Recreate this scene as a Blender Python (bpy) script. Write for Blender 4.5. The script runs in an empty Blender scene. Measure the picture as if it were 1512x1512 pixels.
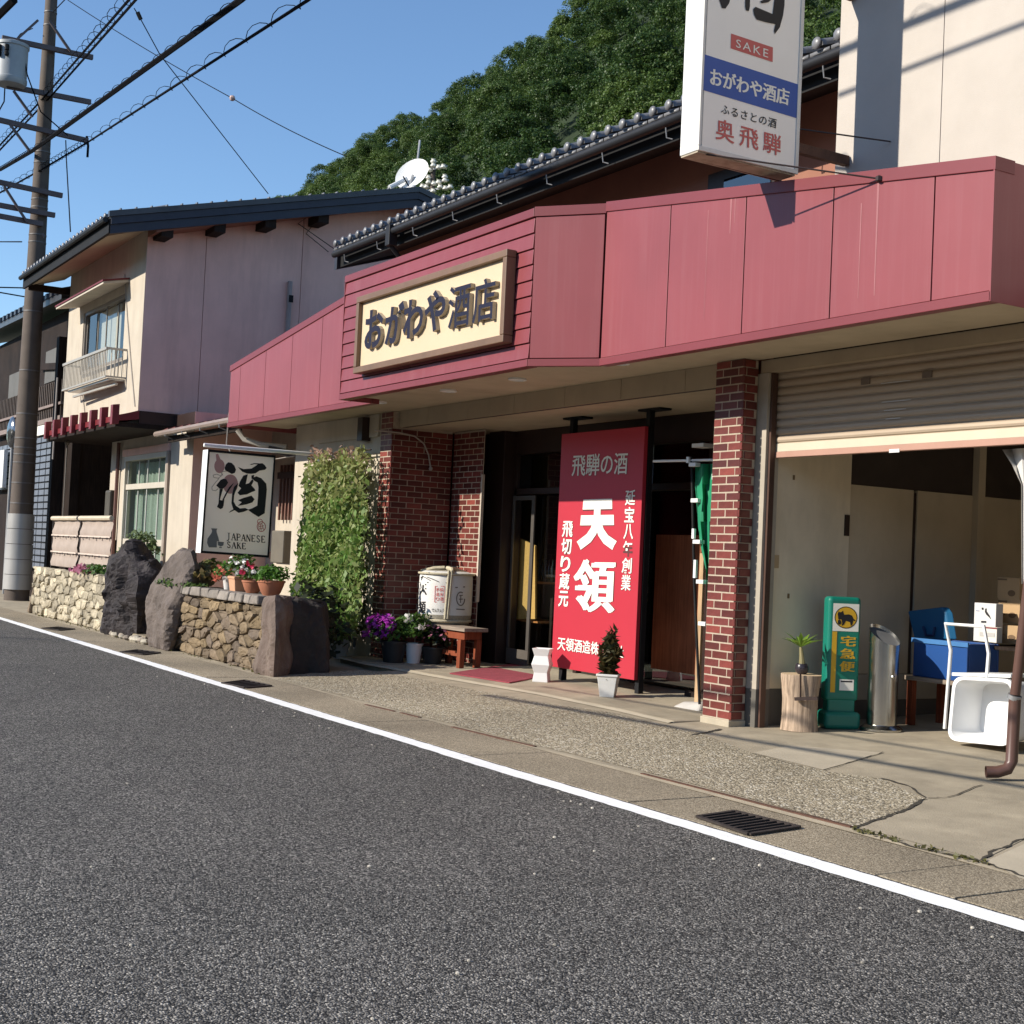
import bpy, bmesh, math, random
import numpy as np
from mathutils import Vector, Matrix
random.seed(11); rng = np.random.default_rng(11)
S = bpy.context.scene
COL = S.collection
V = Vector
# ------------------------------------------------------------------ camera
EYE = 1.5; FPX = 2030.0; YAW = math.radians(58.6); PITCH = math.radians(1.93); ROLL = math.radians(2.65)
CF = V((-math.sin(YAW)*math.cos(PITCH), math.cos(YAW)*math.cos(PITCH), math.sin(PITCH)))
_r0 = V((math.cos(YAW), math.sin(YAW), 0)); _u0 = _r0.cross(CF)
CR = _r0*math.cos(ROLL) + _u0*math.sin(ROLL); CU = -_r0*math.sin(ROLL) + _u0*math.cos(ROLL)
CC = V((0, 0, EYE))
cd = bpy.data.cameras.new('camera'); cam = bpy.data.objects.new('camera', cd); COL.objects.link(cam)
cd.sensor_width = 36; cd.lens = 36*FPX/1512; cd.clip_start = 0.1; cd.clip_end = 3000
cam.matrix_world = Matrix(((CR.x, CU.x, -CF.x, 0), (CR.y, CU.y, -CF.y, 0), (CR.z, CU.z, -CF.z, EYE), (0, 0, 0, 1)))
S.camera = cam
# ------------------------------------------------------------------ sky, sun, exposure
SUN = V((-0.26, -1.0, 0.57)).normalized()          # towards the sun
W = bpy.data.worlds.new('World'); S.world = W; W.use_nodes = True
nt = W.node_tree; bg = nt.nodes['Background']
sky = nt.nodes.new('ShaderNodeTexSky'); sky.sky_type = 'NISHITA'; sky.sun_disc = False
sky.sun_elevation = math.asin(SUN.z); sky.sun_rotation = math.atan2(SUN.x, SUN.y)
sky.air_density = 1.0; sky.dust_density = 0.15; sky.ozone_density = 2.5; sky.altitude = 400
wb = nt.nodes.new('ShaderNodeVectorMath'); wb.operation = 'MULTIPLY'; wb.inputs[1].default_value = (1.01, 1.13, 1.22)   # the camera's cool white balance
nt.links.new(sky.outputs[0], wb.inputs[0]); nt.links.new(wb.outputs[0], bg.inputs[0]); bg.inputs[1].default_value = 0.108
sl = bpy.data.lights.new('sun', 'SUN'); sl.energy = 4.6; sl.angle = math.radians(0.5); sl.color = (1, 0.93, 0.82)
so = bpy.data.objects.new('sun', sl); COL.objects.link(so); so.location = (0, -5, 30)
so.rotation_euler = SUN.to_track_quat('Z', 'Y').to_euler()
S.view_settings.view_transform = 'Standard'; S.view_settings.look = 'None'
S.view_settings.exposure = 0.52; S.view_settings.gamma = 1.0; S.view_settings.use_curve_mapping = False

# ------------------------------------------------------------------ measuring: pixel of the photograph -> point on a real plane
def ray(u, v): return CF + CR*((float(u)-756)/FPX) - CU*((float(v)-756)/FPX)
def PY(u, v, y): d = ray(u, v); return CC + d*(y/d.y)
def PX(u, v, x): d = ray(u, v); return CC + d*(x/d.x)
def PZ(u, v, z): d = ray(u, v); return CC + d*((z-EYE)/d.z)
def PP(u, v, p, n):
    d = ray(u, v); n = V(n); return CC + d*((V(p)-CC).dot(n)/d.dot(n))
GS = 0.03
def gz(y): return max(0.0, GS*(y-5.95))
def PG(u, v, dz=0.0):            # on the sloping forecourt
    p = PZ(u, v, 0)
    if p.y <= 5.95: return p + V((0, 0, dz))
    d = ray(u, v); t = (-GS*5.95 - EYE)/(d.z - GS*d.y); return CC + d*t + V((0, 0, dz))
def PCYL(u, v, c, r):
    d = ray(u, v); a = d.x*d.x+d.y*d.y; b = -2*(d.x*c[0]+d.y*c[1]); q = c[0]**2+c[1]**2-r*r
    disc = b*b-4*a*q
    t = (-b-math.sqrt(max(disc, 0)))/(2*a); return CC + d*t

# ------------------------------------------------------------------ materials
MATS = {}
def lin(r, g, b):
    f = lambda c: (c/255/12.92) if c/255 <= 0.04045 else ((c/255+0.055)/1.055)**2.4
    return (f(r), f(g), f(b))
class NT:
    def __init__(s, name):
        s.m = bpy.data.materials.new(name); s.m.use_nodes = True; s.t = s.m.node_tree; s.b = s.t.nodes['Principled BSDF']
    def n(s, typ, **kw):
        x = s.t.nodes.new(typ)
        for k, v in kw.items():
            if k.startswith('i_'): x.inputs[k[2:].replace('_', ' ')].default_value = v
            else: setattr(x, k, v)
        return x
    def l(s, a, b): s.t.links.new(a, b)
def M(name, col, rough=0.7, var=0.12, scale=3.0, bump=0.0, bscale=60.0, metal=0.0, spec=0.4, rand=0.0, island=0.0, stain=0.0, stain_col=(0.1, 0.085, 0.07), stain_scale=(1.2, 1.2, .35), streak=None, tint=None, trans=0.0):
    if name in MATS: return MATS[name]
    t = NT(name); b = t.b
    b.inputs['Roughness'].default_value = rough; b.inputs['Metallic'].default_value = metal
    b.inputs['Specular IOR Level'].default_value = spec
    geo = t.n('ShaderNodeNewGeometry')
    tc = t.n('ShaderNodeTexCoord'); pos = tc.outputs['Object'] if rand else geo.outputs['Position']
    nz = t.n('ShaderNodeTexNoise', i_Scale=scale, i_Detail=6.0, i_Roughness=0.6); t.l(pos, nz.inputs['Vector'])
    mp = t.n('ShaderNodeMapRange'); mp.inputs['From Min'].default_value = 0.3; mp.inputs['From Max'].default_value = 0.7
    mp.inputs['To Min'].default_value = 1-var; mp.inputs['To Max'].default_value = 1+var
    t.l(nz.outputs[0], mp.inputs['Value'])
    fac = mp.outputs[0]
    def mul(f, src, amt):
        r = t.n('ShaderNodeMapRange'); r.inputs['To Min'].default_value = 1-amt; r.inputs['To Max'].default_value = 1+amt
        t.l(src, r.inputs['Value']); mm = t.n('ShaderNodeMath', operation='MULTIPLY'); t.l(f, mm.inputs[0]); t.l(r.outputs[0], mm.inputs[1]); return mm.outputs[0]
    if rand:
        oi = t.n('ShaderNodeObjectInfo'); fac = mul(fac, oi.outputs['Random'], rand)
    if island: fac = mul(fac, geo.outputs['Random Per Island'], island)
    vm = t.n('ShaderNodeVectorMath', operation='SCALE'); vm.inputs[0].default_value = col
    t.l(fac, vm.inputs['Scale']); out = vm.outputs[0]
    if tint:                       # second colour picked per island / object
        mx = t.n('ShaderNodeMix', data_type='RGBA'); mx.inputs[7].default_value = (*tint, 1)
        vm2 = t.n('ShaderNodeVectorMath', operation='SCALE'); vm2.inputs[0].default_value = tint; t.l(fac, vm2.inputs['Scale'])
        src = t.n('ShaderNodeObjectInfo').outputs['Random'] if rand else geo.outputs['Random Per Island']
        pw = t.n('ShaderNodeMath', operation='MULTIPLY'); pw.inputs[1].default_value = 7.31; t.l(src, pw.inputs[0])
        fr = t.n('ShaderNodeMath', operation='FRACT'); t.l(pw.outputs[0], fr.inputs[0])
        t.l(fr.outputs[0], mx.inputs[0]); t.l(out, mx.inputs[6]); t.l(vm2.outputs[0], mx.inputs[7]); out = mx.outputs[2]
    if stain:
        mg = t.n('ShaderNodeMapping'); mg.inputs['Scale'].default_value = stain_scale; t.l(geo.outputs['Position'], mg.inputs['Vector'])
        n2 = t.n('ShaderNodeTexNoise', i_Scale=2.0, i_Detail=8.0, i_Roughness=0.65); t.l(mg.outputs[0], n2.inputs['Vector'])
        r2 = t.n('ShaderNodeMapRange'); r2.inputs['From Min'].default_value = 0.48; r2.inputs['From Max'].default_value = 0.75; r2.inputs['To Max'].default_value = stain
        t.l(n2.outputs[0], r2.inputs['Value']); mx = t.n('ShaderNodeMix', data_type='RGBA'); mx.inputs[7].default_value = (*stain_col, 1)
        t.l(r2.outputs[0], mx.inputs[0]); t.l(out, mx.inputs[6]); out = mx.outputs[2]
    t.l(out, b.inputs['Base Color'])
    if trans: b.inputs['Transmission Weight'].default_value = trans
    if bump:
        n3 = t.n('ShaderNodeTexNoise', i_Scale=bscale, i_Detail=5.0); t.l(pos, n3.inputs['Vector'])
        bp = t.n('ShaderNodeBump'); bp.inputs['Strength'].default_value = bump; bp.inputs['Distance'].default_value = 0.02
        t.l(n3.outputs[0], bp.inputs['Height']); t.l(bp.outputs[0], b.inputs['Normal'])
    MATS[name] = t.m; return t.m
def leafmat(name, c1, c2, transl=0.35, rough=0.5):
    if name in MATS: return MATS[name]
    t = NT(name); b = t.b; geo = t.n('ShaderNodeNewGeometry')
    at = t.n('ShaderNodeAttribute', attribute_name='tint')
    mx = t.n('ShaderNodeMix', data_type='RGBA'); mx.inputs[6].default_value = (*c1, 1); mx.inputs[7].default_value = (*c2, 1)
    ad = t.n('ShaderNodeMath', operation='MULTIPLY_ADD'); ad.inputs[1].default_value = 0.5; t.l(geo.outputs['Random Per Island'], ad.inputs[0])
    ml = t.n('ShaderNodeMath', operation='MULTIPLY'); ml.inputs[1].default_value = 0.5; t.l(at.outputs['Fac'], ml.inputs[0]); t.l(ml.outputs[0], ad.inputs[2])
    t.l(ad.outputs[0], mx.inputs[0]); t.l(mx.outputs[2], b.inputs['Base Color']); b.inputs['Roughness'].default_value = rough
    b.inputs['Specular IOR Level'].default_value = 0.3
    tr = t.n('ShaderNodeBsdfTranslucent'); t.l(mx.outputs[2], tr.inputs[0]); ms = t.n('ShaderNodeMixShader'); ms.inputs[0].default_value = transl
    t.l(b.outputs[0], ms.inputs[1]); t.l(tr.outputs[0], ms.inputs[2]); t.l(ms.outputs[0], t.t.nodes['Material Output'].inputs[0])
    MATS[name] = t.m; return t.m
def grainmat(name, cols, scale, rough=0.85, bump=0.6, big=0.15, patch_col=None, dist=0.01):
    """aggregate: voronoi stones with a colour per cell"""
    if name in MATS: return MATS[name]
    t = NT(name); b = t.b; geo = t.n('ShaderNodeNewGeometry'); b.inputs['Roughness'].default_value = rough; b.inputs['Specular IOR Level'].default_value = 0.35
    nd = t.n('ShaderNodeTexNoise', i_Scale=scale*0.7, i_Detail=2.0); t.l(geo.outputs['Position'], nd.inputs['Vector'])
    sc = t.n('ShaderNodeVectorMath', operation='SCALE'); sc.inputs['Scale'].default_value = 0.6/scale; t.l(nd.outputs[1], sc.inputs[0])
    ad = t.n('ShaderNodeVectorMath', operation='ADD'); t.l(geo.outputs['Position'], ad.inputs[0]); t.l(sc.outputs[0], ad.inputs[1])
    vo = t.n('ShaderNodeTexVoronoi', i_Scale=scale); t.l(ad.outputs[0], vo.inputs['Vector'])
    sp = t.n('ShaderNodeSeparateColor'); t.l(vo.outputs['Color'], sp.inputs[0])
    rp = t.n('ShaderNodeValToRGB'); t.l(sp.outputs[0], rp.inputs[0]); e = rp.color_ramp.elements
    for i, (p, c) in enumerate(cols):
        x = e[i] if i < 2 else e.new(p)
        x.position = p; x.color = (*c, 1)
    ed = t.n('ShaderNodeMapRange'); ed.inputs['From Min'].default_value = 0.25; ed.inputs['From Max'].default_value = 0.75; ed.inputs['To Min'].default_value = 1.0; ed.inputs['To Max'].default_value = 0.62
    t.l(vo.outputs['Distance'], ed.inputs['Value'])
    nb = t.n('ShaderNodeTexNoise', i_Scale=0.7, i_Detail=5.0); t.l(geo.outputs['Position'], nb.inputs['Vector'])
    mb = t.n('ShaderNodeMapRange'); mb.inputs['From Min'].default_value = 0.3; mb.inputs['From Max'].default_value = 0.7; mb.inputs['To Min'].default_value = 1-big; mb.inputs['To Max'].default_value = 1+big
    t.l(nb.outputs[0], mb.inputs['Value']); mm = t.n('ShaderNodeMath', operation='MULTIPLY'); t.l(ed.outputs[0], mm.inputs[0]); t.l(mb.outputs[0], mm.inputs[1])
    vm = t.n('ShaderNodeVectorMath', operation='SCALE'); t.l(rp.outputs[0], vm.inputs[0]); t.l(mm.outputs[0], vm.inputs['Scale'])
    t.l(vm.outputs[0], b.inputs['Base Color'])
    iv = t.n('ShaderNodeMath', operation='MULTIPLY_ADD'); iv.inputs[1].default_value = -1; t.l(vo.outputs['Distance'], iv.inputs[0])
    t.l(sp.outputs[1], iv.inputs[2])
    bp = t.n('ShaderNodeBump'); bp.inputs['Strength'].default_value = bump; bp.inputs['Distance'].default_value = dist
    t.l(iv.outputs[0], bp.inputs['Height']); t.l(bp.outputs[0], b.inputs['Normal'])
    MATS[name] = t.m; return t.m
def glassmat(name, tint=(0.75, 0.8, 0.8), refl=0.12):
    if name in MATS: return MATS[name]
    t = NT(name); tr = t.n('ShaderNodeBsdfTransparent'); tr.inputs[0].default_value = (*tint, 1)
    gl = t.n('ShaderNodeBsdfGlossy'); gl.inputs['Roughness'].default_value = 0.02
    fr = t.n('ShaderNodeFresnel'); fr.inputs[0].default_value = 1.5
    mx = t.n('ShaderNodeMath', operation='MULTIPLY_ADD'); mx.inputs[1].default_value = 1.0; mx.inputs[2].default_value = refl*0.3; t.l(fr.outputs[0], mx.inputs[0])
    geo = t.n('ShaderNodeNewGeometry'); fb = t.n('ShaderNodeMath', operation='SUBTRACT'); fb.inputs[0].default_value = 1.0; t.l(geo.outputs['Backfacing'], fb.inputs[1])   # reflect off the outer face only
    mf = t.n('ShaderNodeMath', operation='MULTIPLY'); t.l(mx.outputs[0], mf.inputs[0]); t.l(fb.outputs[0], mf.inputs[1])
    ms = t.n('ShaderNodeMixShader'); t.l(mf.outputs[0], ms.inputs[0]); t.l(tr.outputs[0], ms.inputs[1]); t.l(gl.outputs[0], ms.inputs[2])
    t.l(ms.outputs[0], t.t.nodes['Material Output'].inputs[0]); MATS[name] = t.m; return t.m
def woodmat(name, col, dark=0.5, sc=(2, 2, 30), rough=0.6, axis=2, rand=0.0):
    if name in MATS: return MATS[name]
    t = NT(name); b = t.b; geo = t.n('ShaderNodeNewGeometry'); mg = t.n('ShaderNodeMapping'); s = [40, 40, 40]; s[axis] = 2.0
    mg.inputs['Scale'].default_value = s; t.l(geo.outputs['Position'], mg.inputs['Vector'])
    n1 = t.n('ShaderNodeTexNoise', i_Scale=1.0, i_Detail=6.0, i_Roughness=0.65); t.l(mg.outputs[0], n1.inputs['Vector'])
    r = t.n('ShaderNodeValToRGB'); r.color_ramp.elements[0].position = 0.35; r.color_ramp.elements[1].position = 0.68
    r.color_ramp.elements[0].color = (col[0]*dark, col[1]*dark, col[2]*dark, 1); r.color_ramp.elements[1].color = (*col, 1)
    t.l(n1.outputs[0], r.inputs[0]); out = r.outputs[0]
    n2 = t.n('ShaderNodeTexNoise', i_Scale=1.7, i_Detail=4.0); t.l(geo.outputs['Position'], n2.inputs['Vector'])
    mr = t.n('ShaderNodeMapRange'); mr.inputs['From Min'].default_value = .3; mr.inputs['From Max'].default_value = .7; mr.inputs['To Min'].default_value = .7; mr.inputs['To Max'].default_value = 1.25; t.l(n2.outputs[0], mr.inputs['Value'])
    vm = t.n('ShaderNodeVectorMath', operation='SCALE'); t.l(out, vm.inputs[0]); t.l(mr.outputs[0], vm.inputs['Scale'])
    t.l(vm.outputs[0], b.inputs['Base Color']); b.inputs['Roughness'].default_value = max(rough, .75); b.inputs['Specular IOR Level'].default_value = .15
    bp = t.n('ShaderNodeBump'); bp.inputs['Strength'].default_value = 0.25; bp.inputs['Distance'].default_value = 0.004; t.l(n1.outputs[0], bp.inputs['Height']); t.l(bp.outputs[0], b.inputs['Normal'])
    MATS[name] = t.m; return t.m

# ------------------------------------------------------------------ mesh helpers
ORG = {}
def setp(o, **k):
    for a, b in k.items(): o[a] = b
    return o
def tag(o, label, cat, group=None, kind=None):
    o['label'] = label; o['category'] = cat
    if group: o['group'] = group
    if kind: o['kind'] = kind
    return o
def thing(name, label, cat, loc, group=None):
    o = bpy.data.objects.new(name, None); o.empty_display_size = 0.2; COL.objects.link(o); o.location = loc; ORG[o.name] = V(loc)
    return tag(o, label, cat, group)
class MB:
    def __init__(s): s.v = []; s.f = []; s.m = []
    def add(s, vs, fs, mi=0):
        k = len(s.v); s.v += [tuple(p) for p in vs]; s.f += [tuple(i+k for i in f) for f in fs]; s.m += [mi]*len(fs); return s
    def box(s, a, b, mi=0):
        x0, x1 = sorted((a[0], b[0])); y0, y1 = sorted((a[1], b[1])); z0, z1 = sorted((a[2], b[2]))
        return s.hex([(x0, y0, z0), (x1, y0, z0), (x1, y1, z0), (x0, y1, z0), (x0, y0, z1), (x1, y0, z1), (x1, y1, z1), (x0, y1, z1)], mi)
    def hex(s, p, mi=0): return s.add(p, [(3, 2, 1, 0), (4, 5, 6, 7), (0, 1, 5, 4), (1, 2, 6, 5), (2, 3, 7, 6), (3, 0, 4, 7)], mi)
    def quad(s, a, b, c, d, mi=0): return s.add([a, b, c, d], [(0, 1, 2, 3)], mi)
    def prism(s, pts, ex, mi=0):
        pts = [V(p) for p in pts]; ex = V(ex); n = len(pts)
        nrm = V((0, 0, 0))
        for i in range(n): nrm += (pts[i]-pts[0]).cross(pts[(i+1) % n]-pts[0])
        if nrm.dot(ex) > 0: pts = pts[::-1]
        return s.add(pts+[p+ex for p in pts], [tuple(range(n)), tuple(range(2*n-1, n-1, -1))]+[(i, i+n, (i+1) % n+n, (i+1) % n) for i in range(n)], mi)
    def beam(s, a, b, w, h, mi=0, up=(0, 0, 1)):
        a, b = V(a), V(b); d = (b-a).normalized(); u = V(up); sd = d.cross(u)
        if sd.length < 1e-4: sd = d.cross(V((0, 1, 0)))
        sd.normalize(); u = sd.cross(d); sd *= w/2; u *= h/2
        return s.hex([a-sd-u, a+sd-u, b+sd-u, b-sd-u, a-sd+u, a+sd+u, b+sd+u, b-sd+u], mi)
    def tube(s, path, r, n=8, mi=0, cap=True):
        path = [V(p) for p in path]; rs = r if isinstance(r, (list, tuple)) else [r]*len(path); k = len(s.v); pr = None
        for i, p in enumerate(path):
            d = (path[min(i+1, len(path)-1)]-path[max(i-1, 0)]).normalized()
            if pr is None:
                a = d.orthogonal().normalized()
            else: a = (pr-d*pr.dot(d)).normalized()
            pr = a; b = d.cross(a)
            for j in range(n):
                t = 2*math.pi*j/n; s.v.append(tuple(p+(a*math.cos(t)+b*math.sin(t))*rs[i]))
        for i in range(len(path)-1):
            for j in range(n):
                s.f.append((k+i*n+j, k+i*n+(j+1) % n, k+(i+1)*n+(j+1) % n, k+(i+1)*n+j)); s.m.append(mi)
        if cap:
            s.f.append(tuple(range(k+n-1, k-1, -1))); s.m.append(mi); e = k+(len(path)-1)*n; s.f.append(tuple(range(e, e+n))); s.m.append(mi)
        return s
    def lathe(s, c, prof, n=20, mi=0, sq=None):
        c = V(c); k = len(s.v)
        for (r, z) in prof:
            for j in range(n):
                t = 2*math.pi*j/n; cx, sx = math.cos(t), math.sin(t)
                if sq: m = max(abs(cx), abs(sx)); cx, sx = cx/m*(1-sq)+cx*sq, sx/m*(1-sq)+sx*sq
                s.v.append((c.x+r*cx, c.y+r*sx, c.z+z))
        for i in range(len(prof)-1):
            for j in range(n):
                s.f.append((k+i*n+j, k+i*n+(j+1) % n, k+(i+1)*n+(j+1) % n, k+(i+1)*n+j)); s.m.append(mi)
        if prof[0][0] > 1e-4: s.f.append(tuple(range(k+n-1, k-1, -1))); s.m.append(mi)
        if prof[-1][0] > 1e-4: e = k+(len(prof)-1)*n; s.f.append(tuple(range(e, e+n))); s.m.append(mi)
        return s
    def ball(s, c, r, n=8, mi=0):
        c = V(c); rr = r if isinstance(r, (tuple, list)) else (r, r, r); k = len(s.v)
        h = max(3, n//2)
        for i in range(h+1):
            ph = math.pi*i/h
            for j in range(n):
                t = 2*math.pi*j/n; s.v.append((c.x+rr[0]*math.sin(ph)*math.cos(t), c.y+rr[1]*math.sin(ph)*math.sin(t), c.z+rr[2]*math.cos(ph)))
        for i in range(h):
            for j in range(n): s.f.append((k+i*n+j, k+(i+1)*n+j, k+(i+1)*n+(j+1) % n, k+i*n+(j+1) % n)); s.m.append(mi)
        return s
    def mesh(s, name, mats, org=V((0, 0, 0)), smooth=False):
        me = bpy.data.meshes.new(name); me.from_pydata([(p[0]-org.x, p[1]-org.y, p[2]-org.z) for p in s.v], [], s.f)
        for m in (mats if isinstance(mats, (list, tuple)) else [mats]): me.materials.append(m)
        if any(s.m): me.polygons.foreach_set('material_index', s.m)
        if smooth: me.polygons.foreach_set('use_smooth', [True]*len(me.polygons))
        me.update(); return me
    def build(s, name, mats, parent=None, smooth=False, bevel=0.0, base=None, seg=2):
        org = ORG[parent.name] if parent else (V(base) if base is not None else V((0, 0, 0)))
        o = bpy.data.objects.new(name, s.mesh(name, mats, org, smooth)); COL.objects.link(o)
        if parent: o.parent = parent
        else: o.location = org
        ORG[o.name] = org
        if bevel:
            md = o.modifiers.new('bevel', 'BEVEL'); md.width = bevel; md.segments = seg; md.limit_method = 'ANGLE'; md.angle_limit = math.radians(40)
        if smooth:
            try: o.data.set_sharp_from_angle(angle=math.radians(40))
            except Exception: pass
        return o
def inst(name, me, loc, parent, rot=None):
    o = bpy.data.objects.new(name, me); COL.objects.link(o); o.parent = parent; o.location = V(loc)-ORG[parent.name]
    if rot is not None: o.rotation_euler = rot
    ORG[o.name] = ORG[parent.name]; return o
def structure(o): o['kind'] = 'structure'; return o
def stuff(o): o['kind'] = 'stuff'; return o

# ---- lettering: glyph outlines from Blender's own built-in font, mapped on to any surface
_T = {}
def textgeo(body, offset=0.0, extrude=0.0, spacing=1.0, res=3):
    key = (body, offset, extrude, spacing)
    if key in _T: return _T[key]
    c = bpy.data.curves.new('txt', 'FONT'); c.body = body; c.offset = offset; c.extrude = extrude; c.space_character = spacing; c.resolution_u = res
    o = bpy.data.objects.new('txt', c); COL.objects.link(o); dg = bpy.context.evaluated_depsgraph_get()
    me = bpy.data.meshes.new_from_object(o.evaluated_get(dg))
    vs = np.array([v.co[:] for v in me.vertices]); fs = [tuple(p.vertices) for p in me.polygons]
    bpy.data.objects.remove(o); bpy.data.curves.remove(c); bpy.data.meshes.remove(me)
    mn = vs.min(0); mx = vs.max(0); vs[:, 0] = (vs[:, 0]-mn[0])/(mx[0]-mn[0]); vs[:, 1] = (vs[:, 1]-mn[1])/(mx[1]-mn[1])
    _T[key] = (vs, fs); return _T[key]
def quadmap(q, fn):
    TL, TR, BR, BL = [np.array(p, float) for p in q]
    def f(u, v, w=0):
        p = (TL*(1-u)+TR*u)*v + (BL*(1-u)+BR*u)*(1-v); return fn(p[0], p[1])
    return f
def put_text(mb, body, q, fn, mi=0, offset=0.0, vertical=False, gap=0.12, nrm=None, spacing=1.0):
    """q = TL,TR,BR,BL in photo pixels; fn maps a pixel on to the sign's surface"""
    if vertical:
        n = len(body); TL, TR, BR, BL = [np.array(p, float) for p in q]; h = 1/(n+(n-1)*gap)
        for i, ch in enumerate(body):
            a = i*h*(1+gap); b = a+h
            put_text(mb, ch, (TL+(BL-TL)*a, TR+(BR-TR)*a, TR+(BR-TR)*b, TL+(BL-TL)*b), fn, mi, offset)
        return
    f = quadmap(q, fn); strikes = [0.0]
    if any(c in '酒奥騨蔵領延創業飛造' for c in body) and offset > .008:      # dense characters: strike twice instead of swelling the outline
        k = min(.05, (offset-.008)*1.3)/len(body); offset = .008; strikes = [-k, 0.0, k]
    vs, fs = textgeo(body, offset, 0.0, spacing)
    for i, dx in enumerate(strikes):
        P = [f(x+dx, y+(dx*.4 if i else 0)) for x, y, _ in vs]
        mb.add([p+(CC-p).normalized()*(.0005*i) for p in P], fs, mi)
def put_poly(mb, pts, fn, mi=0):
    mb.add([fn(*p) for p in pts], [tuple(range(len(pts)))], mi)
def crop(x0, y0, s): return lambda x, y: (x0+x*s, y0+y*s)
def ell(cx, cy, rx, ry, n=24, a0=0): return [(cx+rx*math.cos(2*math.pi*i/n+a0), cy+ry*math.sin(2*math.pi*i/n+a0)) for i in range(n)]
def line_poly(mb, pts, w, fn, mi=0):
    for (a, b) in zip(pts[:-1], pts[1:]):
        a = np.array(a, float); b = np.array(b, float); d = b-a; L = np.hypot(*d)
        if L < 1e-6: continue
        n = np.array([-d[1], d[0]])/L*w/2; put_poly(mb, [a+n, b+n, b-n, a-n], fn, mi)

# ---- leaves
def leaves(name, mats, pos, size, parent=None, base=None, up=0.3, outward=None, aspect=1.6, tint=None, mi=None, droop=0.0, nrm=None):
    pos = np.asarray(pos, float); n = len(pos); size = np.broadcast_to(np.asarray(size, float), (n,))
    N = rng.normal(size=(n, 3)); N /= np.linalg.norm(N, axis=1)[:, None]
    if outward is not None: N = N*0.75 + outward
    N[:, 2] += up; N /= np.linalg.norm(N, axis=1)[:, None]
    A = rng.normal(size=(n, 3)); A[:, 2] -= droop; A -= N*(A*N).sum(1)[:, None]; A /= np.linalg.norm(A, axis=1)[:, None]; B = np.cross(N, A)
    s = size[:, None]
    P = np.stack([pos-A*s*.5*aspect, pos+B*s*.5-N*s*.12, pos+A*s*.5*aspect-N*s*.1, pos-B*s*.5-N*s*.12], 1).reshape(-1, 3)
    org = ORG[parent.name] if parent else (V(base) if base is not None else V((0, 0, 0)))
    P = P-np.array(org)
    me = bpy.data.meshes.new(name); me.vertices.add(4*n); me.vertices.foreach_set('co', P.ravel())
    me.loops.add(4*n); me.loops.foreach_set('vertex_index', np.arange(4*n)); me.polygons.add(n)
    me.polygons.foreach_set('loop_start', np.arange(n)*4); me.polygons.foreach_set('loop_total', np.full(n, 4))
    for m in (mats if isinstance(mats, (list, tuple)) else [mats]): me.materials.append(m)
    if mi is not None: me.polygons.foreach_set('material_index', np.asarray(mi, np.int32))
    a = me.attributes.new('tint', 'FLOAT', 'POINT'); tt = np.zeros(n) if tint is None else np.asarray(tint, float)
    a.data.foreach_set('value', np.repeat(tt, 4)); me.update(calc_edges=True); me.validate()
    o = bpy.data.objects.new(name, me); COL.objects.link(o)
    if parent: o.parent = parent
    else: o.location = org
    ORG[o.name] = org; return o
def blob_pts(c, r, n, shell=0.55, flat=1.0, lower=-0.4):
    d = rng.normal(size=(n, 3)); d /= np.linalg.norm(d, axis=1)[:, None]; d[:, 2] = np.where(d[:, 2] < lower, -d[:, 2], d[:, 2])
    k = shell+(1-shell)*rng.random(n)**0.5; r = np.asarray(r, float)
    lump = 1+0.22*np.sin(d[:, 0]*5+c[0]*3)*np.cos(d[:, 1]*4+c[1]*2)+0.15*np.sin(d[:, 2]*7+c[0])
    return np.array(c)+d*r*(k*lump)[:, None], d

# ================================================================== materials used
def sc(c, k): return tuple(x*k for x in c)
CREAM = M('cream_render', (0.50, 0.435, 0.345), 0.85, 0.07, 2.5, 0.2, 90, stain=0.38, stain_col=(0.30, 0.25, 0.19), stain_scale=(2.2, 2.2, .3))
PINKW = M('pink_grey_render', (0.76, 0.49, 0.41), 0.85, 0.07, 1.5, 0.2, 90, stain=0.40, stain_col=(0.44, 0.27, 0.22), stain_scale=(1.6, 1.6, .22))
WHITEW = M('white_render', (0.485, 0.435, 0.38), 0.85, 0.05, 2.5, 0.12, 120, stain=0.18, stain_col=(0.4, 0.36, 0.3))
BROWNW = M('brown_render', (0.30, 0.135, 0.09), 0.85, 0.12, 1.5, 0.1, 60)
RED = M('crimson_sheet_metal', (0.240, 0.054, 0.060), 0.40, 0.08, 0.9, 0.08, 2.2, spec=0.45, stain=0.10, stain_col=(0.40, 0.22, 0.22), stain_scale=(6, 6, .25))
RED2 = M('crimson_boards', (0.218, 0.044, 0.050), 0.42, 0.09, 0.9, spec=0.4, stain=0.15, stain_col=(.36,.18,.18), stain_scale=(4,4,.6))
REDC = M('crimson_trim', (0.185, 0.036, 0.042), 0.42, 0.08, 0.9, spec=0.4)
DARKRED = M('dark_red_metal', (0.16, 0.022, 0.025), 0.5, 0.15)
SOFFIT = M('soffit_board', (0.47, 0.39, 0.275), 0.8, 0.08, 2, stain=0.3, stain_col=(0.22, 0.18, 0.13))
BEAM = M('beam_panel', (0.40, 0.32, 0.22), 0.75, 0.08, 2, stain=0.3, stain_col=(0.25, 0.2, 0.15))
MORTAR = M('mortar', (0.42, 0.345, 0.26), 0.9, 0.12, 20, 0.3, 200)
BRICK = M('red_brick', (0.160, 0.034, 0.025), 0.42, 0.2, 14, 0.12, 160, spec=0.4, rand=0.4, tint=(0.105, 0.025, 0.021))
DKBROWN = M('dark_brown_metal', (0.030, 0.017, 0.014), 0.4, 0.2)
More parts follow.
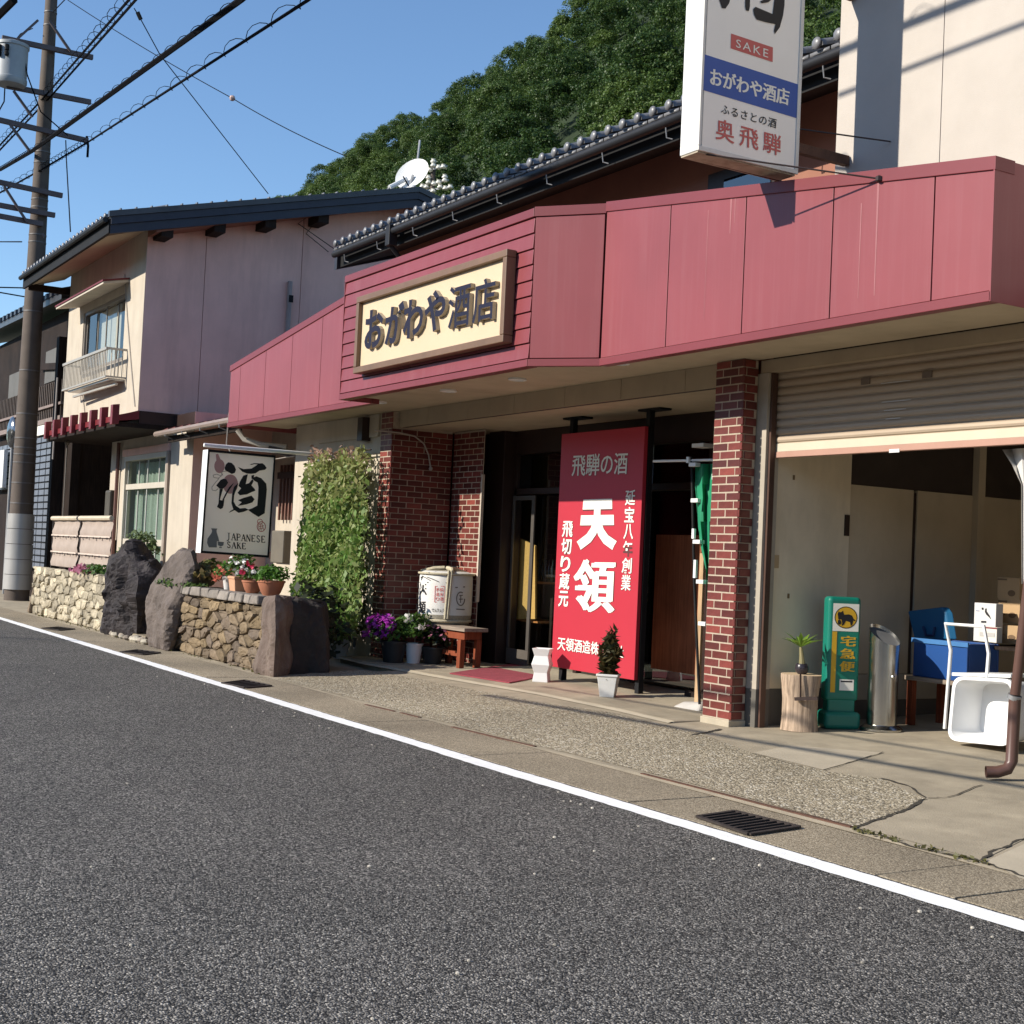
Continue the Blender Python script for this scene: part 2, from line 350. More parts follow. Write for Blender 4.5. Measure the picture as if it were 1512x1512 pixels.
BLACK = M('black_paint', (0.012, 0.012, 0.013), 0.7, 0.2, spec=.2)
INK = M('black_ink', (0.011, 0.010, 0.012), 0.6, 0.05)
NAVY = M('navy_letter', (0.022, 0.024, 0.045), 0.85, 0.05, spec=.12)
LSIDE = M('letter_side', (0.40, 0.34, 0.25), 0.6, 0.05)
WHITEP = M('white_paint', (0.74, 0.74, 0.72), 0.45, 0.04, 6)
WHITEL = M('white_letters', (0.80, 0.77, 0.68), 0.6, 0.02)
BLUEP = M('blue_print', (0.018, 0.075, 0.33), 0.4, 0.06)
REDP = M('red_print', (0.52, 0.10, 0.09), 0.45, 0.08)
SIGNW = M('sign_acrylic', (0.86, 0.81, 0.73), 0.35, 0.03, 2, spec=0.45)
SIGNC = M('sign_cream', (0.60, 0.47, 0.31), 0.5, 0.03, 1.5)
FRAMEB = M('brown_frame', (0.17, 0.10, 0.06), 0.45, 0.15)
SIGNG = M('sign_pale_grey', (0.90, 0.83, 0.73), 0.4, 0.04, 2, spec=0.45)
ALU = M('aluminium', (0.42, 0.41, 0.39), 0.35, 0.08, metal=0.8)
STEEL = M('stainless_steel', (0.50, 0.49, 0.46), 0.22, 0.06, 8, metal=1.0)
GALV = M('galvanised', (0.33, 0.33, 0.33), 0.5, 0.15, metal=0.6)
RUST = M('rusty_steel', (0.10, 0.048, 0.030), 0.8, 0.3, 12, 0.3, 90)
TILE = M('grey_roof_tile', (0.17, 0.17, 0.175), 0.38, 0.25, 6, 0.05, 60, spec=0.55)
DKTILE = M('dark_roof_tile', (0.05, 0.053, 0.06), 0.4, 0.25, 3, spec=0.5)
NAVYB = M('navy_barge_board', (0.028, 0.033, 0.050), 0.5, 0.15)
GUTTER = M('dark_gutter', (0.020, 0.020, 0.022), 0.5, 0.15, spec=.25)
GREYPL = M('grey_plastic', (0.36, 0.32, 0.28), 0.5, 0.1)
ASPH = grainmat('asphalt', [(0, (0.012, 0.0115, 0.011)), (0.3, (0.060, 0.056, 0.051)), (0.60, (0.165, 0.153, 0.138)), (0.88, (0.30, 0.278, 0.25)), (1, (0.56, 0.52, 0.46))], 112, 0.85, 1.0, 0.13, dist=0.012)
PEB = grainmat('pebble_concrete', [(0, (0.16, 0.135, 0.095)), (0.3, (0.31, 0.255, 0.17)), (0.65, (0.47, 0.395, 0.27)), (0.9, (0.61, 0.53, 0.39)), (1, (0.74, 0.68, 0.56))], 62, 0.85, 0.8, 0.15, dist=0.010)
GUTC = grainmat('gutter_concrete', [(0, (0.19, 0.15, 0.10)), (0.5, (0.325, 0.265, 0.18)), (1, (0.50, 0.42, 0.30))], 120, 0.9, 0.5, 0.24, dist=0.005)
CONC = M('smooth_concrete', (0.35, 0.295, 0.21), 0.85, 0.20, 2.2, 0.25, 90, stain=0.5, stain_col=(0.20, 0.165, 0.115), stain_scale=(1.3, 1.3, 1))
CONCL = M('pale_concrete', (0.42, 0.36, 0.265), 0.85, 0.12, 2.5, 0.12, 80)
LINE = M('road_marking_paint', (0.93, 0.92, 0.89), 0.6, 0.05, 4, 0.2, 200, stain=0.22, stain_col=(0.3, 0.29, 0.27), stain_scale=(9, 9, 9))
CRACK = M('crack_dirt', (0.05, 0.042, 0.03), 0.95, 0.3, 20)
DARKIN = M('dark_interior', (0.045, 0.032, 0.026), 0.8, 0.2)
WOODD = woodmat('dark_old_wood', (0.032, 0.021, 0.016), 0.45)
WOODB = woodmat('brown_door_wood', (0.38, 0.13, 0.06), 0.6)
WOODR = woodmat('red_stool_wood', (0.24, 0.062, 0.028), 0.6, axis=2)
WOODP = woodmat('grey_plank_wood', (0.34, 0.27, 0.21), 0.55, axis=0)
WOODL = woodmat('pale_timber', (0.45, 0.30, 0.17), 0.7)
GL = glassmat('window_glass', (.93, .95, .94))
GLD = glassmat('dark_window_glass', (0.35, 0.38, 0.4), 0.4)
GARW = M('garage_cream_wall', (0.70, 0.59, 0.43), 0.8, 0.1, 1.5, stain=0.3, stain_col=(0.3, 0.25, 0.17))
SHUT = M('shutter_beige', (0.42, 0.33, 0.24), 0.5, 0.05, 1.0, metal=0.15, stain=0.2, stain_col=(0.3, 0.22, 0.15), stain_scale=(1, 1, 3))
SHUTBAR = M('shutter_bar', (0.42, 0.24, 0.18), 0.5, 0.06)

# ================================================================== ground
g = MB(); n = 12
xs = [-900, -300, -120, -60, 60, 300, 900]; ys = [-900, -300, -60, 0, 60, 300, 900]
for i in range(6):
    for j in range(6): g.quad((xs[i], ys[j], -.05), (xs[i+1], ys[j], -.05), (xs[i+1], ys[j+1], -.05), (xs[i], ys[j+1], -.05))
structure(g.build('ground', M('earth', (0.13, 0.12, 0.085), 0.95, 0.3, 0.3)))
g = MB()
for i in range(20): g.quad((-110+8*i, -3.6, 0), (-102+8*i, -3.6, 0), (-102+8*i, 5.24, 0), (-110+8*i, 5.24, 0))
structure(g.build('road', ASPH))
# painted edge line with a slightly ragged border
g = MB(); N = 900; e = [(0, 0)]*(N+1)
xx = [-90+100*(i/N)**0.55 for i in range(N+1)]
lo = [5.045+random.uniform(-.006, .006)+.006*math.sin(x*1.7) for x in xx]; hi = [5.205+random.uniform(-.005, .005) for x in xx]
for i in range(N): g.quad((xx[i], lo[i], .004), (xx[i+1], lo[i+1], .004), (xx[i+1], hi[i+1], .004), (xx[i], hi[i], .004))
structure(g.build('edge_line', LINE))
# far side of the road: verge with a low kerb (behind the camera)
structure(MB().box((-110, -6.2, -.04), (50, -3.62, .1)).build('far_pavement', GUTC))
# unseen houses and hill added behind the camera to hold back sky light
opp = MB()
OPW = M('sky_blocker_wall', (0.36, 0.30, 0.23), 0.85, 0.15, 1.0); OPR = M('sky_blocker_roof', (0.06, 0.06, 0.065), 0.5, 0.2)
for x0, x1, hh in ((-46, -34, 4.4), (-32, -22, 4.8), (-19, -11, 4.0), (-8, 1, 4.6), (4, 14, 4.4), (17, 30, 4.6)):
    o = MB().box((x0, -20, -.04), (x1, -12.2, hh)).build('sky_blocker_house', OPW); structure(o)
    structure(MB().prism([(x0-.4, -11.4, hh-.2), (x0-.4, -16.1, hh+1.6), (x0-.4, -20.8, hh-.2)], (x1-x0+.8, 0, 0)).build('sky_blocker_roof', OPR))
m = MB(); prof = [(-38, 0), (-70, 9), (-130, 25), (-230, 52), (-330, 72)]
for k in range(25):
    x = -600+50*k
    for (y, z) in prof: m.v.append((x, y-14*math.sin(x*.013), z*(1+.12*math.sin(x*.021+1)) if z else -.06))
for k in range(24):
    for j in range(4): m.f.append((k*5+j, (k+1)*5+j, (k+1)*5+j+1, k*5+j+1)); m.m.append(0)
structure(m.build('sky_blocker_hill', M('sky_blocker_forest', (0.022, 0.042, 0.012), 0.95, 0.4, 0.3)))  # added slope out of view, shaped to block low sky fill
# gutter slabs, one by one
gut = structure(MB().quad((-110, 5.242, -.012), (50, 5.242, -.012), (50, 5.96, -.012), (-110, 5.96, -.012)).build('roadside_gutter', CRACK))
joints = [-7.02, -4.935, -4.435]
x = -4.435; edges = [-4.435, -4.935, -7.02]
x = -7.02
while x > -34: x -= 2.0; edges.append(x)
x = -4.435
up = []
while x < 1: x += 2.0; up.append(x)
edges = up[::-1]+edges
for a, b in zip(edges[:-1], edges[1:]):
    dz = random.uniform(-.0015, .0015)
    m = MB().box((b+.007, 5.246, -.05), (a-.007, 5.945, .002+dz)).build('gutter_slab', GUTC, gut, bevel=.006)
structure(MB().quad((-110, 5.246, -.001), (edges[-1], 5.246, -.001), (edges[-1], 5.945, -.001), (-110, 5.945, -.001)).build('far_gutter', GUTC))
# sloping concrete forecourt + paved yard further left
g = MB()
for i in range(12): 
    x0 = -15.2+i*1.5; g.quad((x0, 5.95, 0), (x0+1.5, 5.95, 0), (x0+1.5, 15, gz(15)), (x0, 15, gz(15)))
forec = structure(g.build('forecourt', CONC))
structure(MB().quad((-60, 5.95, -.008), (-15.2, 5.95, -.008), (-15.2, 16, .0), (-60, 16, .0)).build('yard', CONC))
# exposed pebble apron
pp = [(408, 1003), (470, 992), (540, 990), (620, 1003), (700, 1019), (800, 1038), (900, 1052), (1030, 1082), (1112, 1113), (1215, 1139), (1300, 1150), (1365, 1180), (1340, 1194), (1262, 1221), (1100, 1178), (948, 1139), (800, 1103), (668, 1070), (540, 1036)]
structure(MB().add([PG(*p, .004) for p in pp], [tuple(range(len(pp)))]).build('pebble_apron', PEB))
# pale repair patches and the right hand slabs
structure(MB().add([PG(*p, .0035) for p in [(1112, 1112), (1168, 1101), (1305, 1112), (1215, 1137)]], [(0, 1, 2, 3)]).build('concrete_patch', CONCL))
pp = [(1268, 1222), (1345, 1196), (1372, 1181), (1480, 1183), (1560, 1192), (1600, 1195), (1600, 1250), (1512, 1240), (1449, 1271)]
structure(MB().add([PG(*p, .003) for p in pp], [tuple(range(len(pp)))]).build('concrete_slab', CONC))
pp = [(1456, 1272), (1512, 1247), (1600, 1262), (1600, 1330), (1512, 1300)]
structure(MB().add([PG(*p, .003) for p in pp], [tuple(range(len(pp)))]).build('concrete_slab', CONCL))
# strip of finer concrete between gutter and apron
structure(MB().add([V((-14.5, 5.95, .003)), V((-2, 5.95, .003)), PG(1600, 1320, .0015), PG(1262, 1226, .003), PG(948, 1143, .003), PG(668, 1073, .003), PG(540, 1040, .003)], [tuple(range(7))]).build('kerb_strip', M('kerb_concrete', (0.40, 0.335, 0.235), .9, .2, 3, .2, 80)))
# cracks: narrow dark grooves
def crackline(pts, w=.012):
    g = MB(); P = [PG(*p, .006) for p in pts]; Q = []
    for a, b in zip(P[:-1], P[1:]):
        for k in range(5): Q.append(a.lerp(b, k/5)+V((random.uniform(-.02, .02), random.uniform(-.015, .015), 0)))
    Q.append(P[-1])
    for a, b in zip(Q[:-1], Q[1:]):
        d = (b-a).normalized(); s = V((-d.y, d.x, 0))*w*random.uniform(.4, 1.3)
        g.quad(a-s, b-s, b+s, a+s)
    o = g.build('ground_crack', CRACK); o['kind'] = 'structure'; return o
crackline([(1262, 1222), (1310, 1206), (1345, 1194), (1368, 1180)], .014)
crackline([(1262, 1224), (1310, 1238), (1350, 1253), (1400, 1262), (1447, 1272)], .014)
crackline([(1447, 1272), (1480, 1252), (1520, 1236)], .010)
crackline([(1452, 1274), (1500, 1291), (1560, 1312)], .012)
crackline([(1368, 1180), (1400, 1178), (1450, 1160)], .007)
crackline([(1215, 1138), (1260, 1125), (1304, 1111)], .004)
crackline([(1110, 1113), (1160, 1126), (1216, 1139)], .004)
crackline([(1022, 1087), (1045, 1081), (1064, 1077)], .02)
crackline([(1300, 1150), (1340, 1160), (1366, 1178)], .012)
# little weeds and grit in the gutter seam
pts = [PG(random.uniform(1190, 1512), 0) if False else None for _ in range(0)]
P = []
for _ in range(90):
    u = random.choice((.05, .1, .3, .33, .62, .85, .97))+random.gauss(0, .04); a = PG(1262, 1226).lerp(PG(1447, 1275), u); P.append((a.x+random.gauss(0, .03), a.y+random.gauss(0, .025), a.z+.01))
for _ in range(130):
    u = random.uniform(0, 1); P.append((-15.3-u*12, 6.02+random.gauss(0, .03), .012))
stuff(leaves('weeds', leafmat('dry_weed', (0.10, 0.10, 0.03), (0.22, 0.19, 0.09)), P, rng.uniform(.012, .03, len(P)), up=.3))
# loose grit on the road
gm = MB()
for _ in range(110):
    x, y = random.uniform(-16, -2.5), random.choice((random.uniform(1.2, 5.0), random.uniform(4.6, 5.04))); r_ = random.uniform(.004, .011); gm.ball((x, y, r_*.5), (r_*1.3, r_, r_*.7), 6)
stuff(gm.build('road_grit', M('grit', (.36, .33, .28), .9, .3, 50, island=.5)))
# steel edge strips let in to the apron
def strip(a, b, w=.035):
    A = PG(*a); B = PG(*b); o = MB().beam(A, B, w, .016).build('steel_edging', RUST, base=A); return o
for k, (a, b, lb) in enumerate([((948, 1143), (1258, 1222), 'long rusty steel edging strip beside the drain grate'), ((668, 1074), (790, 1103), 'rusty steel edging strip in the pebble apron, in front of the red mat'),
    ((540, 1041), (583, 1051), 'short rusty steel edging strip nearest the stone wall end'), ((592, 1053), (620, 1060), 'shortest rusty steel edging strip, between two longer ones')]):
    tag(strip(a, b), lb, 'edging strip', 'rusty steel strips in the apron')
GRT = M('dark_iron', (.035, .026, .022), .8, .3, 20)
def grate(px, label, bars=9):
    c = [PZ(*p, .006) for p in px]; t = thing('drain_grate', label, 'drain grate', sum(c, V())/4, 'drain grates along the gutter')
    b = MB(); b.add([p+V((0, 0, .001)) for p in c], [(0, 1, 2, 3)]); b.build('drain_pit', BLACK, t)
    f = MB()
    for i in range(4): f.beam(c[i]+V((0, 0, .006)), c[(i+1) % 4]+V((0, 0, .006)), .03, .012)
    f.build('grate_frame', GRT, t)
    for k in range(1, bars):
        u = k/bars; A = c[0].lerp(c[3], u); B = c[1].lerp(c[2], u)
        MB().beam(A+V((0, 0, .005)), B+V((0, 0, .005)), .016, .012).build('grate_bar', GRT, t)
grate([(1030, 1207), (1085, 1199), (1180, 1222), (1106, 1233)], 'dark iron drain grate beside the long steel strip')
grate([(328, 1009), (362, 1005), (400, 1013), (362, 1016)], 'drain grate beside the end of the stone planter wall', 5)
grate([(178, 963), (203, 960), (236, 964), (212, 967)], 'drain grate in front of the grey boulder', 4)
grate([(62, 928), (86, 926), (110, 929), (88, 931)], 'farthest drain grate, in front of the pale stone wall', 4)

# ================================================================== shop: fascia, canopy, wall
ZS = 3.42          # soffit
YF, YS_ = 7.42, 6.97   # front planes of the canopy wings and of its raised centre
shop = thing('sake_shop', 'single-storey shop front under a crimson metal canopy with name board', 'shop', (-13.5, 8.6, 0.08))
XL0, XL1 = -20.9, -15.62; XC1 = -11.25; XR0 = -10.68; XR1 = -6.16
def ztopL(x): return 4.34+(4.87-4.34)*(x-XL0)/(-16.5-XL0)
def ztopR(x): return 4.93+(4.34-4.93)*(x-XR0)/(XR1-XR0)
ZB = 3.36
# hidden core of the canopy (dark backing, so the joints read dark)
core = MB()
core.prism([(XL0+.02, YF+.03, ZB+.06), (XR1-.03, YF+.03, ZB+.06), (XR1-.03, YF+.03, 4.30), (XR0, YF+.03, 4.88), (-15.6, YF+.03, 4.90), (XL0+.02, YF+.03, 4.28)], (0, .12, 0))
core.prism([(XL1+.03, YS_+.03, ZB+.06), (XC1-.02, YS_+.03, ZB+.06), (XR0-.05, YF+.03, ZB+.06), (XL1+.03, YF+.03, ZB+.06)], (0, 0, 1.48))
core.build('canopy_backing', DKBROWN, shop)
def fpanel(x0, x1, zt0, zt1, y, zb=ZB+.075, mat=RED, gap=.006):
    return MB().prism([(x0+gap, y, zb), (x1-gap, y, zb), (x1-gap, y, zt1-.09), (x0+gap, y, zt0-.09)], (0, .028, 0)).build('fascia_panel', mat, shop, bevel=.003)
sx = [XL0]+[PY(u, v, YF).x for u, v in ((354, 570), (391, 560), (430, 545), (474, 525))]+[XL1]
for a, b in zip(sx[:-1], sx[1:]): fpanel(a, b, ztopL(a), ztopL(b), YF)
sx = [XR0]+[PY(u, v, YF).x for u, v in ((986, 420), (1098, 400), (1228, 370), (1378, 340))]+[XR1]
for a, b in zip(sx[:-1], sx[1:]): fpanel(a, b, ztopR(a), ztopR(b), YF)
# caps and bottom trims
def rib(a, b, h, d, name, mat=REDC): return MB().hex([V(a)+V((0, 0, -h)), V(b)+V((0, 0, -h)), V(b)+V((0, d, -h)), V(a)+V((0, d, -h)), V(a), V(b), V(b)+V((0, d, 0)), V(a)+V((0, d, 0))]).build(name, mat, shop, bevel=.004)
rib((XL0-.01, YF-.014, ztopL(XL0)), (XL1-.002, YF-.014, ztopL(XL1)), .095, .2, 'fascia_cap')
rib((XR0+.002, YF-.014, 4.93), (XR1+.018, YF-.014, 4.34), .095, .2, 'fascia_cap')
rib((XL0-.01, YF-.012, ZB+.07), (XL1-.002, YF-.012, ZB+.07), .07, .1, 'fascia_trim')
rib((XR0+.002, YF-.012, ZB+.07), (XR1+.01, YF-.012, ZB+.07), .07, .1, 'fascia_trim')
# raised centre: lapped boards
CT = 4.905
rib((XL1-.02, YS_-.012, CT), (XC1, YS_-.012, CT), .085, .3, 'fascia_cap')
rib((XL1-.02, YS_-.012, ZB+.07), (XC1, YS_-.012, ZB+.07), .07, .12, 'fascia_trim')
zz = [ZB+.075+ (CT-.09-ZB-.075)*k/9 for k in range(10)]
for a, b in zip(zz[:-1], zz[1:]):
    MB().hex([(XL1-.01, YS_-.003, a+.006), (XC1-.004, YS_-.003, a+.006), (XC1-.004, YS_+.028, a+.006), (XL1-.01, YS_+.028, a+.006), (XL1-.01, YS_+.008, b-.006), (XC1-.004, YS_+.008, b-.006), (XC1-.004, YS_+.028, b-.006), (XL1-.01, YS_+.028, b-.006)]).build('fascia_board', RED2, shop, bevel=.002)
MB().box((XL1-.024, YS_-.006, ZB), (XL1-.012, YF+.02, CT)).build('fascia_side', RED, shop)
# angled panel between centre and right wing
a, b = V((XC1, YS_, 0)), V((XR0, YF, 0)); nn = V((b.y-a.y, -(b.x-a.x), 0)).normalized()
def ang(z0, z1, o, name, d=.03, t0=0, t1=1, mat=RED):
    A = a.lerp(b, t0)+nn*o; B = a.lerp(b, t1)+nn*o
    return MB().prism([A+V((0, 0, z0)), B+V((0, 0, z0)), B+V((0, 0, z1)), A+V((0, 0, z1))], -nn*d).build(name, mat, shop, bevel=.003)
ang(ZB+.08, CT-.09, 0, 'fascia_panel', t0=.02, t1=.98); ang(CT-.085, CT+.01, .012, 'fascia_cap', .1, mat=REDC); ang(ZB, ZB+.07, .012, 'fascia_trim', .06, mat=REDC)
# right hand end of the canopy
MB().prism([(XR1+.012, YF-.012, ZB+.001), (XR1+.012, 9.6, ZB+.001), (XR1+.012, 9.6, 4.33), (XR1+.012, YF-.012, 4.33)], (-.011, 0, 0)).build('fascia_panel', RED, shop)
MB().prism([(XL0+.002, YF+.03, ZB), (XL0+.002, 8.9, ZB), (XL0+.002, 8.9, 4.34), (XL0+.002, YF+.03, 4.34)], (.03, 0, 0)).build('fascia_panel', RED, shop)
# soffit, lights, flat roof
s = MB(); s.box((XL0+.04, YF+.05, ZS), (XR1-.05, 8.42, ZS+.05)); s.build('soffit', SOFFIT, shop)
MB().prism([(XL1+.03, YS_+.05, ZS-.002), (XC1-.03, YS_+.05, ZS-.002), (XR0-.1, YF+.045, ZS-.002), (XL1+.03, YF+.045, ZS-.002)], (0, 0, .05)).build('soffit', SOFFIT, shop)
MB().box((XL0+.05, YF+.16, 4.18), (XR1-.05, 9.8, 4.26)).build('canopy_roof', M('roof_sheet', (.2, .12, .1), .7), shop)
for u, v in ((560, 593), (662, 576), (764, 559), (915, 535)):
    p = PZ(u, v, ZS); l = MB(); l.lathe((p.x, p.y, ZS), [(.10, .01), (.10, -.018), (.075, -.022), (.07, -.006), (0, -.006)], 20)
    l.build('soffit_light', WHITEP, shop, smooth=True)
# beam over the entrance (facing boards with joints)
bx = [-16.68]+[PY(u, v, 8.34).x for u, v in ((633, 605), (692, 594), (760, 585), (835, 575), (918, 563), (1013, 552))]+[-9.98]
MB().box((-16.68, 8.352, 3.205), (-9.98, 8.44, ZS)).build('beam_core', DARKIN, shop)
for p0, p1 in zip(bx[:-1], bx[1:]): MB().box((p0+.004, 8.335, 3.2), (p1-.004, 8.351, ZS-.003)).build('beam_board', BEAM, shop)
MB().box((-16.9, 8.445, 3.215), (-9.7, 9.66, 3.25)).build('entrance_ceiling', SOFFIT, shop)
# wall left of the entrance and its return
MB().box((-20.2, 8.3, 0), (-17.08, 8.5, ZS-.004)).build('front_wall', CREAM, shop)
MB().box((-20.2, 8.502, 0), (-20.0, 11.8, ZS-.004)).build('side_wall', CREAM, shop)
MB().box((-19.25, 8.27, 3.1), (-17.2, 8.297, ZS-.006)).build('wall_strip', CREAM, shop)
# shop slab
pp = [(-17.02, 7.78, .08), (-16.0, 7.72, .08), (-14.0, 7.86, .08), (-12.37, 8.02, .08), (-10.9, 8.0, .08), (-9.99, 7.93, .08), (-9.99, 9.95, .08), (-17.02, 9.95, .08)]
structure(MB().prism(pp, (0, 0, -.12)).build('entrance_slab', CONC, bevel=.02))
e = MB()
for (x0, y0, _), (x1, y1, _) in zip(pp[:5], pp[1:6]): e.quad((x0, y0-.06, gz(y0-.06)+.006), (x1, y1-.06, gz(y1-.06)+.006), (x1, y1-.004, gz(y1)+.016), (x0, y0-.004, gz(y0)+.016))
structure(e.build('slab_edging', CONCL))
# entrance: dark framed glazing, sliding door, room behind
YD = 9.72
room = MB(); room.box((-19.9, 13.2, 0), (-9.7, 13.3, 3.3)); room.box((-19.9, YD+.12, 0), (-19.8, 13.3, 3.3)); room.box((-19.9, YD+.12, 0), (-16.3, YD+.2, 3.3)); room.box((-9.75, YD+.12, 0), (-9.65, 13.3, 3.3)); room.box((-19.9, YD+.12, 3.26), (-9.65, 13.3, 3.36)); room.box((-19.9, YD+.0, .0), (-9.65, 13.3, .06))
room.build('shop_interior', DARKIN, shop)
fr = MB()
MB().box((-16.25, 9.50, .08), (-15.83+.0, YD, 3.21)).build('door_jamb', DKBROWN, shop, bevel=.006)
MB().box((-15.868, 9.18, .9), (-15.84, 9.22, 2.6)).build('jamb_trim', M('pale_trim', (.5, .42, .34), .6), shop)
def bar(name, x0, x1, z0, z1, y0=YD-.04, y1=YD+.05, mat=DKBROWN): return MB().box((x0, y0, z0), (x1, y1, z1)).build(name, mat, shop, bevel=.004)
bar('door_header', -15.82, -10.0, 2.9, 3.212); bar('transom', -15.82, -10.0, 2.36, 2.44)
for xm in (-15.8, -14.2, -13.0, -11.72, -10.06): bar('mullion', xm-.04, xm+.04, .08, 2.895)
BRZ = M('bronze_frame', (.13, .115, .1), .4, .1, metal=.5)
# left sliding leaf
dx0, dx1 = -16.05+.25, PY(787, 900, YD).x+.03
dl = MB().box((dx0, YD-.07, .30), (dx0+.05, YD-.045, 2.34)).box((dx1-.07, YD-.07, .30), (dx1, YD-.045, 2.34)).box((dx0+.05, YD-.07, 2.28), (dx1-.07, YD-.045, 2.34)).build('sliding_door', BRZ, shop, bevel=.003)
MB().box((dx0, YD-.072, .1), (dx1, YD-.046, .30)).build('kick_plate', M('kick_plate_metal', (.2, .175, .15), .35, .1, metal=.5), dl)
MB().box((dx0+.05, YD-.062, .30), (dx1-.07, YD-.056, 2.28)).build('door_glass', GL, dl)
MB().box((dx1+.02, YD-.0, .12), (-14.25, YD+.006, 2.34)).build('door_glass', GL, shop)
for x0, x1 in ((-15.76, -14.24), (-14.16, -13.04), (-12.96, -11.76), (-11.68, -10.1)): MB().box((x0, YD+.0, 2.45), (x1, YD+.006, 2.89)).build('transom_glass', GLD, shop)
MB().box((-14.16, YD, .12), (-13.04, YD+.006, 2.34)).build('door_glass', GLD, shop); MB().box((-12.96, YD, .12), (-11.76, YD+.006, 2.34)).build('door_glass', GLD, shop)
# wooden door on the right with its panel and a low step
d = MB().box((-11.67, YD-.0, .1), (-10.1, YD+.03, 2.35)).build('wooden_door', woodmat('very_dark_wood', (.05, .022, .015), .5), shop)
p0 = PY(972, 812, YD-.03); p1 = PY(1030, 1000, YD-.03)
MB().box((PY(972,800,YD).x, YD-.03, PY(1000,992,YD).z), (PY(1031,800,YD).x+.1, YD-.013, PY(1000,790,YD).z)).build('door_panel', WOODB, d)
MB().box((-11.7, 9.42, .08), (-10.0, YD-.045, .16)).build('door_step', WOODD, shop, bevel=.01)
MB().box((-16.7, 9.21, .06), (-16.24, 9.30, 3.21)).build('inner_wall_core', DARKIN, shop)
# upper storey set back behind the canopy: wall, tiled roof, gutter
YE = 9.0; ZE = 6.36
MB().box((-20.35, 9.95, 3.5), (-7.4, 10.1, 6.62)).build('upper_wall', BROWNW, shop)
MB().box((-20.35, 10.1, 3.5), (-20.2, 16.5, 6.9)).build('upper_side_wall', BROWNW, shop)
MB().hex([(-20.85, YE+.06, ZE+.03), (-7, YE+.06, ZE+.03), (-7, 14.2, ZE+1.75), (-20.85, 14.2, ZE+1.75), (-20.85, YE+.06, ZE+.1), (-7, YE+.06, ZE+.1), (-7, 14.2, ZE+1.82), (-20.85, 14.2, ZE+1.82)]).build('roof', DKTILE, shop)
MB().hex([(-20.8, YE+.16, ZE-.20), (-7, YE+.16, ZE-.20), (-7, 10.2, ZE+.18), (-20.8, 10.2, ZE+.18), (-20.8, YE+.16, ZE+.0), (-7, YE+.16, ZE+.0), (-7, 10.2, ZE+.3), (-20.8, 10.2, ZE+.3)]).build('eave_underside', BLACK, shop)
MB().hex([(-20.9, YE+.1, ZE-.24), (-20.8, YE+.1, ZE-.24), (-20.8, 14, ZE+1.4), (-20.9, 14, ZE+1.4), (-20.9, YE+.1, ZE+.06), (-20.8, YE+.1, ZE+.06), (-20.8, 14, ZE+1.75), (-20.9, 14, ZE+1.75)]).build('barge_board', NAVYB, shop)
MB().tube([(-20.7, YE, ZE-.03), (-7, YE, ZE-.03)], .055, 10).build('gutter', GUTTER, shop, smooth=True)
tl = MB(); r = .075
for (y0, y1, z0, z1) in ((YE-.02, YE+1.1, ZE+.10, ZE+.47),):
    k = len(tl.v); nn_ = 8
    for (yy, zz_) in ((y0, z0), (y0+.06, z0+.02), (y1, z1)):
        for j in range(nn_+1):
            t = math.pi*j/nn_; tl.v.append((r*math.cos(t), yy, zz_+r*math.sin(t)*1.05))
    for i in range(2):
        for j in range(nn_): tl.f.append((k+i*9+j, k+i*9+j+1, k+(i+1)*9+j+1, k+(i+1)*9+j)); tl.m.append(0)
    tl.f.append(tuple(k+j for j in range(9))); tl.m.append(0)
tl.ball((0, y0-.012, z0+.035), (.062, .03, .062), 10)
tl.box((-.15, y0+.03, z0-.055), (.15, y0+.3, z0-.02))
TM = tl.mesh('eave_tile', [TILE], smooth=True)
x = -20.6
while x < -7.5: inst('eave_tile', TM, (x, 0, 0), shop); x += .283
for o in shop.children:
    if o.name.startswith('eave_tile'): o.location = (o.location.x, -ORG[shop.name].y, -ORG[shop.name].z)
for x in np.arange(-20.3, -7.5, 1.2): MB().tube([(x, YE, ZE-.09), (x, YE+.02, ZE-.2), (x+.05, YE+.06, ZE-.22)], .008, 5).build('gutter_hook', GALV, shop)
q = PY(578, 345, YE); MB().box((q.x-.07, YE-.07, ZE-.25), (q.x+.07, YE+.07, ZE+.06)).build('gutter_outlet', GUTTER, shop, bevel=.01)
MB().tube([(q.x, YE, ZE-.25), (q.x+.02, YE+.3, ZE-.55), (q.x+.6, 9.9, ZE-.75)], .035, 8).build('upper_downpipe', GUTTER, shop)
# window of the upper wall just above the canopy
p = PY(1054, 258, 9.94); p2 = PY(1125, 262, 9.94)
wf = MB().box((p.x-.05, 9.90, 4.5), (p2.x+.25, 9.948, p.z)).build('upper_window', DKBROWN, shop)
MB().box((p.x+.25, 9.885, 4.5), (p2.x+.2, 9.898, p.z-.12)).build('window_pane', GLD, wf)

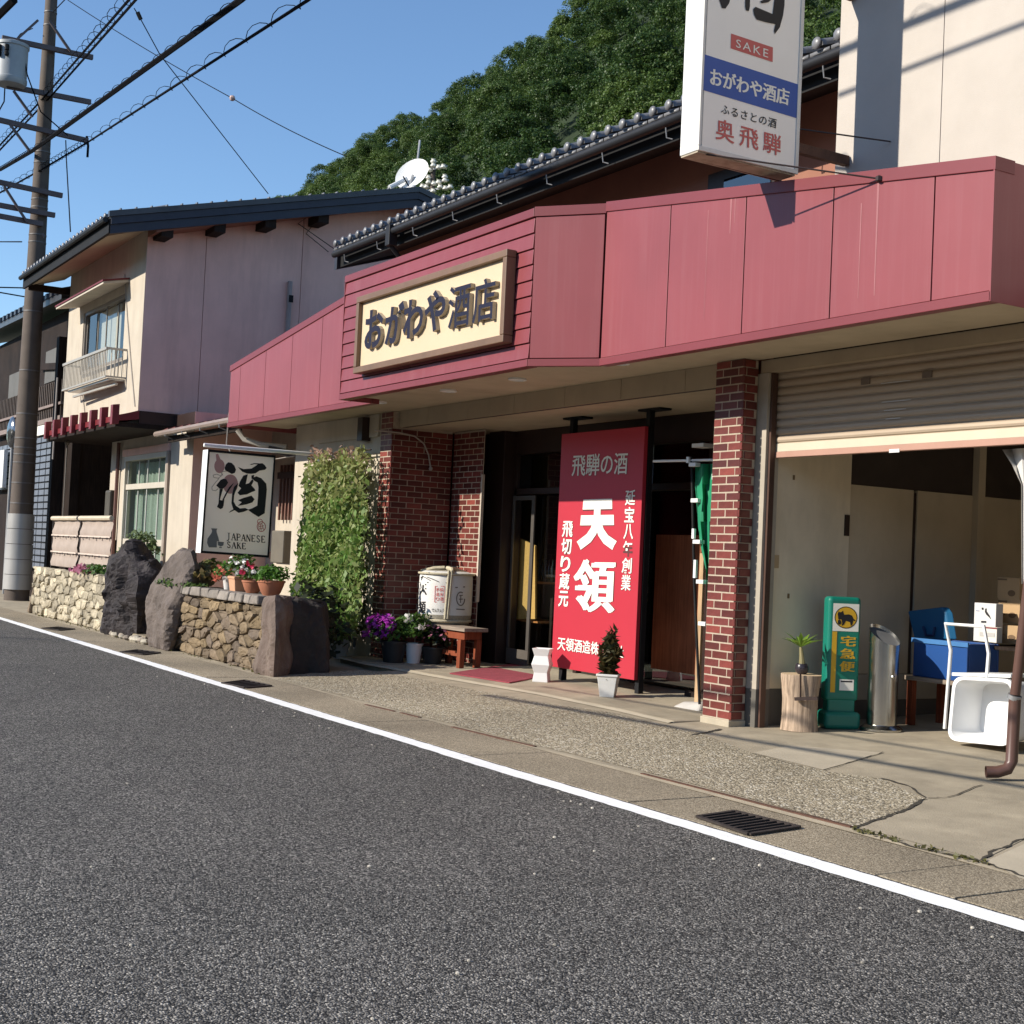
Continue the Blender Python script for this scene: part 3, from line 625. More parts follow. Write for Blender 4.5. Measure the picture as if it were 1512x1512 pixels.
# ================================================================== brickwork
_B = {}
def brickmesh(L, h=.0675, d=.009):
    k = round(L, 2)
    if k not in _B:
        c = .004; m = MB(); L2 = L/2; h2 = h/2
        # local: x along, y outward = -d..0 (front at -d), z up ; chamfered front
        o = [(-L2, 0, -h2), (L2, 0, -h2), (L2, 0, h2), (-L2, 0, h2)]; s1 = [(x, -d+c, z) for x, _, z in o]; f = [(-L2+c, -d, -h2+c), (L2-c, -d, -h2+c), (L2-c, -d, h2-c), (-L2+c, -d, h2-c)]
        m.add(o+s1+f, [(0, 1, 5, 4), (1, 2, 6, 5), (2, 3, 7, 6), (3, 0, 4, 7), (4, 5, 9, 8), (5, 6, 10, 9), (6, 7, 11, 10), (7, 4, 8, 11), (8, 9, 10, 11)])
        _B[k] = m.mesh('brick', [BRICK])
    return _B[k]
def lay(parent, o, ang, length, z0, z1, phase=0.0, course=.0765, L=.235, j=.010):
    """rows of bricks on a face starting at o, running along direction ang"""
    o = V(o); dr = V((math.cos(ang), math.sin(ang), 0)); z = z0+course/2; row = 0
    while z < z1-.02:
        x = -((row % 2)*.5+phase) % 1.0*L if True else 0
        x = -(((row % 2)*.5+phase) % 1.0)*L
        while x < length-.01:
            a = max(x, 0); b = min(x+L-j, length)
            if b-a > .03:
                ln = round(b-a, 2); c = o+dr*((a+b)/2)
                inst('brick', brickmesh(ln), (c.x, c.y, z), parent, (random.uniform(-.006, .006), random.uniform(-.004, .004), ang+random.uniform(-.008, .008)))
            x += L
        z += course; row += 1
pil = thing('brick_pillar', 'free-standing red brick pillar between the entrance and the roller shutter', 'pillar', (-9.76, 8.30, .05))
MB().box((-9.962, 8.249, .04), (-9.588, 8.43, 3.415)).build('mortar_core', MORTAR, pil)
MB().box((-9.975, 8.232, .02), (-9.57, 8.432, .125)).build('pillar_foot', CONCL, pil, bevel=.006)
lay(pil, (-9.965, 8.256, 0), 0, .40, .13, 3.42, .0, L=.215)
lay(pil, (-9.589, 8.245, 0), math.pi/2, .18, .13, 3.42, .25, L=.215)
pl2 = thing('brick_pillar', 'red brick pillar left of the entrance, beside the climbing plants', 'pillar', (-16.88, 8.7, .05))
MB().box((-17.055, 8.249, .04), (-16.738, 9.19, 3.415)).build('mortar_core', MORTAR, pl2)
lay(pl2, (-17.06, 8.256, 0), 0, .345, .05, 3.42, .0, L=.235)
lay(pl2, (-16.739, 8.245, 0), math.pi/2, .95, .05, 3.21, .3)
pl3 = thing('brick_wall', 'narrow red brick wall panel between the pillar and the dark doorway', 'wall', (-16.2, 9.2, .08))
MB().box((-16.70, 9.204, .04), (-15.87, 9.215, 3.205)).build('mortar_core', MORTAR, pl3)
lay(pl3, (-16.70, 9.21, 0), 0, .83, .05, 3.2, .15)
cb = PY(590, 634, 8.25)
pts = [PX(560, 636, -16.70)+V((0, -.06, 0)), PX(590, 639, -16.69), PX(612, 644, -16.69), PX(626, 655, -16.69), PX(633, 672, -16.69), PX(636, 692, -16.69)]
for p in pts[1:]: p.x = -16.69
tag(MB().tube(pts, .012, 6).ball(pts[-1], .03, 8).build('hanging_cable', GREYPL, smooth=True, base=pts[-1]), 'grey cable curving down the inner brick face', 'cable')

# faded rain streaks on the fascia under the stay fixing and the sign
STK = M('faded_streak', (.31, .115, .12), .5, .15, 4)
for (u, v0_, v1_, w_) in ((1297, 268, 436, .010), (1272, 300, 440, .006), (1080, 290, 345, .012), (1086, 288, 330, .006), (1046, 310, 470, .004)):
    a_, b_ = PY(u, v0_, YF-.0015), PY(u-4, v1_, YF-.0015); MB().add([(a_.x-w_, YF-.0015, a_.z), (a_.x+w_, YF-.0015, a_.z), (a_.x+w_*.4, YF-.0015, max(b_.z, ZB+.08)), (a_.x-w_*.4, YF-.0015, max(b_.z, ZB+.08))], [(0, 1, 2, 3)]).build('rain_streak', STK, shop)
# ================================================================== name board over the entrance
YB = 6.85
fTL, fTR, fBR, fBL = [PY(*p, YB) for p in ((524, 442.7), (748.5, 363.3), (742.6, 504), (523, 552))]
x0 = (fTL.x+fBL.x)/2; x1 = (fTR.x+fBR.x)/2; z1 = (fTL.z+fTR.z)/2; z0 = (fBL.z+fBR.z)/2
nb = thing('name_board', 'large cream name board with raised navy characters in a brown frame', 'sign', ((x0+x1)/2, YS_, z0))
w = .075
MB().box((x0+.03, YB+.055, z0+.03), (x1-.03, YS_-.008, z1-.03)).build('board', SIGNC, nb)
for nme, a, b in (('frame_rail', (x0, z1-w), (x1, z1)), ('frame_rail', (x0, z0), (x1, z0+w)), ('frame_stile', (x0, z0+w+.001), (x0+w, z1-w-.001)), ('frame_stile', (x1-w, z0+w+.001), (x1, z1-w-.001))):
    MB().box((a[0], YB, a[1]), (b[0], YS_-.006, b[1])).build(nme, FRAMEB, nb, bevel=.008)
fnB = lambda u, v: PY(u, v, YB+.0)
c8 = crop(320, 280, 600/1512)
for ch, q in (('お', [(551, 455), (622, 432), (612, 578), (548, 600)]), ('が', [(628, 432), (700, 410), (690, 562), (622, 583)]), ('わ', [(694, 418), (770, 392), (762, 538), (690, 560)]), ('や', [(772, 385), (852, 362), (845, 515), (770, 540)]), ('酒', [(862, 365), (944, 340), (938, 502), (858, 522)]), ('店', [(952, 345), (1036, 318), (1030, 480), (950, 502)])):
    vs, fs = textgeo(ch, .028 if ch in 'おがわや' else .010, .02); P = [fnB(*c8(*p)) for p in q]; X0 = (P[0].x+P[3].x)/2; X1 = (P[1].x+P[2].x)/2; Z1 = (P[0].z+P[1].z)/2; Z0 = (P[2].z+P[3].z)/2
    m = MB(); yy = lambda t: YB+.054-.05*t if False else YB+.052-(.05 if t > 0 else 0)
    m.add([(X0+(X1-X0)*a, YB+.0535-(.048 if t > 0 else 0), Z0+(Z1-Z0)*b) for a, b, t in vs], fs)
    nv = []
    for i, f in enumerate(m.f):
        ys = [m.v[k][1] for k in f]
        if max(ys)-min(ys) > .01: m.m[i] = 1
    m.build('letter', [NAVY, LSIDE], nb)

# ================================================================== big projecting light-box sign
BX, BY0, BY1, BZ = -8.30, 6.60, 7.63, 4.72; BT = 7.6
bs = thing('projecting_sign', 'tall white light-box sign projecting above the canopy, with blue band', 'sign', (BX-.12, 7.1, BZ))
MB().box((BX-.235, BY0, BZ), (BX-.012, BY1, BT)).build('sign_box', WHITEP, bs, bevel=.012)
MB().box((BX-.010, BY0+.035, BZ+.035), (BX-.002, BY1-.035, BT-.035)).build('sign_face', SIGNW, bs)
f = MB(); w = .035
f.box((BX-.012, BY0-.002, BZ-.002), (BX+.006, BY1+.002, BZ+w)).box((BX-.012, BY0-.002, BT-w), (BX+.006, BY1+.002, BT+.002)).box((BX-.012, BY0-.003, BZ+w+.001), (BX+.006, BY0+.02, BT-w-.001)).box((BX-.012, BY1-w, BZ+w+.001), (BX+.006, BY1+.003, BT-w-.001))
f.build('sign_frame', M('sign_frame_white', (.62, .60, .55), .4, .08), bs, bevel=.003)
MB().box((BX-.225, BY0+.01, BZ-.012), (BX-.02, BY1-.01, BZ-.001)).build('sign_underside', M('stained_underside', (.42, .36, .27), .8, .25, 5, stain=.7, stain_col=(.14, .09, .05), stain_scale=(3, 3, 3)), bs)
c6 = crop(1000, 0, 260/1356); fS = lambda o: (lambda x, y: PX(*c6(x, y), BX+o))
b = MB(); put_poly(b, [(192, 412), (932, 650), (920, 910), (182, 688)], fS(.0005)); b.build('blue_band', BLUEP, bs)
b = MB(); put_poly(b, [(415, 258), (737, 365), (735, 478), (412, 372)], fS(.0005)); b.build('red_label', REDP, bs)
b = MB(); put_text(b, 'SAKE', [(455, 300), (702, 382), (700, 446), (452, 362)], fS(.003), spacing=1.25); b.build('white_lettering', WHITEL, bs); b = MB()
put_text(b, 'おがわや酒店', [(258, 518), (864, 690), (858, 815), (254, 655)], fS(.003), offset=.032); b.build('white_lettering', WHITEL, bs)
b = MB(); put_text(b, 'ふるさとの酒', [(342, 800), (768, 918), (762, 990), (336, 872)], fS(.002), offset=.008, spacing=1.1); b.build('black_lettering', INK, bs); b = MB()
polys = [[(318, -20), (412, -20), (400, 25), (372, 66), (345, 62)], [(525, -30), (562, -30), (560, 50), (552, 85), (530, 80), (524, 50)],
 [(586, 70), (604, 52), (660, 76), (735, 108), (742, 60), (752, -30), (828, -30), (826, 40), (815, 120), (790, 210), (752, 262), (746, 235), (757, 186), (680, 170), (612, 150), (592, 110)],
 [(640, 10), (700, -20), (735, -10), (700, 18), (650, 26)], [(300, -150), (390, -190), (410, -150), (330, -100)], [(330, -320), (410, -350), (440, -300), (370, -270)], [(470, -280), (860, -180), (850, -130), (470, -235)], [(525, -160), (562, -160), (562, -32), (525, -32)], [(540, -200), (850, -115), (828, -32), (790, -60), (760, -90), (540, -155)]]
for k, p in enumerate(polys): put_poly(b, p, fS(.0025+.0004*k))
b.build('brush_character', INK, bs)
b = MB()
for ch, q in (('奥', [(300, 905), (440, 945), (440, 1110), (295, 1070)]), ('飛', [(482, 965), (625, 1005), (625, 1160), (478, 1120)]), ('騨', [(662, 1005), (800, 1045), (795, 1205), (660, 1165)])): put_text(b, ch, q, fS(.002), offset=.012)
b.build('red_lettering', REDP, bs)
br = MB(); P0 = V((BX-.12, BY1, 4.98)); br.beam(P0, (BX-.12, 8.29, 4.98), .06, .08); br.build('bracket', RUST, bs); br = MB(); br.beam((BX-.12, BY1, 6.4), (BX-.12, 8.29, 6.4), .06, .08); br.build('bracket', RUST, bs)
stay = MB(); q = PY(1298, 264, YF-.02); stay.tube([(BX-.03, BY0+.1, BZ-.01), q], .007, 5); stay.tube([(BX-.02, BY1, 5.1), PY(1315, 209, 8.29)], .007, 5); stay.tube([(BX-.2, BY0+.2, BZ-.005), (BX-.2, BY1, BZ-.01), (BX-.1, 8.2, 4.4)], .008, 5); stay.ball(q, .03, 6); stay.build('stay_wire', DKBROWN, bs)

# ================================================================== swinging style sign on a pole: JAPANESE SAKE
JX = -19.1
def acrylic(name, col, tl=.5):
    t = NT(name); b = t.b; b.inputs['Base Color'].default_value = (*col, 1); b.inputs['Roughness'].default_value = .45; b.inputs['Specular IOR Level'].default_value = .3
    tr = t.n('ShaderNodeBsdfTranslucent'); tr.inputs[0].default_value = (*col, 1); ms = t.n('ShaderNodeMixShader'); ms.inputs[0].default_value = tl
    t.l(b.outputs[0], ms.inputs[1]); t.l(tr.outputs[0], ms.inputs[2]); t.l(ms.outputs[0], t.t.nodes['Material Output'].inputs[0]); return t.m
ACR = acrylic('translucent_acrylic', (.93, .87, .78))
jTL, jTR, jBR, jBL = [PX(*p, JX) for p in ((307.5, 663.5), (407, 672.5), (397, 823.5), (296.5, 816.5))]
js = thing('hanging_sign', 'pale grey hanging sign with black brush character above the flower pots', 'sign', (JX-.1, (jTL.y+jTR.y)/2, jBL.z))
T = .23
o_ = [jTL, jTR, jBR, jBL]; cI = sum(o_, V())/4; n_ = [p+(cI-p).normalized()*.03 for p in o_]; sb = MB()
for i in range(4):
    a, b2, c, d = o_[i], o_[(i+1) % 4], n_[(i+1) % 4], n_[i]; sb.prism([p+V((-T, 0, 0)) for p in (a, b2, c, d)], (T-.012, 0, 0))
sb.build('sign_box', WHITEP, js)
MB().add([p+V((-T+.01, 0, 0)) for p in (n_[3], n_[2], n_[1], n_[0])], [(0, 1, 2, 3)]).build('back_face', ACR, js)
ins = [p+(c-p)*k for p, k, c in ((jTL, .045, (jTL+jBR)/2), (jTR, .045, (jTR+jBL)/2), (jBR, .045, (jTL+jBR)/2), (jBL, .045, (jTR+jBL)/2))]
MB().add([p+V((-.008, 0, 0)) for p in (n_[3], n_[2], n_[1], n_[0])], [(0, 1, 2, 3)]).build('sign_face', ACR, js)
f = MB(); ou = [jTL, jTR, jBR, jBL]
for i in range(4):
    a, b2, c, d = ou[i], ou[(i+1) % 4], ins[(i+1) % 4], ins[i]; f.prism([p+V((-.011, 0, 0)) for p in (a, b2, c, d)], (.016, 0, 0))
f.build('sign_frame', BLACK, js)
c2 = crop(280, 640, 200/1512); fJ = lambda o: (lambda x, y: PX(*c2(x, y), JX-.004+o))
pk = MB(); PINK = M('pink_print', (.50, .27, .235), .5, .05)
put_poly(pk, ell(455, 565, 85, 108), fJ(.0012)); put_poly(pk, ell(333, 365, 58, 78), fJ(.0016)); put_poly(pk, [(292, 232), (318, 228), (350, 300), (300, 320)], fJ(.002)); pk.build('gourd_print', PINK, js)
rb = MB(); RIB = M('ribbon_print', (.36, .33, .29), .5, .05)
for lp in ([(360, 470), (320, 500), (270, 492), (262, 465), (300, 455), (345, 470), (372, 450)], [(372, 470), (352, 440), (372, 425), (420, 420)], [(330, 500), (290, 545), (248, 600), (252, 632), (290, 640), (320, 615)]): line_poly(rb, lp, 7, fJ(.0045))
rb.build('ribbon_print', RIB, js)
ik = MB()
polys = [[(390, 385), (405, 345), (430, 322), (468, 328), (500, 360), (518, 405), (505, 440), (470, 452), (430, 430), (398, 412)], [(297, 580), (345, 520), (375, 505), (408, 510), (430, 548), (405, 590), (370, 618), (335, 618)],
 [(335, 620), (372, 618), (360, 660), (338, 742), (362, 748), (395, 680), (440, 600), (495, 548), (478, 580), (425, 660), (388, 730), (380, 800), (370, 832), (345, 845), (305, 820), (322, 780), (328, 700)],
 [(538, 374), (600, 398), (690, 392), (738, 362), (770, 336), (812, 332), (840, 355), (860, 385), (842, 405), (780, 415), (735, 445), (690, 450), (640, 448), (585, 425)], [(676, 345), (720, 332), (775, 334), (760, 346), (722, 342), (685, 352)],
 [(600, 470), (650, 455), (640, 500), (626, 566), (662, 556), (700, 510), (715, 530), (690, 580), (728, 622), (733, 640), (690, 655), (640, 680), (560, 690), (535, 662), (575, 612), (545, 585), (560, 540)],
 [(690, 470), (722, 462), (712, 510), (690, 505)],
 [(540, 745), (600, 720), (690, 694), (725, 735), (700, 770), (640, 790), (580, 802), (538, 808), (582, 768)],
 [(690, 500), (745, 478), (800, 500), (855, 560), (862, 625), (850, 760), (838, 890), (768, 932), (700, 890), (650, 852), (700, 835), (755, 805), (764, 700), (768, 600), (758, 548), (722, 528)],
 [(545, 553), (522, 620), (497, 690), (492, 760), (517, 808), (562, 838), (620, 832), (662, 852), (600, 876), (545, 886), (502, 856), (438, 886), (456, 864), (488, 848), (467, 780), (474, 680), (495, 595)]]
for k, p in enumerate(polys): put_poly(ik, p, fJ(.0062+.0003*k))
ik.build('brush_character', INK, js); ik = MB()
# roman capitals with serifs, drawn stroke by stroke
def cap(ch, x, y, w, h, sk=.085):
    def L(*pp, t=10): line_poly(ik, [(x+a*w, y+b*h+a*w*sk) for a, b in pp], t, fJ(.0105))
    def sf(a, b, d=.2): L((a-d, b), (a+d, b), t=5)
    if ch == 'J': L((.55, 0), (.55, .9), (.35, 1.15), (.05, 1.15)); sf(.55, 0, .3)
    if ch == 'A': L((.08, 1), (.5, 0), t=6); L((.5, 0), (.92, 1), t=13); L((.25, .64), (.75, .64), t=6); sf(.08, 1); sf(.92, 1)
    if ch == 'P': L((.2, 0), (.2, 1), t=13); L((.2, .03), (.65, .03), (.88, .15), (.88, .38), (.65, .52), (.2, .52), t=8); sf(.2, 1, .22); sf(.1, 0, .15)
    if ch == 'N': L((.12, 1), (.12, 0), t=6); L((.12, 0), (.88, 1), t=13); L((.88, 1), (.88, 0), t=6); sf(.12, 1); sf(.88, 0)
    if ch == 'E': L((.2, 0), (.2, 1), t=13); L((.2, .02), (.85, .02), (.85, .18), t=7); L((.2, .48), (.7, .48), t=7); L((.2, .98), (.88, .98), (.88, .8), t=7)
    if ch == 'S': L((.8, .18), (.6, .02), (.35, .02), (.2, .18), (.28, .4), (.7, .58), (.82, .78), (.62, .98), (.35, .98), (.15, .8), t=10)
    if ch == 'K': L((.2, 0), (.2, 1), t=13); L((.85, 0), (.22, .52), t=6); L((.4, .4), (.9, 1), t=12); sf(.2, 0); sf(.2, 1); sf(.88, 1)
for i, ch in enumerate('JAPANESE'): cap(ch, 412+i*55, 1112+i*55*.0, 48, 74) if False else cap(ch, 412+i*55, 1110+i*55*.085, 48, 74)
ik.build('black_lettering', INK, js); ik = MB()
for i, ch in enumerate('SAKE'): cap(ch, 414+i*56, 1207+i*56*.085, 48, 68)
ik.build('black_lettering', INK, js)
bt = MB(); put_poly(bt, [(240, 1058), (310, 1062), (300, 1085), (304, 1110), (322, 1165), (330, 1205), (305, 1203), (303, 1272), (215, 1272), (195, 1222), (200, 1172), (245, 1110), (250, 1085)], fJ(.0012)); put_poly(bt, [(311, 1207), (383, 1212), (376, 1250), (346, 1262), (316, 1247)], fJ(.0012)); put_poly(bt, [(330, 1265), (360, 1268), (358, 1279), (330, 1277)], fJ(.0012))
bt.build('bottle_print', M('taupe_print', (.23, .205, .185), .5, .04), js)
rd = MB(); ring = lambda cx, cy, rx, ry: [(cx+rx*math.cos(t*math.pi/10), cy+ry*math.sin(t*math.pi/10)) for t in range(21)]
line_poly(rd, ring(800, 1040, 46, 55), 9, fJ(.0012)); line_poly(rd, ring(785, 985, 28, 28), 7, fJ(.0016))
for l in ([(770, 1015), (775, 1075)], [(785, 1000), (800, 1085)], [(770, 1040), (830, 1030)], [(805, 1005), (825, 1075)], [(780, 1065), (825, 1055)]): line_poly(rd, l, 7, fJ(.002))
rd.build('red_stamp_print', REDP, js)
pe = PX(301, 659, JX-.08); MB().tube([(JX-.08, pe.y, pe.z+.02), (JX-.08, 8.28, pe.z+.02)], .028, 10).build('sign_pole', WHITEP, js, smooth=True)
lb = PX(455, 700, JX); MB().box((JX-.14, 8.24, 2.55), (JX-.02, 8.295, 3.0)).build('wall_plate', WHITEP, js)

# ================================================================== tall red board in front of the doors
YR = 9.0
rTL, rTR, rBR, rBL = [PY(*p, YR) for p in ((831.5, 640), (957, 630), (937, 1003), (812, 985))]
x0 = (rTL.x+rBL.x)/2; x1 = (rTR.x+rBR.x)/2-.035; z1 = (rTL.z+rTR.z)/2; z0 = (rBL.z+rBR.z)/2
rbd = thing('red_signboard', 'tall red signboard with large white characters in front of the entrance', 'sign', ((x0+x1)/2, YR, .08))
RB = M('red_board', (.44, .030, .048), .42, .03, 1.0, spec=.4)
MB().box((x0, YR, z0), (x1, YR+.05, z1)).build('board', RB, rbd, bevel=.004)
for xx in (x0+.12, x1-.02):
    MB().box((xx-.035, YR+.054, .07), (xx+.035, YR+.12, 3.2)).build('post', BLACK, rbd)
    MB().box((xx-.2, YR+.06, 3.19), (xx+.2, YR+.22, 3.212)).build('ceiling_plate', BLACK, rbd)
c5 = crop(800, 620, 180/648); fR = lambda o: (lambda x, y: PY(*c5(x, y), YR-o))
def redtext(o, mt, nme, dx=0, dy=0, grow=0.0):
    f0 = fR(o); f = lambda x, y: f0(x+dx, y+dy)
    mb = MB(); put_text(mb, '飛騨の酒', [(163, 185), (458, 170), (452, 288), (158, 300)], f, offset=.012+grow); mb.build(nme, mt, rbd)
    mb = MB(); put_text(mb, '延宝八年創業', [(446, 372), (498, 372), (470, 908), (420, 905)], f, offset=.02+grow, vertical=True, gap=.1); mb.build(nme, mt, rbd)
    mb = MB(); put_text(mb, '飛切り蔵元', [(112, 538), (166, 538), (138, 995), (86, 992)], f, offset=.025+grow, vertical=True, gap=.1); mb.build(nme, mt, rbd)
    mb = MB(); put_text(mb, '天', [(205, 424), (392, 418), (400, 692), (182, 690)], f, offset=.06+grow); mb.build(nme, mt, rbd)
    mb = MB(); put_text(mb, '領', [(180, 742), (392, 745), (378, 1028), (168, 1018)], f, offset=.036+grow); mb.build(nme, mt, rbd)
    mb = MB(); put_text(mb, '天領酒造株式会社', [(86, 1150), (436, 1202), (432, 1268), (82, 1222)], f, offset=.015+grow); mb.build(nme, mt, rbd)
redtext(.0045, WHITEL, 'white_lettering')
redtext(.002, M('outline_print', (.10, .03, .03), .6, .02), 'lettering_outline', 1.5, 2.0, .012)

# ================================================================== storehouse on the right: white upper storey, roller shutter, open garage
wh = thing('storehouse', 'white rendered storehouse at the right with half-raised roller shutter', 'building', (-7.5, 8.6, .1))
YW = 8.30
ux = [-8.57]+[PY(1392, 100, YW).x]+[-4.6, -2.2]
for a, b in zip(ux[:-1], ux[1:]): MB().box((a+.004, YW, 3.9), (b-.004, YW+.03, 9.5)).build('wall_panel', WHITEW, wh)
MB().box((-8.56, YW+.031, 3.6), (-2.2, YW+4, 9.45)).build('upper_block', WHITEW, wh)
YSH = 8.55
# head wall above the shutter, jamb, guide rails
MB().box((-9.56, 8.44, 3.30), (-2.5, 8.62, ZS-.006)).build('shutter_header', BEAM, wh)
MB().box((-9.74, 8.44, .07), (-9.456, 8.60, 3.296)).build('jamb', M('jamb_grey', (.40, .35, .28), .85, .12, 3, stain=.4, stain_col=(.2, .18, .14)), wh)
MB().box((-9.74, 8.437, .07), (-9.4545, 8.60, .42)).build('jamb_foot', M('dark_plinth', (.11, .10, .085), .85, .15), wh)
MB().box((-9.453, 8.47, .08), (-9.425, 8.53, 3.296)).build('guide_rail', M('brown_rail', (.075, .038, .026), .5, .15), wh)
zb = 2.545; zs0 = 2.655
k = 0; zc = zs0; sl = MB()
def slat(z, h=.0735):
    m = MB(); pr = [(0, .004), (-.012, .012), (-.017, .03), (-.014, .05), (-.004, h-.010), (.006, h-.006), (.006, h), (.012, h), (.012, 0), (0, 0)]
    m.prism([(-9.44, YSH+y, z+zz) for y, zz in pr], (7.2, 0, 0)); return m
shu = MB().box((-9.44, YSH+.014, zs0), (-2.3, YSH+.02, 3.31)).build('shutter_curtain', DKBROWN, wh)
while zc < 3.31: slat(zc).build('slat', SHUT, shu); zc += .0735
MB().box((-9.44, YSH-.012, zb+.035), (-2.3, YSH+.03, zs0-.002)).build('bottom_slat', M('pale_slat', (.56, .50, .38), .5, .05), shu)
MB().box((-9.44, YSH-.02, zb-.02), (-2.3, YSH+.036, zb+.033)).build('bottom_bar', SHUTBAR, shu, bevel=.004)
q = PY(1321, 666, YSH-.02); MB().box((q.x-.055, YSH-.026, q.z-.012), (q.x+.055, YSH-.021, q.z+.016)).build('bar_label', WHITEP, shu)
for (u, v) in ((1278, 563), (1369, 553)):
    q = PY(u, v, YSH-.02); MB().box((q.x-.05, YSH-.024, q.z-.028), (q.x+.05, YSH-.016, q.z+.028)).build('shutter_handle', M('handle_brown', (.16, .12, .09), .5), shu)
SM = M('sticker_residue', (.52, .50, .46), .7, .1)
for (u, v, w_) in ((1322, 564, .16), (1323, 592, .16), (1321, 605, .12), (1318, 618, .08)):
    q = PY(u, v, YSH-.02); MB().box((q.x-w_, YSH-.0185, q.z-.004), (q.x+w_, YSH-.0175, q.z+.004)).build('sticker_mark', SM, shu)
# inside
XG = -9.5
MB().box((XG-.1, 8.62, .42), (XG, 9.57, 3.4)).build('side_wall', GARW, wh)
MB().box((XG-.1, 8.62, .05), (XG+.004, 9.57, .418)).build('plinth', M('dark_plinth', (.11, .1, .085)), wh)
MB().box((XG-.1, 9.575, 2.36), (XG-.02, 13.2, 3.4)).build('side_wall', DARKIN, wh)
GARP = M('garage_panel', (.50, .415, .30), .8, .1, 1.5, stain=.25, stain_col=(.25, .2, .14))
for a, b in ((9.575, 10.44), (10.50, 11.33), (11.40, 12.3), (12.31, 13.2)): MB().box((XG-.1, a, .55), (XG-.012, b, 2.355)).build('wall_panel', GARP, wh)
MB().box((XG-.09, 9.6, .06), (XG-.03, 13.2, 2.33)).build('panel_backing', DKBROWN, wh)
MB().box((XG-.1, 9.575, .30), (XG-.006, 13.2, .545)).build('plinth_band', M('plinth_cream', (.4, .36, .29), .8, .1), wh)
MB().box((XG-.1, 9.575, .04), (XG-.008, 13.2, .298)).build('plinth', M('dark_plinth', (.11, .1, .085)), wh)
MB().box((XG-.02, 11.30, .3), (XG+.06, 11.40, 3.39)).build('post', GARP, wh)
MB().box((XG+.002, 9.50, 1.86), (XG+.012, 9.56, 2.06)).build('wall_plate', DKBROWN, wh)
MB().box((XG-.1, 13.2, 0), (-2.2, 13.3, 3.4)).build('back_wall', GARP, wh)
MB().box((-2.3, 8.62, 0), (-2.2, 13.2, 3.4)).build('far_wall', GARW, wh)
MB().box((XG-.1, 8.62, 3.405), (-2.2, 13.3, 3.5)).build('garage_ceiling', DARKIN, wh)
q = PX(1143, 829, XG+.001); MB().box((XG+.001, q.y-.05, q.z-.06), (XG+.012, q.y+.05, q.z+.06)).build('switch_plate', M('switch_beige', (.42, .30, .17), .5), wh)
for (u, v) in ((1172, 705), (1164, 880)): q = PX(u, v, XG+.001); MB().box((XG+.001, q.y-.012, q.z-.022), (XG+.005, q.y+.012, q.z+.022)).build('wall_mark', M('wall_mark', (.2, .13, .06), .8), wh)
MB().tube([(-6.2, 12.4, .2), (-6.2, 12.4, 3.4)], .04, 8).build('inner_pipe', GARP, wh)

def gzz(y): return gz(y)
# ---- things standing in the garage mouth
# stump
c = PY(1181, 1066, 8.72); z0 = gz(c.y)
st = thing('wooden_stump', 'pale sawn log stump with a dark bracket, carrying the small potted plant', 'stump', (c.x, c.y, z0))
m = MB(); n = 22; hgt = .50; k = 0
rows = [(0, 1.0), (.04, .97), (.14, .93), (.28, .94), (.40, 1.02), (.47, 1.08), (hgt, 1.09)]
for z, f_ in rows:
    for j in range(n):
        t = 2*math.pi*j/n; rr = .165*f_*(1+.05*math.sin(3*t+1)+.035*math.sin(5*t+z*4)+.02*math.sin(11*t))
        m.v.append((c.x+rr*math.cos(t), c.y+rr*math.sin(t), z0+z))
for i in range(len(rows)-1):
    for j in range(n): m.f.append((i*n+j, i*n+(j+1) % n, (i+1)*n+(j+1) % n, (i+1)*n+j)); m.m.append(0)
m.build('log', woodmat('pale_log', (.66, .49, .35), .36, rough=.85), st, smooth=True)
MB().add([m.v[(len(rows)-1)*n+j] for j in range(n)], [tuple(range(n))]).build('sawn_top', M('sawn_wood', (.55, .40, .25), .8, .15, 12), st)
fl = PP(1197, 1033, (c.x, c.y-.175, 0), (0.35, -1, 0)); 
MB().beam(PP(1182, 993, (c.x, c.y-.19, 0), (.4, -1, 0)), PP(1182, 1031, (c.x, c.y-.17, 0), (.4, -1, 0)), .012, .01, up=(1, 0, 0)).build('iron_strap', DKBROWN, st)
MB().beam(PP(1174, 1032, (c.x, c.y-.19, 0), (.4, -1, 0)), PP(1208, 1031, (c.x, c.y-.19, 0), (.4, -1, 0)), .03, .03).build('iron_bracket', DKBROWN, st)
# little plant on the stump
pc = V((c.x, c.y, z0+hgt)); sp = thing('potted_plant', 'small palm-leaved plant in a dark speckled pot on the log stump', 'plant', pc)
MB().lathe(pc, [(.035, 0), (.055, .02), (.062, .05), (.056, .085), (.048, .095), (.045, .085), (0, .08)], 16).build('pot', M('speckled_pot', (.03, .025, .03), .3, .9, 90), sp, smooth=True)
MB().tube([pc+V((0, 0, .08)), pc+V((-.01, 0, .16)), pc+V((-.025, 0, .24))], [.03, .02, .014], 8).build('stem', M('green_stem', (.2, .17, .08), .7), sp, smooth=True)
LG = leafmat('bright_leaf', (.14, .25, .03), (.28, .40, .07))
for k in range(20):
    a = k*2.4; L = .15+.08*random.random(); t0 = pc+V((-.025, 0, .24)); d = V((math.cos(a), math.sin(a), .45 if k % 3 else .9)).normalized(); e = t0+d*L+V((0, 0, -.01)); s_ = d.cross(V((0, 0, 1))).normalized()*.020
    mid = t0+d*L*.55+V((0, 0, .012)); MB().add([t0, mid-s_, e, mid+s_, mid+V((0, 0, -.008))], [(0, 1, 4), (1, 2, 4), (2, 3, 4), (3, 0, 4)]).build('leaf', LG, sp)
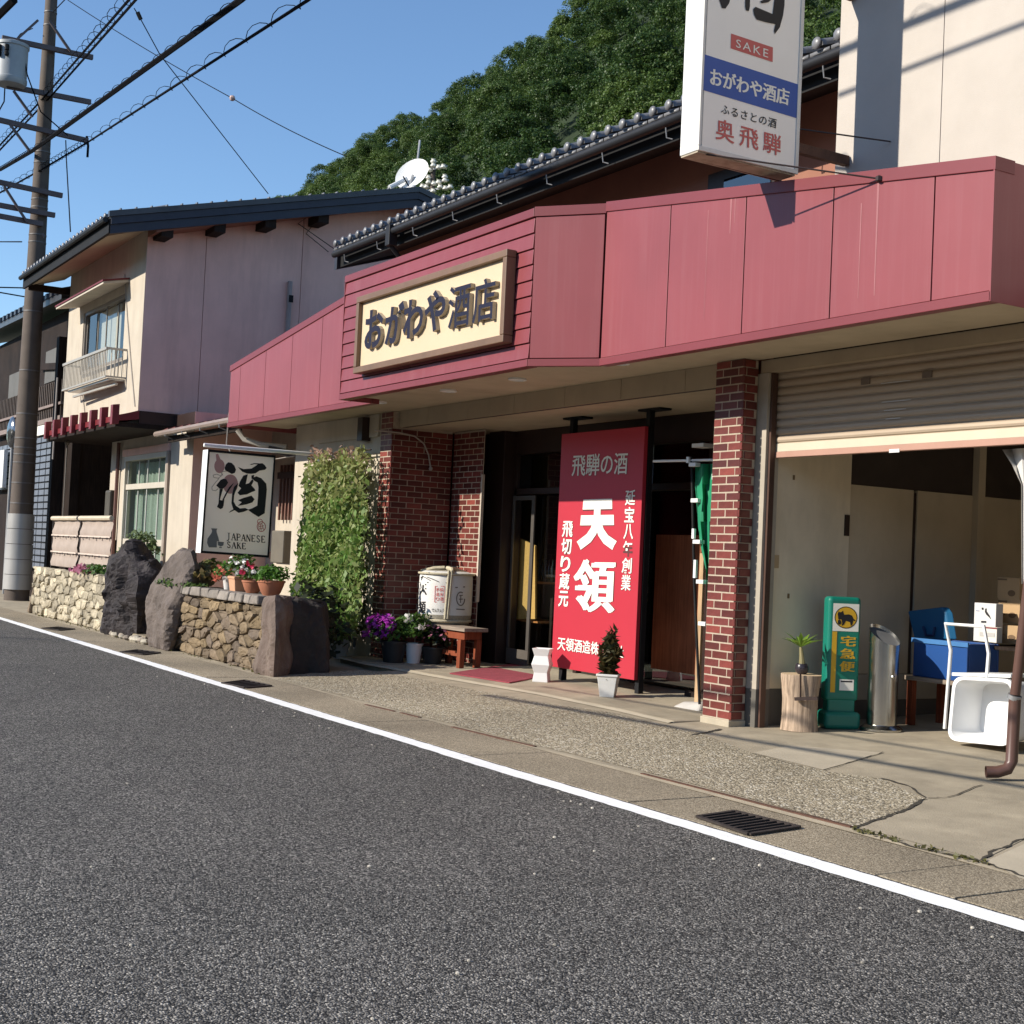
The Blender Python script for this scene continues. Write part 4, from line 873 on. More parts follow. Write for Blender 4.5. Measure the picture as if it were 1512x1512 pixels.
# green advertising stand
GR = M('teal_green_plastic', (.005, .165, .115), .38, .05, spec=.5)
A = PG(1215, 1073); Bp = PG(1268, 1073); yq = 9.12
gL = PY(1217, 1060, yq); gR = PY(1268, 1060, yq); zt = PY(1240, 881, yq).z; z0 = gz(yq); cx = (gL.x+gR.x)/2; hw = .205
gs = thing('advertising_stand', 'teal green plastic standing sign with yellow characters and a cat emblem', 'standing sign', (cx, yq+.06, z0))
# local frame: front faces +x-ish / -y : turned a little towards the street
th = math.radians(-4); ux_ = V((math.cos(th), math.sin(th), 0)); uy_ = V((-math.sin(th), math.cos(th), 0)); O = V((cx, yq, 0))
th = math.radians(66); ux_ = V((math.cos(th), math.sin(th), 0)); uy_ = V((-math.sin(th), math.cos(th), 0)); O = V((cx, yq, 0))
def loc(a, b, z): return O+ux_*a+uy_*b+V((0, 0, z))
def rbox(a0, a1, b0, b1, z0_, z1_): return MB().hex([loc(a0, b0, z0_), loc(a1, b0, z0_), loc(a1, b1, z0_), loc(a0, b1, z0_), loc(a0, b0, z1_), loc(a1, b0, z1_), loc(a1, b1, z1_), loc(a0, b1, z1_)])
zb_ = z0+.25
rbox(-.155, .155, 0, .15, zb_, zt).build('panel_body', GR, gs, bevel=.035, seg=4)
rbox(-.17, .17, -.05, .20, z0, zb_-.09).build('base', GR, gs, bevel=.04, seg=4)
rbox(-.13, .13, .01, .14, zb_-.12, zb_+.05).build('neck', GR, gs, bevel=.02, seg=3)
nrm = -uy_; fG = lambda o: (lambda x, y: PP(x, y, loc(0, -o, 0), nrm))
def fl_(a, z, o=.001): return loc(a, -o, z)
def rect(mb, a0, a1, z0_, z1_, o): mb.add([fl_(a0, z0_, o), fl_(a1, z0_, o), fl_(a1, z1_, o), fl_(a0, z1_, o)], [(0, 1, 2, 3)])
H0, H1 = zb_+.08, zt-.06
b = MB(); rect(b, -.115, .13, H1-.25, H1, .002); b.build('white_label', WHITEL, gs)
YEL = M('yellow_print', (.62, .36, .02), .5, .04)
b = MB(); rect(b, -.115, -.07, H0, H1-.255, .002); b.build('yellow_stripe', YEL, gs)
b = MB(); rect(b, -.055, .13, H0, H1-.255, .0016); b.build('green_label', M('deep_green_print', (.006, .17, .11), .5), gs)
def gmap(q): 
    return lambda u, v: None
def gtext(mb, ch, a0, a1, z0_, z1_, o, off):
    vs, fs = textgeo(ch, off); mb.add([fl_(a0+(a1-a0)*x, z0_+(z1_-z0_)*y, o) for x, y, _ in vs], fs)
for i, ch in enumerate('宅急便'):
    hz = (H1-.30-H0-.16)/3; z1_ = H1-.29-i*hz; b = MB(); [gtext(b, ch, -.03+dx_, .105+dx_, z1_-hz*.82, z1_, .003+k_*.0004, .004) for k_, dx_ in enumerate((-.006, 0, .006))]; b.build('lettering', YEL, gs)
b = MB(); rect(b, -.03, .105, H0+.02, H0+.12, .003); b.build('white_label', WHITEL, gs)
b = MB(); rect(b, -.02, .09, H0+.095, H0+.108, .004); b.build('black_print', INK, gs)
em = MB(); cz = H1-.125
em.add([fl_(p[0], p[1], .003) for p in ell(.008, cz, .108, .10)], [tuple(range(24))]); em.build('emblem_rim', INK, gs)
em = MB(); em.add([fl_(p[0], p[1], .004) for p in ell(.008, cz, .10, .092)], [tuple(range(24))]); em.build('emblem_oval', YEL, gs)
em = MB(); cat = [(-.085, -.02), (-.095, .03), (-.085, .055), (-.07, .045), (-.05, .05), (-.038, .062), (-.03, .04), (-.02, .025), (.03, .03), (.065, .02), (.085, -.01), (.105, -.02), (.10, -.03), (.08, -.025), (.075, -.06), (.055, -.075), (.045, -.04), (.0, -.03), (-.02, -.065), (-.045, -.078), (-.04, -.05), (-.05, -.02)]
em.add([fl_(x*.85+.008, cz+z, .005) for x, z in cat], [tuple(range(len(cat)))])
kit = [(-.09, -.03), (-.075, -.02), (-.055, -.03), (-.05, -.055), (-.07, -.068), (-.09, -.06)]; em2 = MB(); em2.add([fl_(x*.85+.008, cz+z, .0055) for x, z in kit], [tuple(range(6))])
em.build('cat_print', INK, gs); em2.build('kitten_print', INK, gs)
# stainless ashtray stand
yq = 9.42; a0 = PY(1279, 1055, yq); a1 = PY(1325, 1055, yq); cx = (a0.x+a1.x)/2; z0 = gz(yq); rr = .135; zt = PY(1300, 925, yq).z
asx = thing('ashtray_stand', 'stainless steel cylinder ashtray stand with slanted top', 'ashtray stand', (cx, yq, z0))
m = MB(); n = 28
prof = []
for z, f_ in ((z0+.05, 1), (z0+.1, 1), (zt-.30, 1), (zt-.16, 1)): prof.append([(cx+rr*f_*math.cos(2*math.pi*j/n), yq+rr*f_*math.sin(2*math.pi*j/n), z) for j in range(n)])
for r_ in prof: m.v += r_
for i in range(len(prof)-1):
    for j in range(n): m.f.append((i*n+j, i*n+(j+1) % n, (i+1)*n+(j+1) % n, (i+1)*n+j)); m.m.append(0)
m.build('cylinder', STEEL, asx, smooth=True)
m = MB(); top = [(cx+rr*1.02*math.cos(2*math.pi*j/n), yq+rr*1.02*math.sin(2*math.pi*j/n), zt-.07-.09*math.cos(2*math.pi*j/n)) for j in range(n)]; low = [(cx+rr*1.02*math.cos(2*math.pi*j/n), yq+rr*1.02*math.sin(2*math.pi*j/n), zt-.165-.05*math.cos(2*math.pi*j/n)) for j in range(n)]
m.v += low+top; m.f += [(j, (j+1) % n, n+(j+1) % n, n+j) for j in range(n)]; m.m += [0]*n; m.build('hood', STEEL, asx, smooth=True)
m = MB(); m.add([(x, y, z-.03) for x, y, z in top], [tuple(range(n))]); m.build('tray', M('ash_grey', (.16, .16, .16), .7, .2), asx)
MB().lathe((cx, yq, z0), [(.19, 0), (.19, .02), (.15, .05), (.136, .055)], 24).build('base', STEEL, asx, smooth=True)
for s_ in (-1, 1): MB().ball((cx+s_*rr, yq-.02, zt-.62+.18), .02, 8).build('rivet', STEEL, asx)
# bench carrying the cooler
yq = 10.05
bl = PY(1352, 995, yq); brr = PY(1480, 1000, yq); z0 = gz(yq); zt = bl.z-.01
bn = thing('low_bench', 'low wooden bench in the garage carrying the blue cooler box', 'bench', ((bl.x+brr.x)/2, yq+.2, z0))
MB().box((bl.x, yq-.15, zt-.04), (brr.x+.1, yq+.35, zt)).build('bench_top', WOODP, bn, bevel=.004)
for xx in (bl.x+.05, brr.x): 
    for yy in (yq-.1, yq+.3): MB().box((xx-.03, yy-.03, z0), (xx+.03, yy+.03, zt-.04)).build('leg', WOODR, bn)
cl0 = PY(1361, 985, yq); cl1 = PY(1441, 985, yq); zc1 = PY(1400, 947, yq).z
co = thing('cooler_box', 'blue cooler box on the bench with its lid propped open', 'cooler box', ((cl0.x+cl1.x)/2, yq+.1, zt))
CB = M('cooler_blue', (.010, .06, .22), .4, .06, spec=.5)
x0, x1 = cl0.x, cl1.x; t = .03
bb = MB(); bb.box((x0, yq-.12, zt+.001), (x1, yq-.12+t, zc1)).box((x0, yq+.28, zt+.001), (x1, yq+.28+t, zc1)).box((x0, yq-.12+t, zt+.001), (x0+t, yq+.28, zc1)).box((x1-t, yq-.12+t, zt+.001), (x1, yq+.28, zc1)).box((x0+t, yq-.12+t, zt+.001), (x1-t, yq+.28, zt+.04))
bb.build('body', CB, co, bevel=.008)
MB().box((x0-.015, yq-.135, zc1-.03), (x1+.015, yq-.12, zc1+.012)).build('rim', M('cooler_light', (.05, .16, .36), .45), co)
ld = [PY(*p, yq+.25) for p in ((1340, 902), (1390, 896), (1396, 905), (1402, 944), (1350, 944))]
MB().prism(ld, (.05, .05, 0)).build('lid', M('cooler_lid', (.015, .11, .23), .4, .05), co, bevel=.012)
hd = MB(); hd.tube([PY(1363, 925, yq+.23), PY(1367, 938, yq+.22), PY(1378, 938, yq+.22), PY(1380, 926, yq+.23)], .012, 6); hd.build('handle', M('cooler_navy', (.01, .03, .1), .5), co)
# hand trolley (white folded frame)
tr = thing('hand_trolley', 'white tubular hand trolley frame standing behind the white tub', 'trolley', (-8.3, 9.6, gz(9.6)))
ty = 9.55
P = [PY(1395, 1076, ty), PY(1404, 960, ty), PY(1396, 921, ty), PY(1453, 925, ty), PY(1460, 965, ty), PY(1457, 1000, ty)]
MB().tube(P, .016, 8).build('frame', WHITEP, tr, smooth=True)
a, b2 = PY(1405, 998, ty), PY(1492, 1001, ty); MB().hex([a, b2, b2+V((0, .5, 0)), a+V((0, .5, 0)), a+V((0, 0, .03)), b2+V((0, 0, .03)), b2+V((0, .5, .03)), a+V((0, .5, .03))]).build('platform', WHITEP, tr, bevel=.005)
# white plastic tub leaning on its side
yq = 9.30
tb_ = thing('plastic_tub', 'white plastic tub stood on its side, open end facing the street', 'tub', tuple(PG(1448, 1098)))
o4 = [PY(*p, yq) for p in ((1408, 998), (1499, 1003), (1493, 1103), (1399, 1093))]
def lerp4(k): c_ = sum(o4, V())/4; return [p.lerp(c_, k) for p in o4]
TUBW = M('tub_white', (.72, .72, .71), .4, .04, spec=.45); TUBI = M('tub_inside', (.62, .64, .66), .4, .04)
def rring(q, y, n=5, r=.18):
    out = []
    for i in range(4):
        p, a_, b_ = q[i], q[i-1], q[(i+1) % 4]
        for k in range(n+1):
            t = k/n; s0 = p.lerp(a_, r*(1-t)**2) ; s1 = p.lerp(b_, r*t**2); out.append(s0+s1-p)
    return [V((p.x, p.y+y, p.z)) for p in out]
rings = [rring(lerp4(.12), .34, r=.2), rring(lerp4(.04), .03), rring(lerp4(.0), .03), rring(lerp4(0), -.005), rring(lerp4(.10), -.005), rring(lerp4(.12), .03), rring(lerp4(.22), .30, r=.2)]
n = len(rings[0]); m = MB()
for r_ in rings: m.v += [tuple(p) for p in r_]
for i in range(len(rings)-1):
    for j in range(n): m.f.append((i*n+j, i*n+(j+1) % n, (i+1)*n+(j+1) % n, (i+1)*n+j)); m.m.append(0)
m.f.append(tuple(range((len(rings)-1)*n, len(rings)*n))); m.m.append(0); m.f.append(tuple(range(n-1, -1, -1))); m.m.append(0)
m.build('tub_shell', TUBW, tb_, smooth=True)
# cartons at the back
CARD = M('cardboard', (.42, .28, .15), .85, .08, 3); CPRT = M('carton_print', (.16, .10, .055), .8)
def carton(q, y, d, label, prints, mat=CARD, grp='cartons stacked at the back of the garage'):
    a, b2 = PY(*q[0], y), PY(*q[1], y); t = thing('carton', label, 'carton', ((a.x+b2.x)/2, y+d/2, min(a.z, b2.z)), grp)
    MB().box((a.x, y, min(a.z, b2.z)), (b2.x, y+d, max(a.z, b2.z)-.004)).build('box', mat, t, bevel=.004)
    pm = {}
    for kind, (u0, v0, u1, v1), mm in prints:
        m = MB(); c_ = PY((u0+u1)/2, (v0+v1)/2, y-.003); p0 = PY(u0, v0, y-.003); p1 = PY(u1, v1, y-.003)
        if kind == 'oval': m.add([(c_.x+(p1.x-p0.x)/2*math.cos(k*math.pi/8), y-.003, c_.z+(p0.z-p1.z)/2*math.sin(k*math.pi/8)) for k in range(16)], [tuple(range(16))])
        else: m.add([(p0.x, y-.003, p1.z), (p1.x, y-.003, p1.z), (p1.x, y-.003, p0.z), (p0.x, y-.003, p0.z)], [(0, 1, 2, 3)])
        m.build('print', mm, t)
yc = 10.7
carton([(1472, 884), (1506, 853)], yc, .4, 'top cardboard carton of the tall stack beside the downpipe', [('bar', (1473, 854, 1487, 857), CPRT), ('oval', (1488, 871, 1499, 881), CPRT)])
carton([(1473, 919), (1506.5, 885)], yc, .4, 'second cardboard carton from the top of the tall stack', [('bar', (1474, 886, 1487, 890), CPRT), ('oval', (1489, 904, 1500, 913), CPRT), ('bar', (1476, 905, 1484, 908), CPRT)])
carton([(1472, 949), (1505, 924)], yc-.12, .5, 'sunlit cardboard carton at the bottom of the tall stack', [('oval', (1488, 937, 1499, 945), CPRT), ('bar', (1474, 935, 1484, 938), M('pale_print', (.33, .21, .1), .8))])
WC = M('white_carton', (.60, .59, .58), .7, .04)
carton([(1437, 946), (1471, 891)], yc-.25, .10, 'white carton with a dark bird print beside the cardboard stack', [('bar', (1441, 901, 1446, 902.5), M('pale_blue_print', (.25, .27, .4), .6))], WC)
wt = bpy.context.scene.objects[[o.name for o in COL.objects if o.name.startswith('carton')][-1]]
fW = lambda x, y: PY(x, y, yc-.254); m = MB(); cw = crop(1400, 820, 112/1210)
put_poly(m, [cw(*p) for p in [(590, 850), (612, 845), (612, 890), (640, 930), (660, 960), (685, 1025), (650, 985), (610, 950), (585, 905)]], fW); m.build('bird_print', INK, wt)
m = MB(); put_poly(m, [cw(*p) for p in [(530, 835), (560, 832), (565, 862), (540, 870)]], fW); m.build('print', INK, wt)
m = MB(); put_text(m, 'Hea', [cw(*p) for p in ((525, 1040), (605, 1042), (605, 1080), (525, 1078))], fW) if False else put_poly(m, [cw(*p) for p in ((525, 1045), (605, 1047), (605, 1075), (525, 1073))], fW); m.build('print_line', INK, wt)
carton([(1445, 947), (1472, 926)], yc-.38, .08, 'low white carton with a dark red stripe, just behind the trolley handle', [('bar', (1453, 925.5, 1472, 929), M('maroon_print', (.2, .02, .03), .6)), ('bar', (1446.5, 933, 1468.5, 941), M('grey_print', (.45, .43, .4), .6))], M('white_carton2', (.66, .62, .54), .7))
# shelf under the cartons
sh0 = PY(1436, 949, yc-.4); sh1 = PY(1512, 951, yc-.4)
sf_ = thing('storage_rack', 'dark storage rack at the back of the garage carrying the cartons', 'rack', ((sh0.x+sh1.x)/2, yc, gz(yc)))
MB().box((sh0.x, yc-.42, sh0.z-.04), (sh1.x+.3, yc+.5, sh0.z-.012)).build('shelf', WOODD, sf_)
for xx in (sh0.x+.05, sh1.x+.25):
    for yy in (yc-.38, yc+.45): MB().box((xx-.025, yy-.025, gz(yc)), (xx+.025, yy+.025, sh0.z-.04)).build('leg', GALV, sf_)
PLW = M('polythene', (.72, .70, .66), .35, .1)
bgp = thing('polythene_sack', 'crumpled grey polythene sack under the cartons', 'sack', (-8.4, 10.2, gz(10.2)+.32), None) if False else None
# downpipe with shoe at the right edge
dy = 8.30; DP = M('brown_pvc', (.105, .055, .042), .35, .08)
dpz = PZ(1488, 1128, .2)
top = PY(1507, 640, dy); lowp = PY(1494, 1118, dy); xx = lowp.x
dp = thing('downpipe', 'brown plastic downpipe with kicked-out foot at the right edge', 'downpipe', (xx, dy, gz(dy)))
tp_ = PY(1526, 800, dy); MB().tube([tp_+V((.06, 0, .75)), tp_, (xx+.01, dy, gz(dy)+.62)], .036, 14).build('upper_pipe', DP, dp, smooth=True)
MB().tube([(xx+.01, dy, gz(dy)+.60), (xx, dy, gz(dy)+.14), (xx-.01, dy-.03, gz(dy)+.085), (xx-.05, dy-.09, gz(dy)+.06), (xx-.10, dy-.15, gz(dy)+.055)], .043, 14, cap=False).build('shoe', DP, dp, smooth=True)
MB().tube([(xx, dy, gz(dy)+.585), (xx+.01, dy, gz(dy)+.615)], .05, 14).build('clip', GALV, dp, smooth=True)
# pale plastic sheet hanging inside at the far right
m = MB(); base = [PY(1480, 664, 8.75), PY(1512, 660, 8.75), PY(1530, 660, 8.75)]; bot = [PY(1506, 720, 8.72), PY(1509, 860, 8.7), PY(1530, 880, 8.7)]
for k in range(3):
    pass
m.add([PY(1480, 664, 8.72), PY(1494, 663, 8.80), PY(1508, 662, 8.70), PY(1524, 661, 8.78), PY(1494, 686, 8.70), PY(1501, 688, 8.78), PY(1510, 690, 8.70), PY(1524, 690, 8.76), PY(1508, 715, 8.71), PY(1510, 716, 8.76), PY(1512, 717, 8.70), PY(1524, 718, 8.74), PY(1508.5, 862, 8.71), PY(1510, 862, 8.74), PY(1511.5, 862, 8.71), PY(1513, 862, 8.74)],
      [(0, 1, 5, 4), (1, 2, 6, 5), (2, 3, 7, 6), (4, 5, 9, 8), (5, 6, 10, 9), (6, 7, 11, 10), (8, 9, 13, 12), (9, 10, 14, 13), (10, 11, 15, 14)])
tag(m.build('plastic_sheet', PLW, smooth=True, base=base[0]), 'white plastic sheet gathered at the right end of the shutter', 'sheet')

# ================================================================== two-storey house left of the shop
hs = thing('rendered_house', 'two-storey cream house with dark tiled roof between the shop and the wooden house', 'house', (-28, 8, 0))
XA, XB = -31.3, -25.5; YH = 7.3; ZU = 3.93
rz = lambda y: 7.36+.252*(y-6.4)         # top of the roof plane
RY = 12.6
# upper storey: front wall (with window hole built as pieces), gable wall in sheets, rear block
wx0, wx1, wz0, wz1 = -29.95, -26.75, 5.0, 6.33
FR = lambda x0, x1, z0, z1, nme='front_wall', mt=CREAM: MB().box((x0, YH, z0), (x1, YH+.14, z1)).build(nme, mt, hs)
FR(XA, wx0, ZU, 7.42); FR(wx1, XB-.003, ZU, 7.42); FR(wx0+.002, wx1-.002, ZU, wz0); FR(wx0+.002, wx1-.002, wz1, 7.42)
gx = [7.302, PX(300, 450, XB).y, PX(425, 450, XB).y+.25, RY]
for a, b in zip(gx[:-1], gx[1:]):
    bot = ZU if b < 9 else 3.3
    MB().prism([(XB, a+.006, ZU if a < 8.3 else 3.3), (XB, b-.006, ZU if a < 8.3 else 3.3), (XB, b-.006, rz(b)-.2), (XB, a+.006, rz(a)-.2)], (-.14, 0, 0)).build('gable_wall', PINKW, hs)
MB().prism([(XB, RY+.006, 3.3), (XB, 17.5, 3.3), (XB, 17.5, rz(RY)-.2-.25*(17.5-RY)), (XB, RY+.006, rz(RY)-.2)], (-.14, 0, 0)).build('gable_wall', PINKW, hs)
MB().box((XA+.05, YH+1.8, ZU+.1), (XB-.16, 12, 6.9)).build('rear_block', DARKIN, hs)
MB().box((XA, YH+.142, ZU), (XA+.14, 12, 7.3)).build('end_wall', CREAM, hs)
MB().box((XB-.02, 8.38, 3.3), (XB+.006, 8.44, ZU+.02)).build('wall_stop', PINKW, hs)
# window
wn = MB().box((wx0, YH+.02, wz1-.07), (wx1, YH+.13, wz1)).box((wx0, YH+.02, wz0), (wx1, YH+.13, wz0+.07)).box((wx0, YH+.02, wz0+.07), (wx0+.07, YH+.13, wz1-.07)).box((wx1-.07, YH+.02, wz0+.07), (wx1, YH+.13, wz1-.07)).build('window', M('window_bronze', (.22, .19, .16), .45, .1), hs)
for k in range(4):
    a = wx0+.08+k*(wx1-wx0-.16)/4; b = a+(wx1-wx0-.16)/4
    MB().box((a+.005, YH+.06+.03*(k % 2), wz0+.08), (a+.045, YH+.085+.03*(k % 2), wz1-.08)).build('stile', M('window_bronze', (.2, .2, .2)), wn)
    MB().box((a+.05, YH+.07+.03*(k % 2), wz0+.08), (b, YH+.075+.03*(k % 2), wz1-.08)).build('pane', GL, wn)
    if k in (1, 2): MB().box((a+.05, YH+.16, wz0+.08), (b+.03, YH+.17, wz1-.08)).build('curtain', M('pale_curtain', (.45, .42, .35), .9, .1, 30), wn)
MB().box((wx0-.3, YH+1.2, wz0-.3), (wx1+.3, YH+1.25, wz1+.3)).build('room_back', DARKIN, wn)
# hood over the window
h0, h1 = -30.35, -26.55
MB().hex([(h0, YH-.5, 6.40), (h1, YH-.5, 6.40), (h1, YH-.003, 6.50), (h0, YH-.003, 6.50), (h0, YH-.5, 6.44), (h1, YH-.5, 6.44), (h1, YH-.003, 6.55), (h0, YH-.003, 6.55)]).build('window_hood', M('hood_cream', (.52, .46, .37), .7), hs)
MB().hex([(h0-.02, YH-.52, 6.442), (h1+.02, YH-.52, 6.442), (h1+.02, YH-.003, 6.553), (h0-.02, YH-.003, 6.553), (h0-.02, YH-.52, 6.475), (h1+.02, YH-.52, 6.475), (h1+.02, YH-.003, 6.585), (h0-.02, YH-.003, 6.585)]).build('hood_cover', DARKRED, hs)
# balcony rail: every bar a part
rl = MB(); rx0, rx1, ry, rz0, rz1 = -29.9, -26.45, 6.93, 4.62, 5.16
RAILM = M('rail_grey', (.40, .37, .32), .45, .1, metal=.3)
rail = MB().beam((rx0, ry, rz1), (rx1, ry, rz1), .06, .05).build('balcony_rail', RAILM, hs)
for y0 in (rx0, rx1): MB().beam((y0, ry, rz1), (y0, YH, rz1), .04, .04).build('end_rail', RAILM, rail); MB().beam((y0, ry, rz0), (y0, YH, rz0), .03, .03).build('end_rail', RAILM, rail)
MB().beam((rx0, ry, rz0), (rx1, ry, rz0), .035, .035).build('bottom_rail', RAILM, rail); MB().beam((rx0+.5, ry+.12, rz0-.16), (rx1, ry+.2, rz0-.13), .05, .04).build('bracket_rail', RAILM, rail)
for k in range(30):
    x = rx0+.05+k*(rx1-rx0-.1)/29; MB().tube([(x, ry, rz0), (x, ry, rz1)], .012, 5).build('baluster', RAILM, rail)
for k in range(4):
    y = ry+.08+k*.07; MB().tube([(rx1, y, rz0), (rx1, y, rz1)], .012, 5).build('baluster', RAILM, rail)
MB().box((rx0+.3, ry+.05, rz0-.06), (rx1-.05, YH-.01, rz0-.02)).build('balcony_floor', ALU, rail)
# roof: sheet, verge boards, gutter and eave tiles
XV = -24.95; XE = -32.0
MB().hex([(XE, 6.45, rz(6.45)-.12), (XV, 6.45, rz(6.45)-.12), (XV, RY, rz(RY)-.12), (XE, RY, rz(RY)-.12), (XE, 6.45, rz(6.45)-.03), (XV, 6.45, rz(6.45)-.03), (XV, RY, rz(RY)-.03), (XE, RY, rz(RY)-.03)]).build('roof', DKTILE, hs)
MB().hex([(XE, RY, rz(RY)-.12), (XV, RY, rz(RY)-.12), (XV, 18.2, rz(RY)-1.5), (XE, 18.2, rz(RY)-1.5), (XE, RY, rz(RY)-.03), (XV, RY, rz(RY)-.03), (XV, 18.2, rz(RY)-1.41), (XE, 18.2, rz(RY)-1.41)]).build('roof', DKTILE, hs)
MB().hex([(XE+.1, 6.55, rz(6.5)-.30), (XB-.0, 6.55, rz(6.5)-.30), (XB, YH-.004, rz(YH)-.25), (XE+.1, YH-.004, rz(YH)-.25), (XE+.1, 6.55, rz(6.5)-.14), (XB, 6.55, rz(6.5)-.14), (XB, YH-.004, rz(YH)-.14), (XE+.1, YH-.004, rz(YH)-.14)]).build('eave_soffit', SOFFIT, hs)
def verge(x, off0, off1, th, nme, y0=6.45, mt=NAVYB):
    MB().hex([(x, y0, rz(y0)+off0), (x+th, y0, rz(y0)+off0), (x+th, RY, rz(RY)+off0), (x, RY, rz(RY)+off0), (x, y0, rz(y0)+off1), (x+th, y0, rz(y0)+off1), (x+th, RY, rz(RY)+off1), (x, RY, rz(RY)+off1)]).build(nme, mt, hs)
    MB().hex([(x, RY+.002, rz(RY)+off0), (x+th, RY+.002, rz(RY)+off0), (x+th, 18.2, rz(RY)+off0-1.4), (x, 18.2, rz(RY)+off0-1.4), (x, RY+.002, rz(RY)+off1), (x+th, RY+.002, rz(RY)+off1), (x+th, 18.2, rz(RY)+off1-1.4), (x, 18.2, rz(RY)+off1-1.4)]).build(nme, mt, hs)
verge(XV+.002, -.36, -.20, .05, 'barge_board'); verge(XV+.03, -.195, -.06, .06, 'barge_board'); verge(XV+.02, -.055, .05, .1, 'verge_tile_row', 6.4, DKTILE)
for k in range(22):
    y = 6.6+k*.28; MB().box((XV+.02, y-.012, rz(y)+.045), (XV+.135, y+.012, rz(y)+.075)).build('verge_tile_lip', TILE, hs)
MB().hex([(XB+.02, YH, rz(YH)-.4), (XV+.0, YH, rz(YH)-.4), (XV, RY, rz(RY)-.24), (XB+.02, RY, rz(RY)-.24), (XB+.02, YH, rz(YH)-.2), (XV, YH, rz(YH)-.2), (XV, RY, rz(RY)-.13), (XB+.02, RY, rz(RY)-.13)]).build('verge_soffit', BROWNW, hs)
for (u, v) in ((235, 345), (312, 330), (386, 321), (463, 318)):
    y = PX(u, v, XB).y; MB().box((XB+.004, y-.11, rz(y)-.50), (XV-.02, y+.11, rz(y)-.30)).build('purlin_end', WOODD, hs)
MB().hex([(XE, 6.42, rz(6.42)-.34), (XV+.04, 6.42, rz(6.42)-.34), (XV+.04, 6.47, rz(6.42)-.34), (XE, 6.47, rz(6.42)-.34), (XE, 6.42, rz(6.42)-.08), (XV+.04, 6.42, rz(6.42)-.08), (XV+.04, 6.47, rz(6.42)-.08), (XE, 6.47, rz(6.42)-.08)]).build('fascia_board', BLACK, hs)
MB().tube([(XE, 6.36, rz(6.4)-.10), (XV+.02, 6.36, rz(6.4)-.10)], .05, 8).build('gutter', GUTTER, hs, smooth=True)
x = XE+.12
off = V((0, 6.40-(YE-.02), rz(6.4)-.045-(ZE+.10)))
while x < XV: inst('eave_tile', TM, (x, off.y, off.z), hs, None); x += .283
for o in hs.children:
    if o.name.startswith('eave_tile'): o.location = V((o.location.x, off.y-ORG[hs.name].y, off.z-ORG[hs.name].z))
MB().beam((XE+.25, 6.5, 7.05), (XA-.02, YH+.5, 6.98), .12, .14).build('eave_beam', WOODD, hs)
# pipe on the gable, thin wires
q = PX(425, 478, XB+.04); q2 = PX(424, 415, XB+.04)
MB().tube([(XB+.05, q.y, 5.2), (XB+.05, q.y, q2.z)], .05, 8).build('vent_pipe', M('grey_pipe', (.32, .28, .26), .6), hs, smooth=True)
MB().box((XB+.1, q.y-.03, q2.z-.42), (XB+.11, q.y+.06, q2.z-.28)).build('pipe_clip', BLACK, hs)
# red ribbed lean-to between the storeys
RIBM = M('red_ribbed', (.17, .02, .024), .4, .1)
lt = MB().hex([(-30.9, 6.88, 3.695), (-25.4, 6.88, 3.695), (-25.4, YH-.003, 3.76), (-30.9, YH-.003, 3.76), (-30.9, 6.88, 3.80), (-25.4, 6.88, 3.80), (-25.4, YH-.003, 3.92), (-30.9, YH-.003, 3.92)]).build('ribbed_eave', RIBM, hs)
for k in range(8):
    x = -30.75+k*.755; MB().hex([(x-.075, 6.80, 3.62), (x+.075, 6.80, 3.62), (x+.075, 6.93, 3.64), (x-.075, 6.93, 3.64), (x-.075, 6.80, 3.99), (x+.075, 6.80, 3.99), (x+.075, 6.93, 4.01), (x-.075, 6.93, 4.01)]).build('eave_rib', RIBM, lt, bevel=.01)
MB().box((-31.0, 6.9, 3.60), (XB+.05, 8.6, 3.69)).build('overhang_underside', WOODD, hs)
MB().box((XB-.0, YH+.02, 3.66), (XB+.03, 8.4, ZU-.004)).build('overhang_edge', DKBROWN, hs)
# ground floor
YG = 8.0; XGC = -24.3
lx0, lx1, lz0, lz1 = -28.62, -25.72, .55, 3.24
GF = lambda x0, x1, z0, z1, mt=CREAM: MB().box((x0, YG, z0), (x1, YG+.14, z1)).build('ground_floor_wall', mt, hs)
GF(-29.75, lx0-.002, 0, 3.598); GF(lx1+.002, XGC-.003, 0, 3.598); GF(lx0, lx1, lz1+.002, 3.598); GF(lx0, lx1, 0, lz0-.002)
MB().box((XGC-.14, YG+.003, 0), (XGC, 9.5, 3.9)).build('return_wall', PINKW, hs)
MB().box((XGC+.003, 9.5, 0), (-20.2, 9.64, 3.9)).build('recess_wall', CREAM, hs)
MB().box((XGC-.004, YG-.0, 3.6), (XB+.0, 9.5, 3.9)).build('wall_infill', DKBROWN, hs)
WF = M('window_cream_frame', (.50, .45, .37), .5, .06)
lw = MB().box((lx0, YG-.03, lz1-.1), (lx1, YG+.1, lz1)).box((lx0, YG-.03, lz0), (lx0+.09, YG+.1, lz1-.1)).box((lx1-.09, YG-.03, lz0), (lx1, YG+.1, lz1-.1)).box((lx0+.09, YG-.03, lz0), (lx1-.09, YG+.1, lz0+.08)).build('window', WF, hs)
MB().box((lx0-.1, YG-.05, lz1+.003), (lx1+.1, YG-.002, lz1+.14)).build('window_head', PINKW, hs)
MB().box((lx1+.003, YG-.05, .5), (lx1+.13, YG-.002, lz1+.002)).build('window_side', M('brown_grey_trim', (.26, .21, .17), .7), hs)
for z0_, z1_ in ((2.55, 2.66), (1.42, 1.54)): MB().box((lx0+.09, YG+.0, z0_), (lx1-.09, YG+.07, z1_)).build('rail', WF, lw)
gw_ = (lx1-lx0-.18)/4
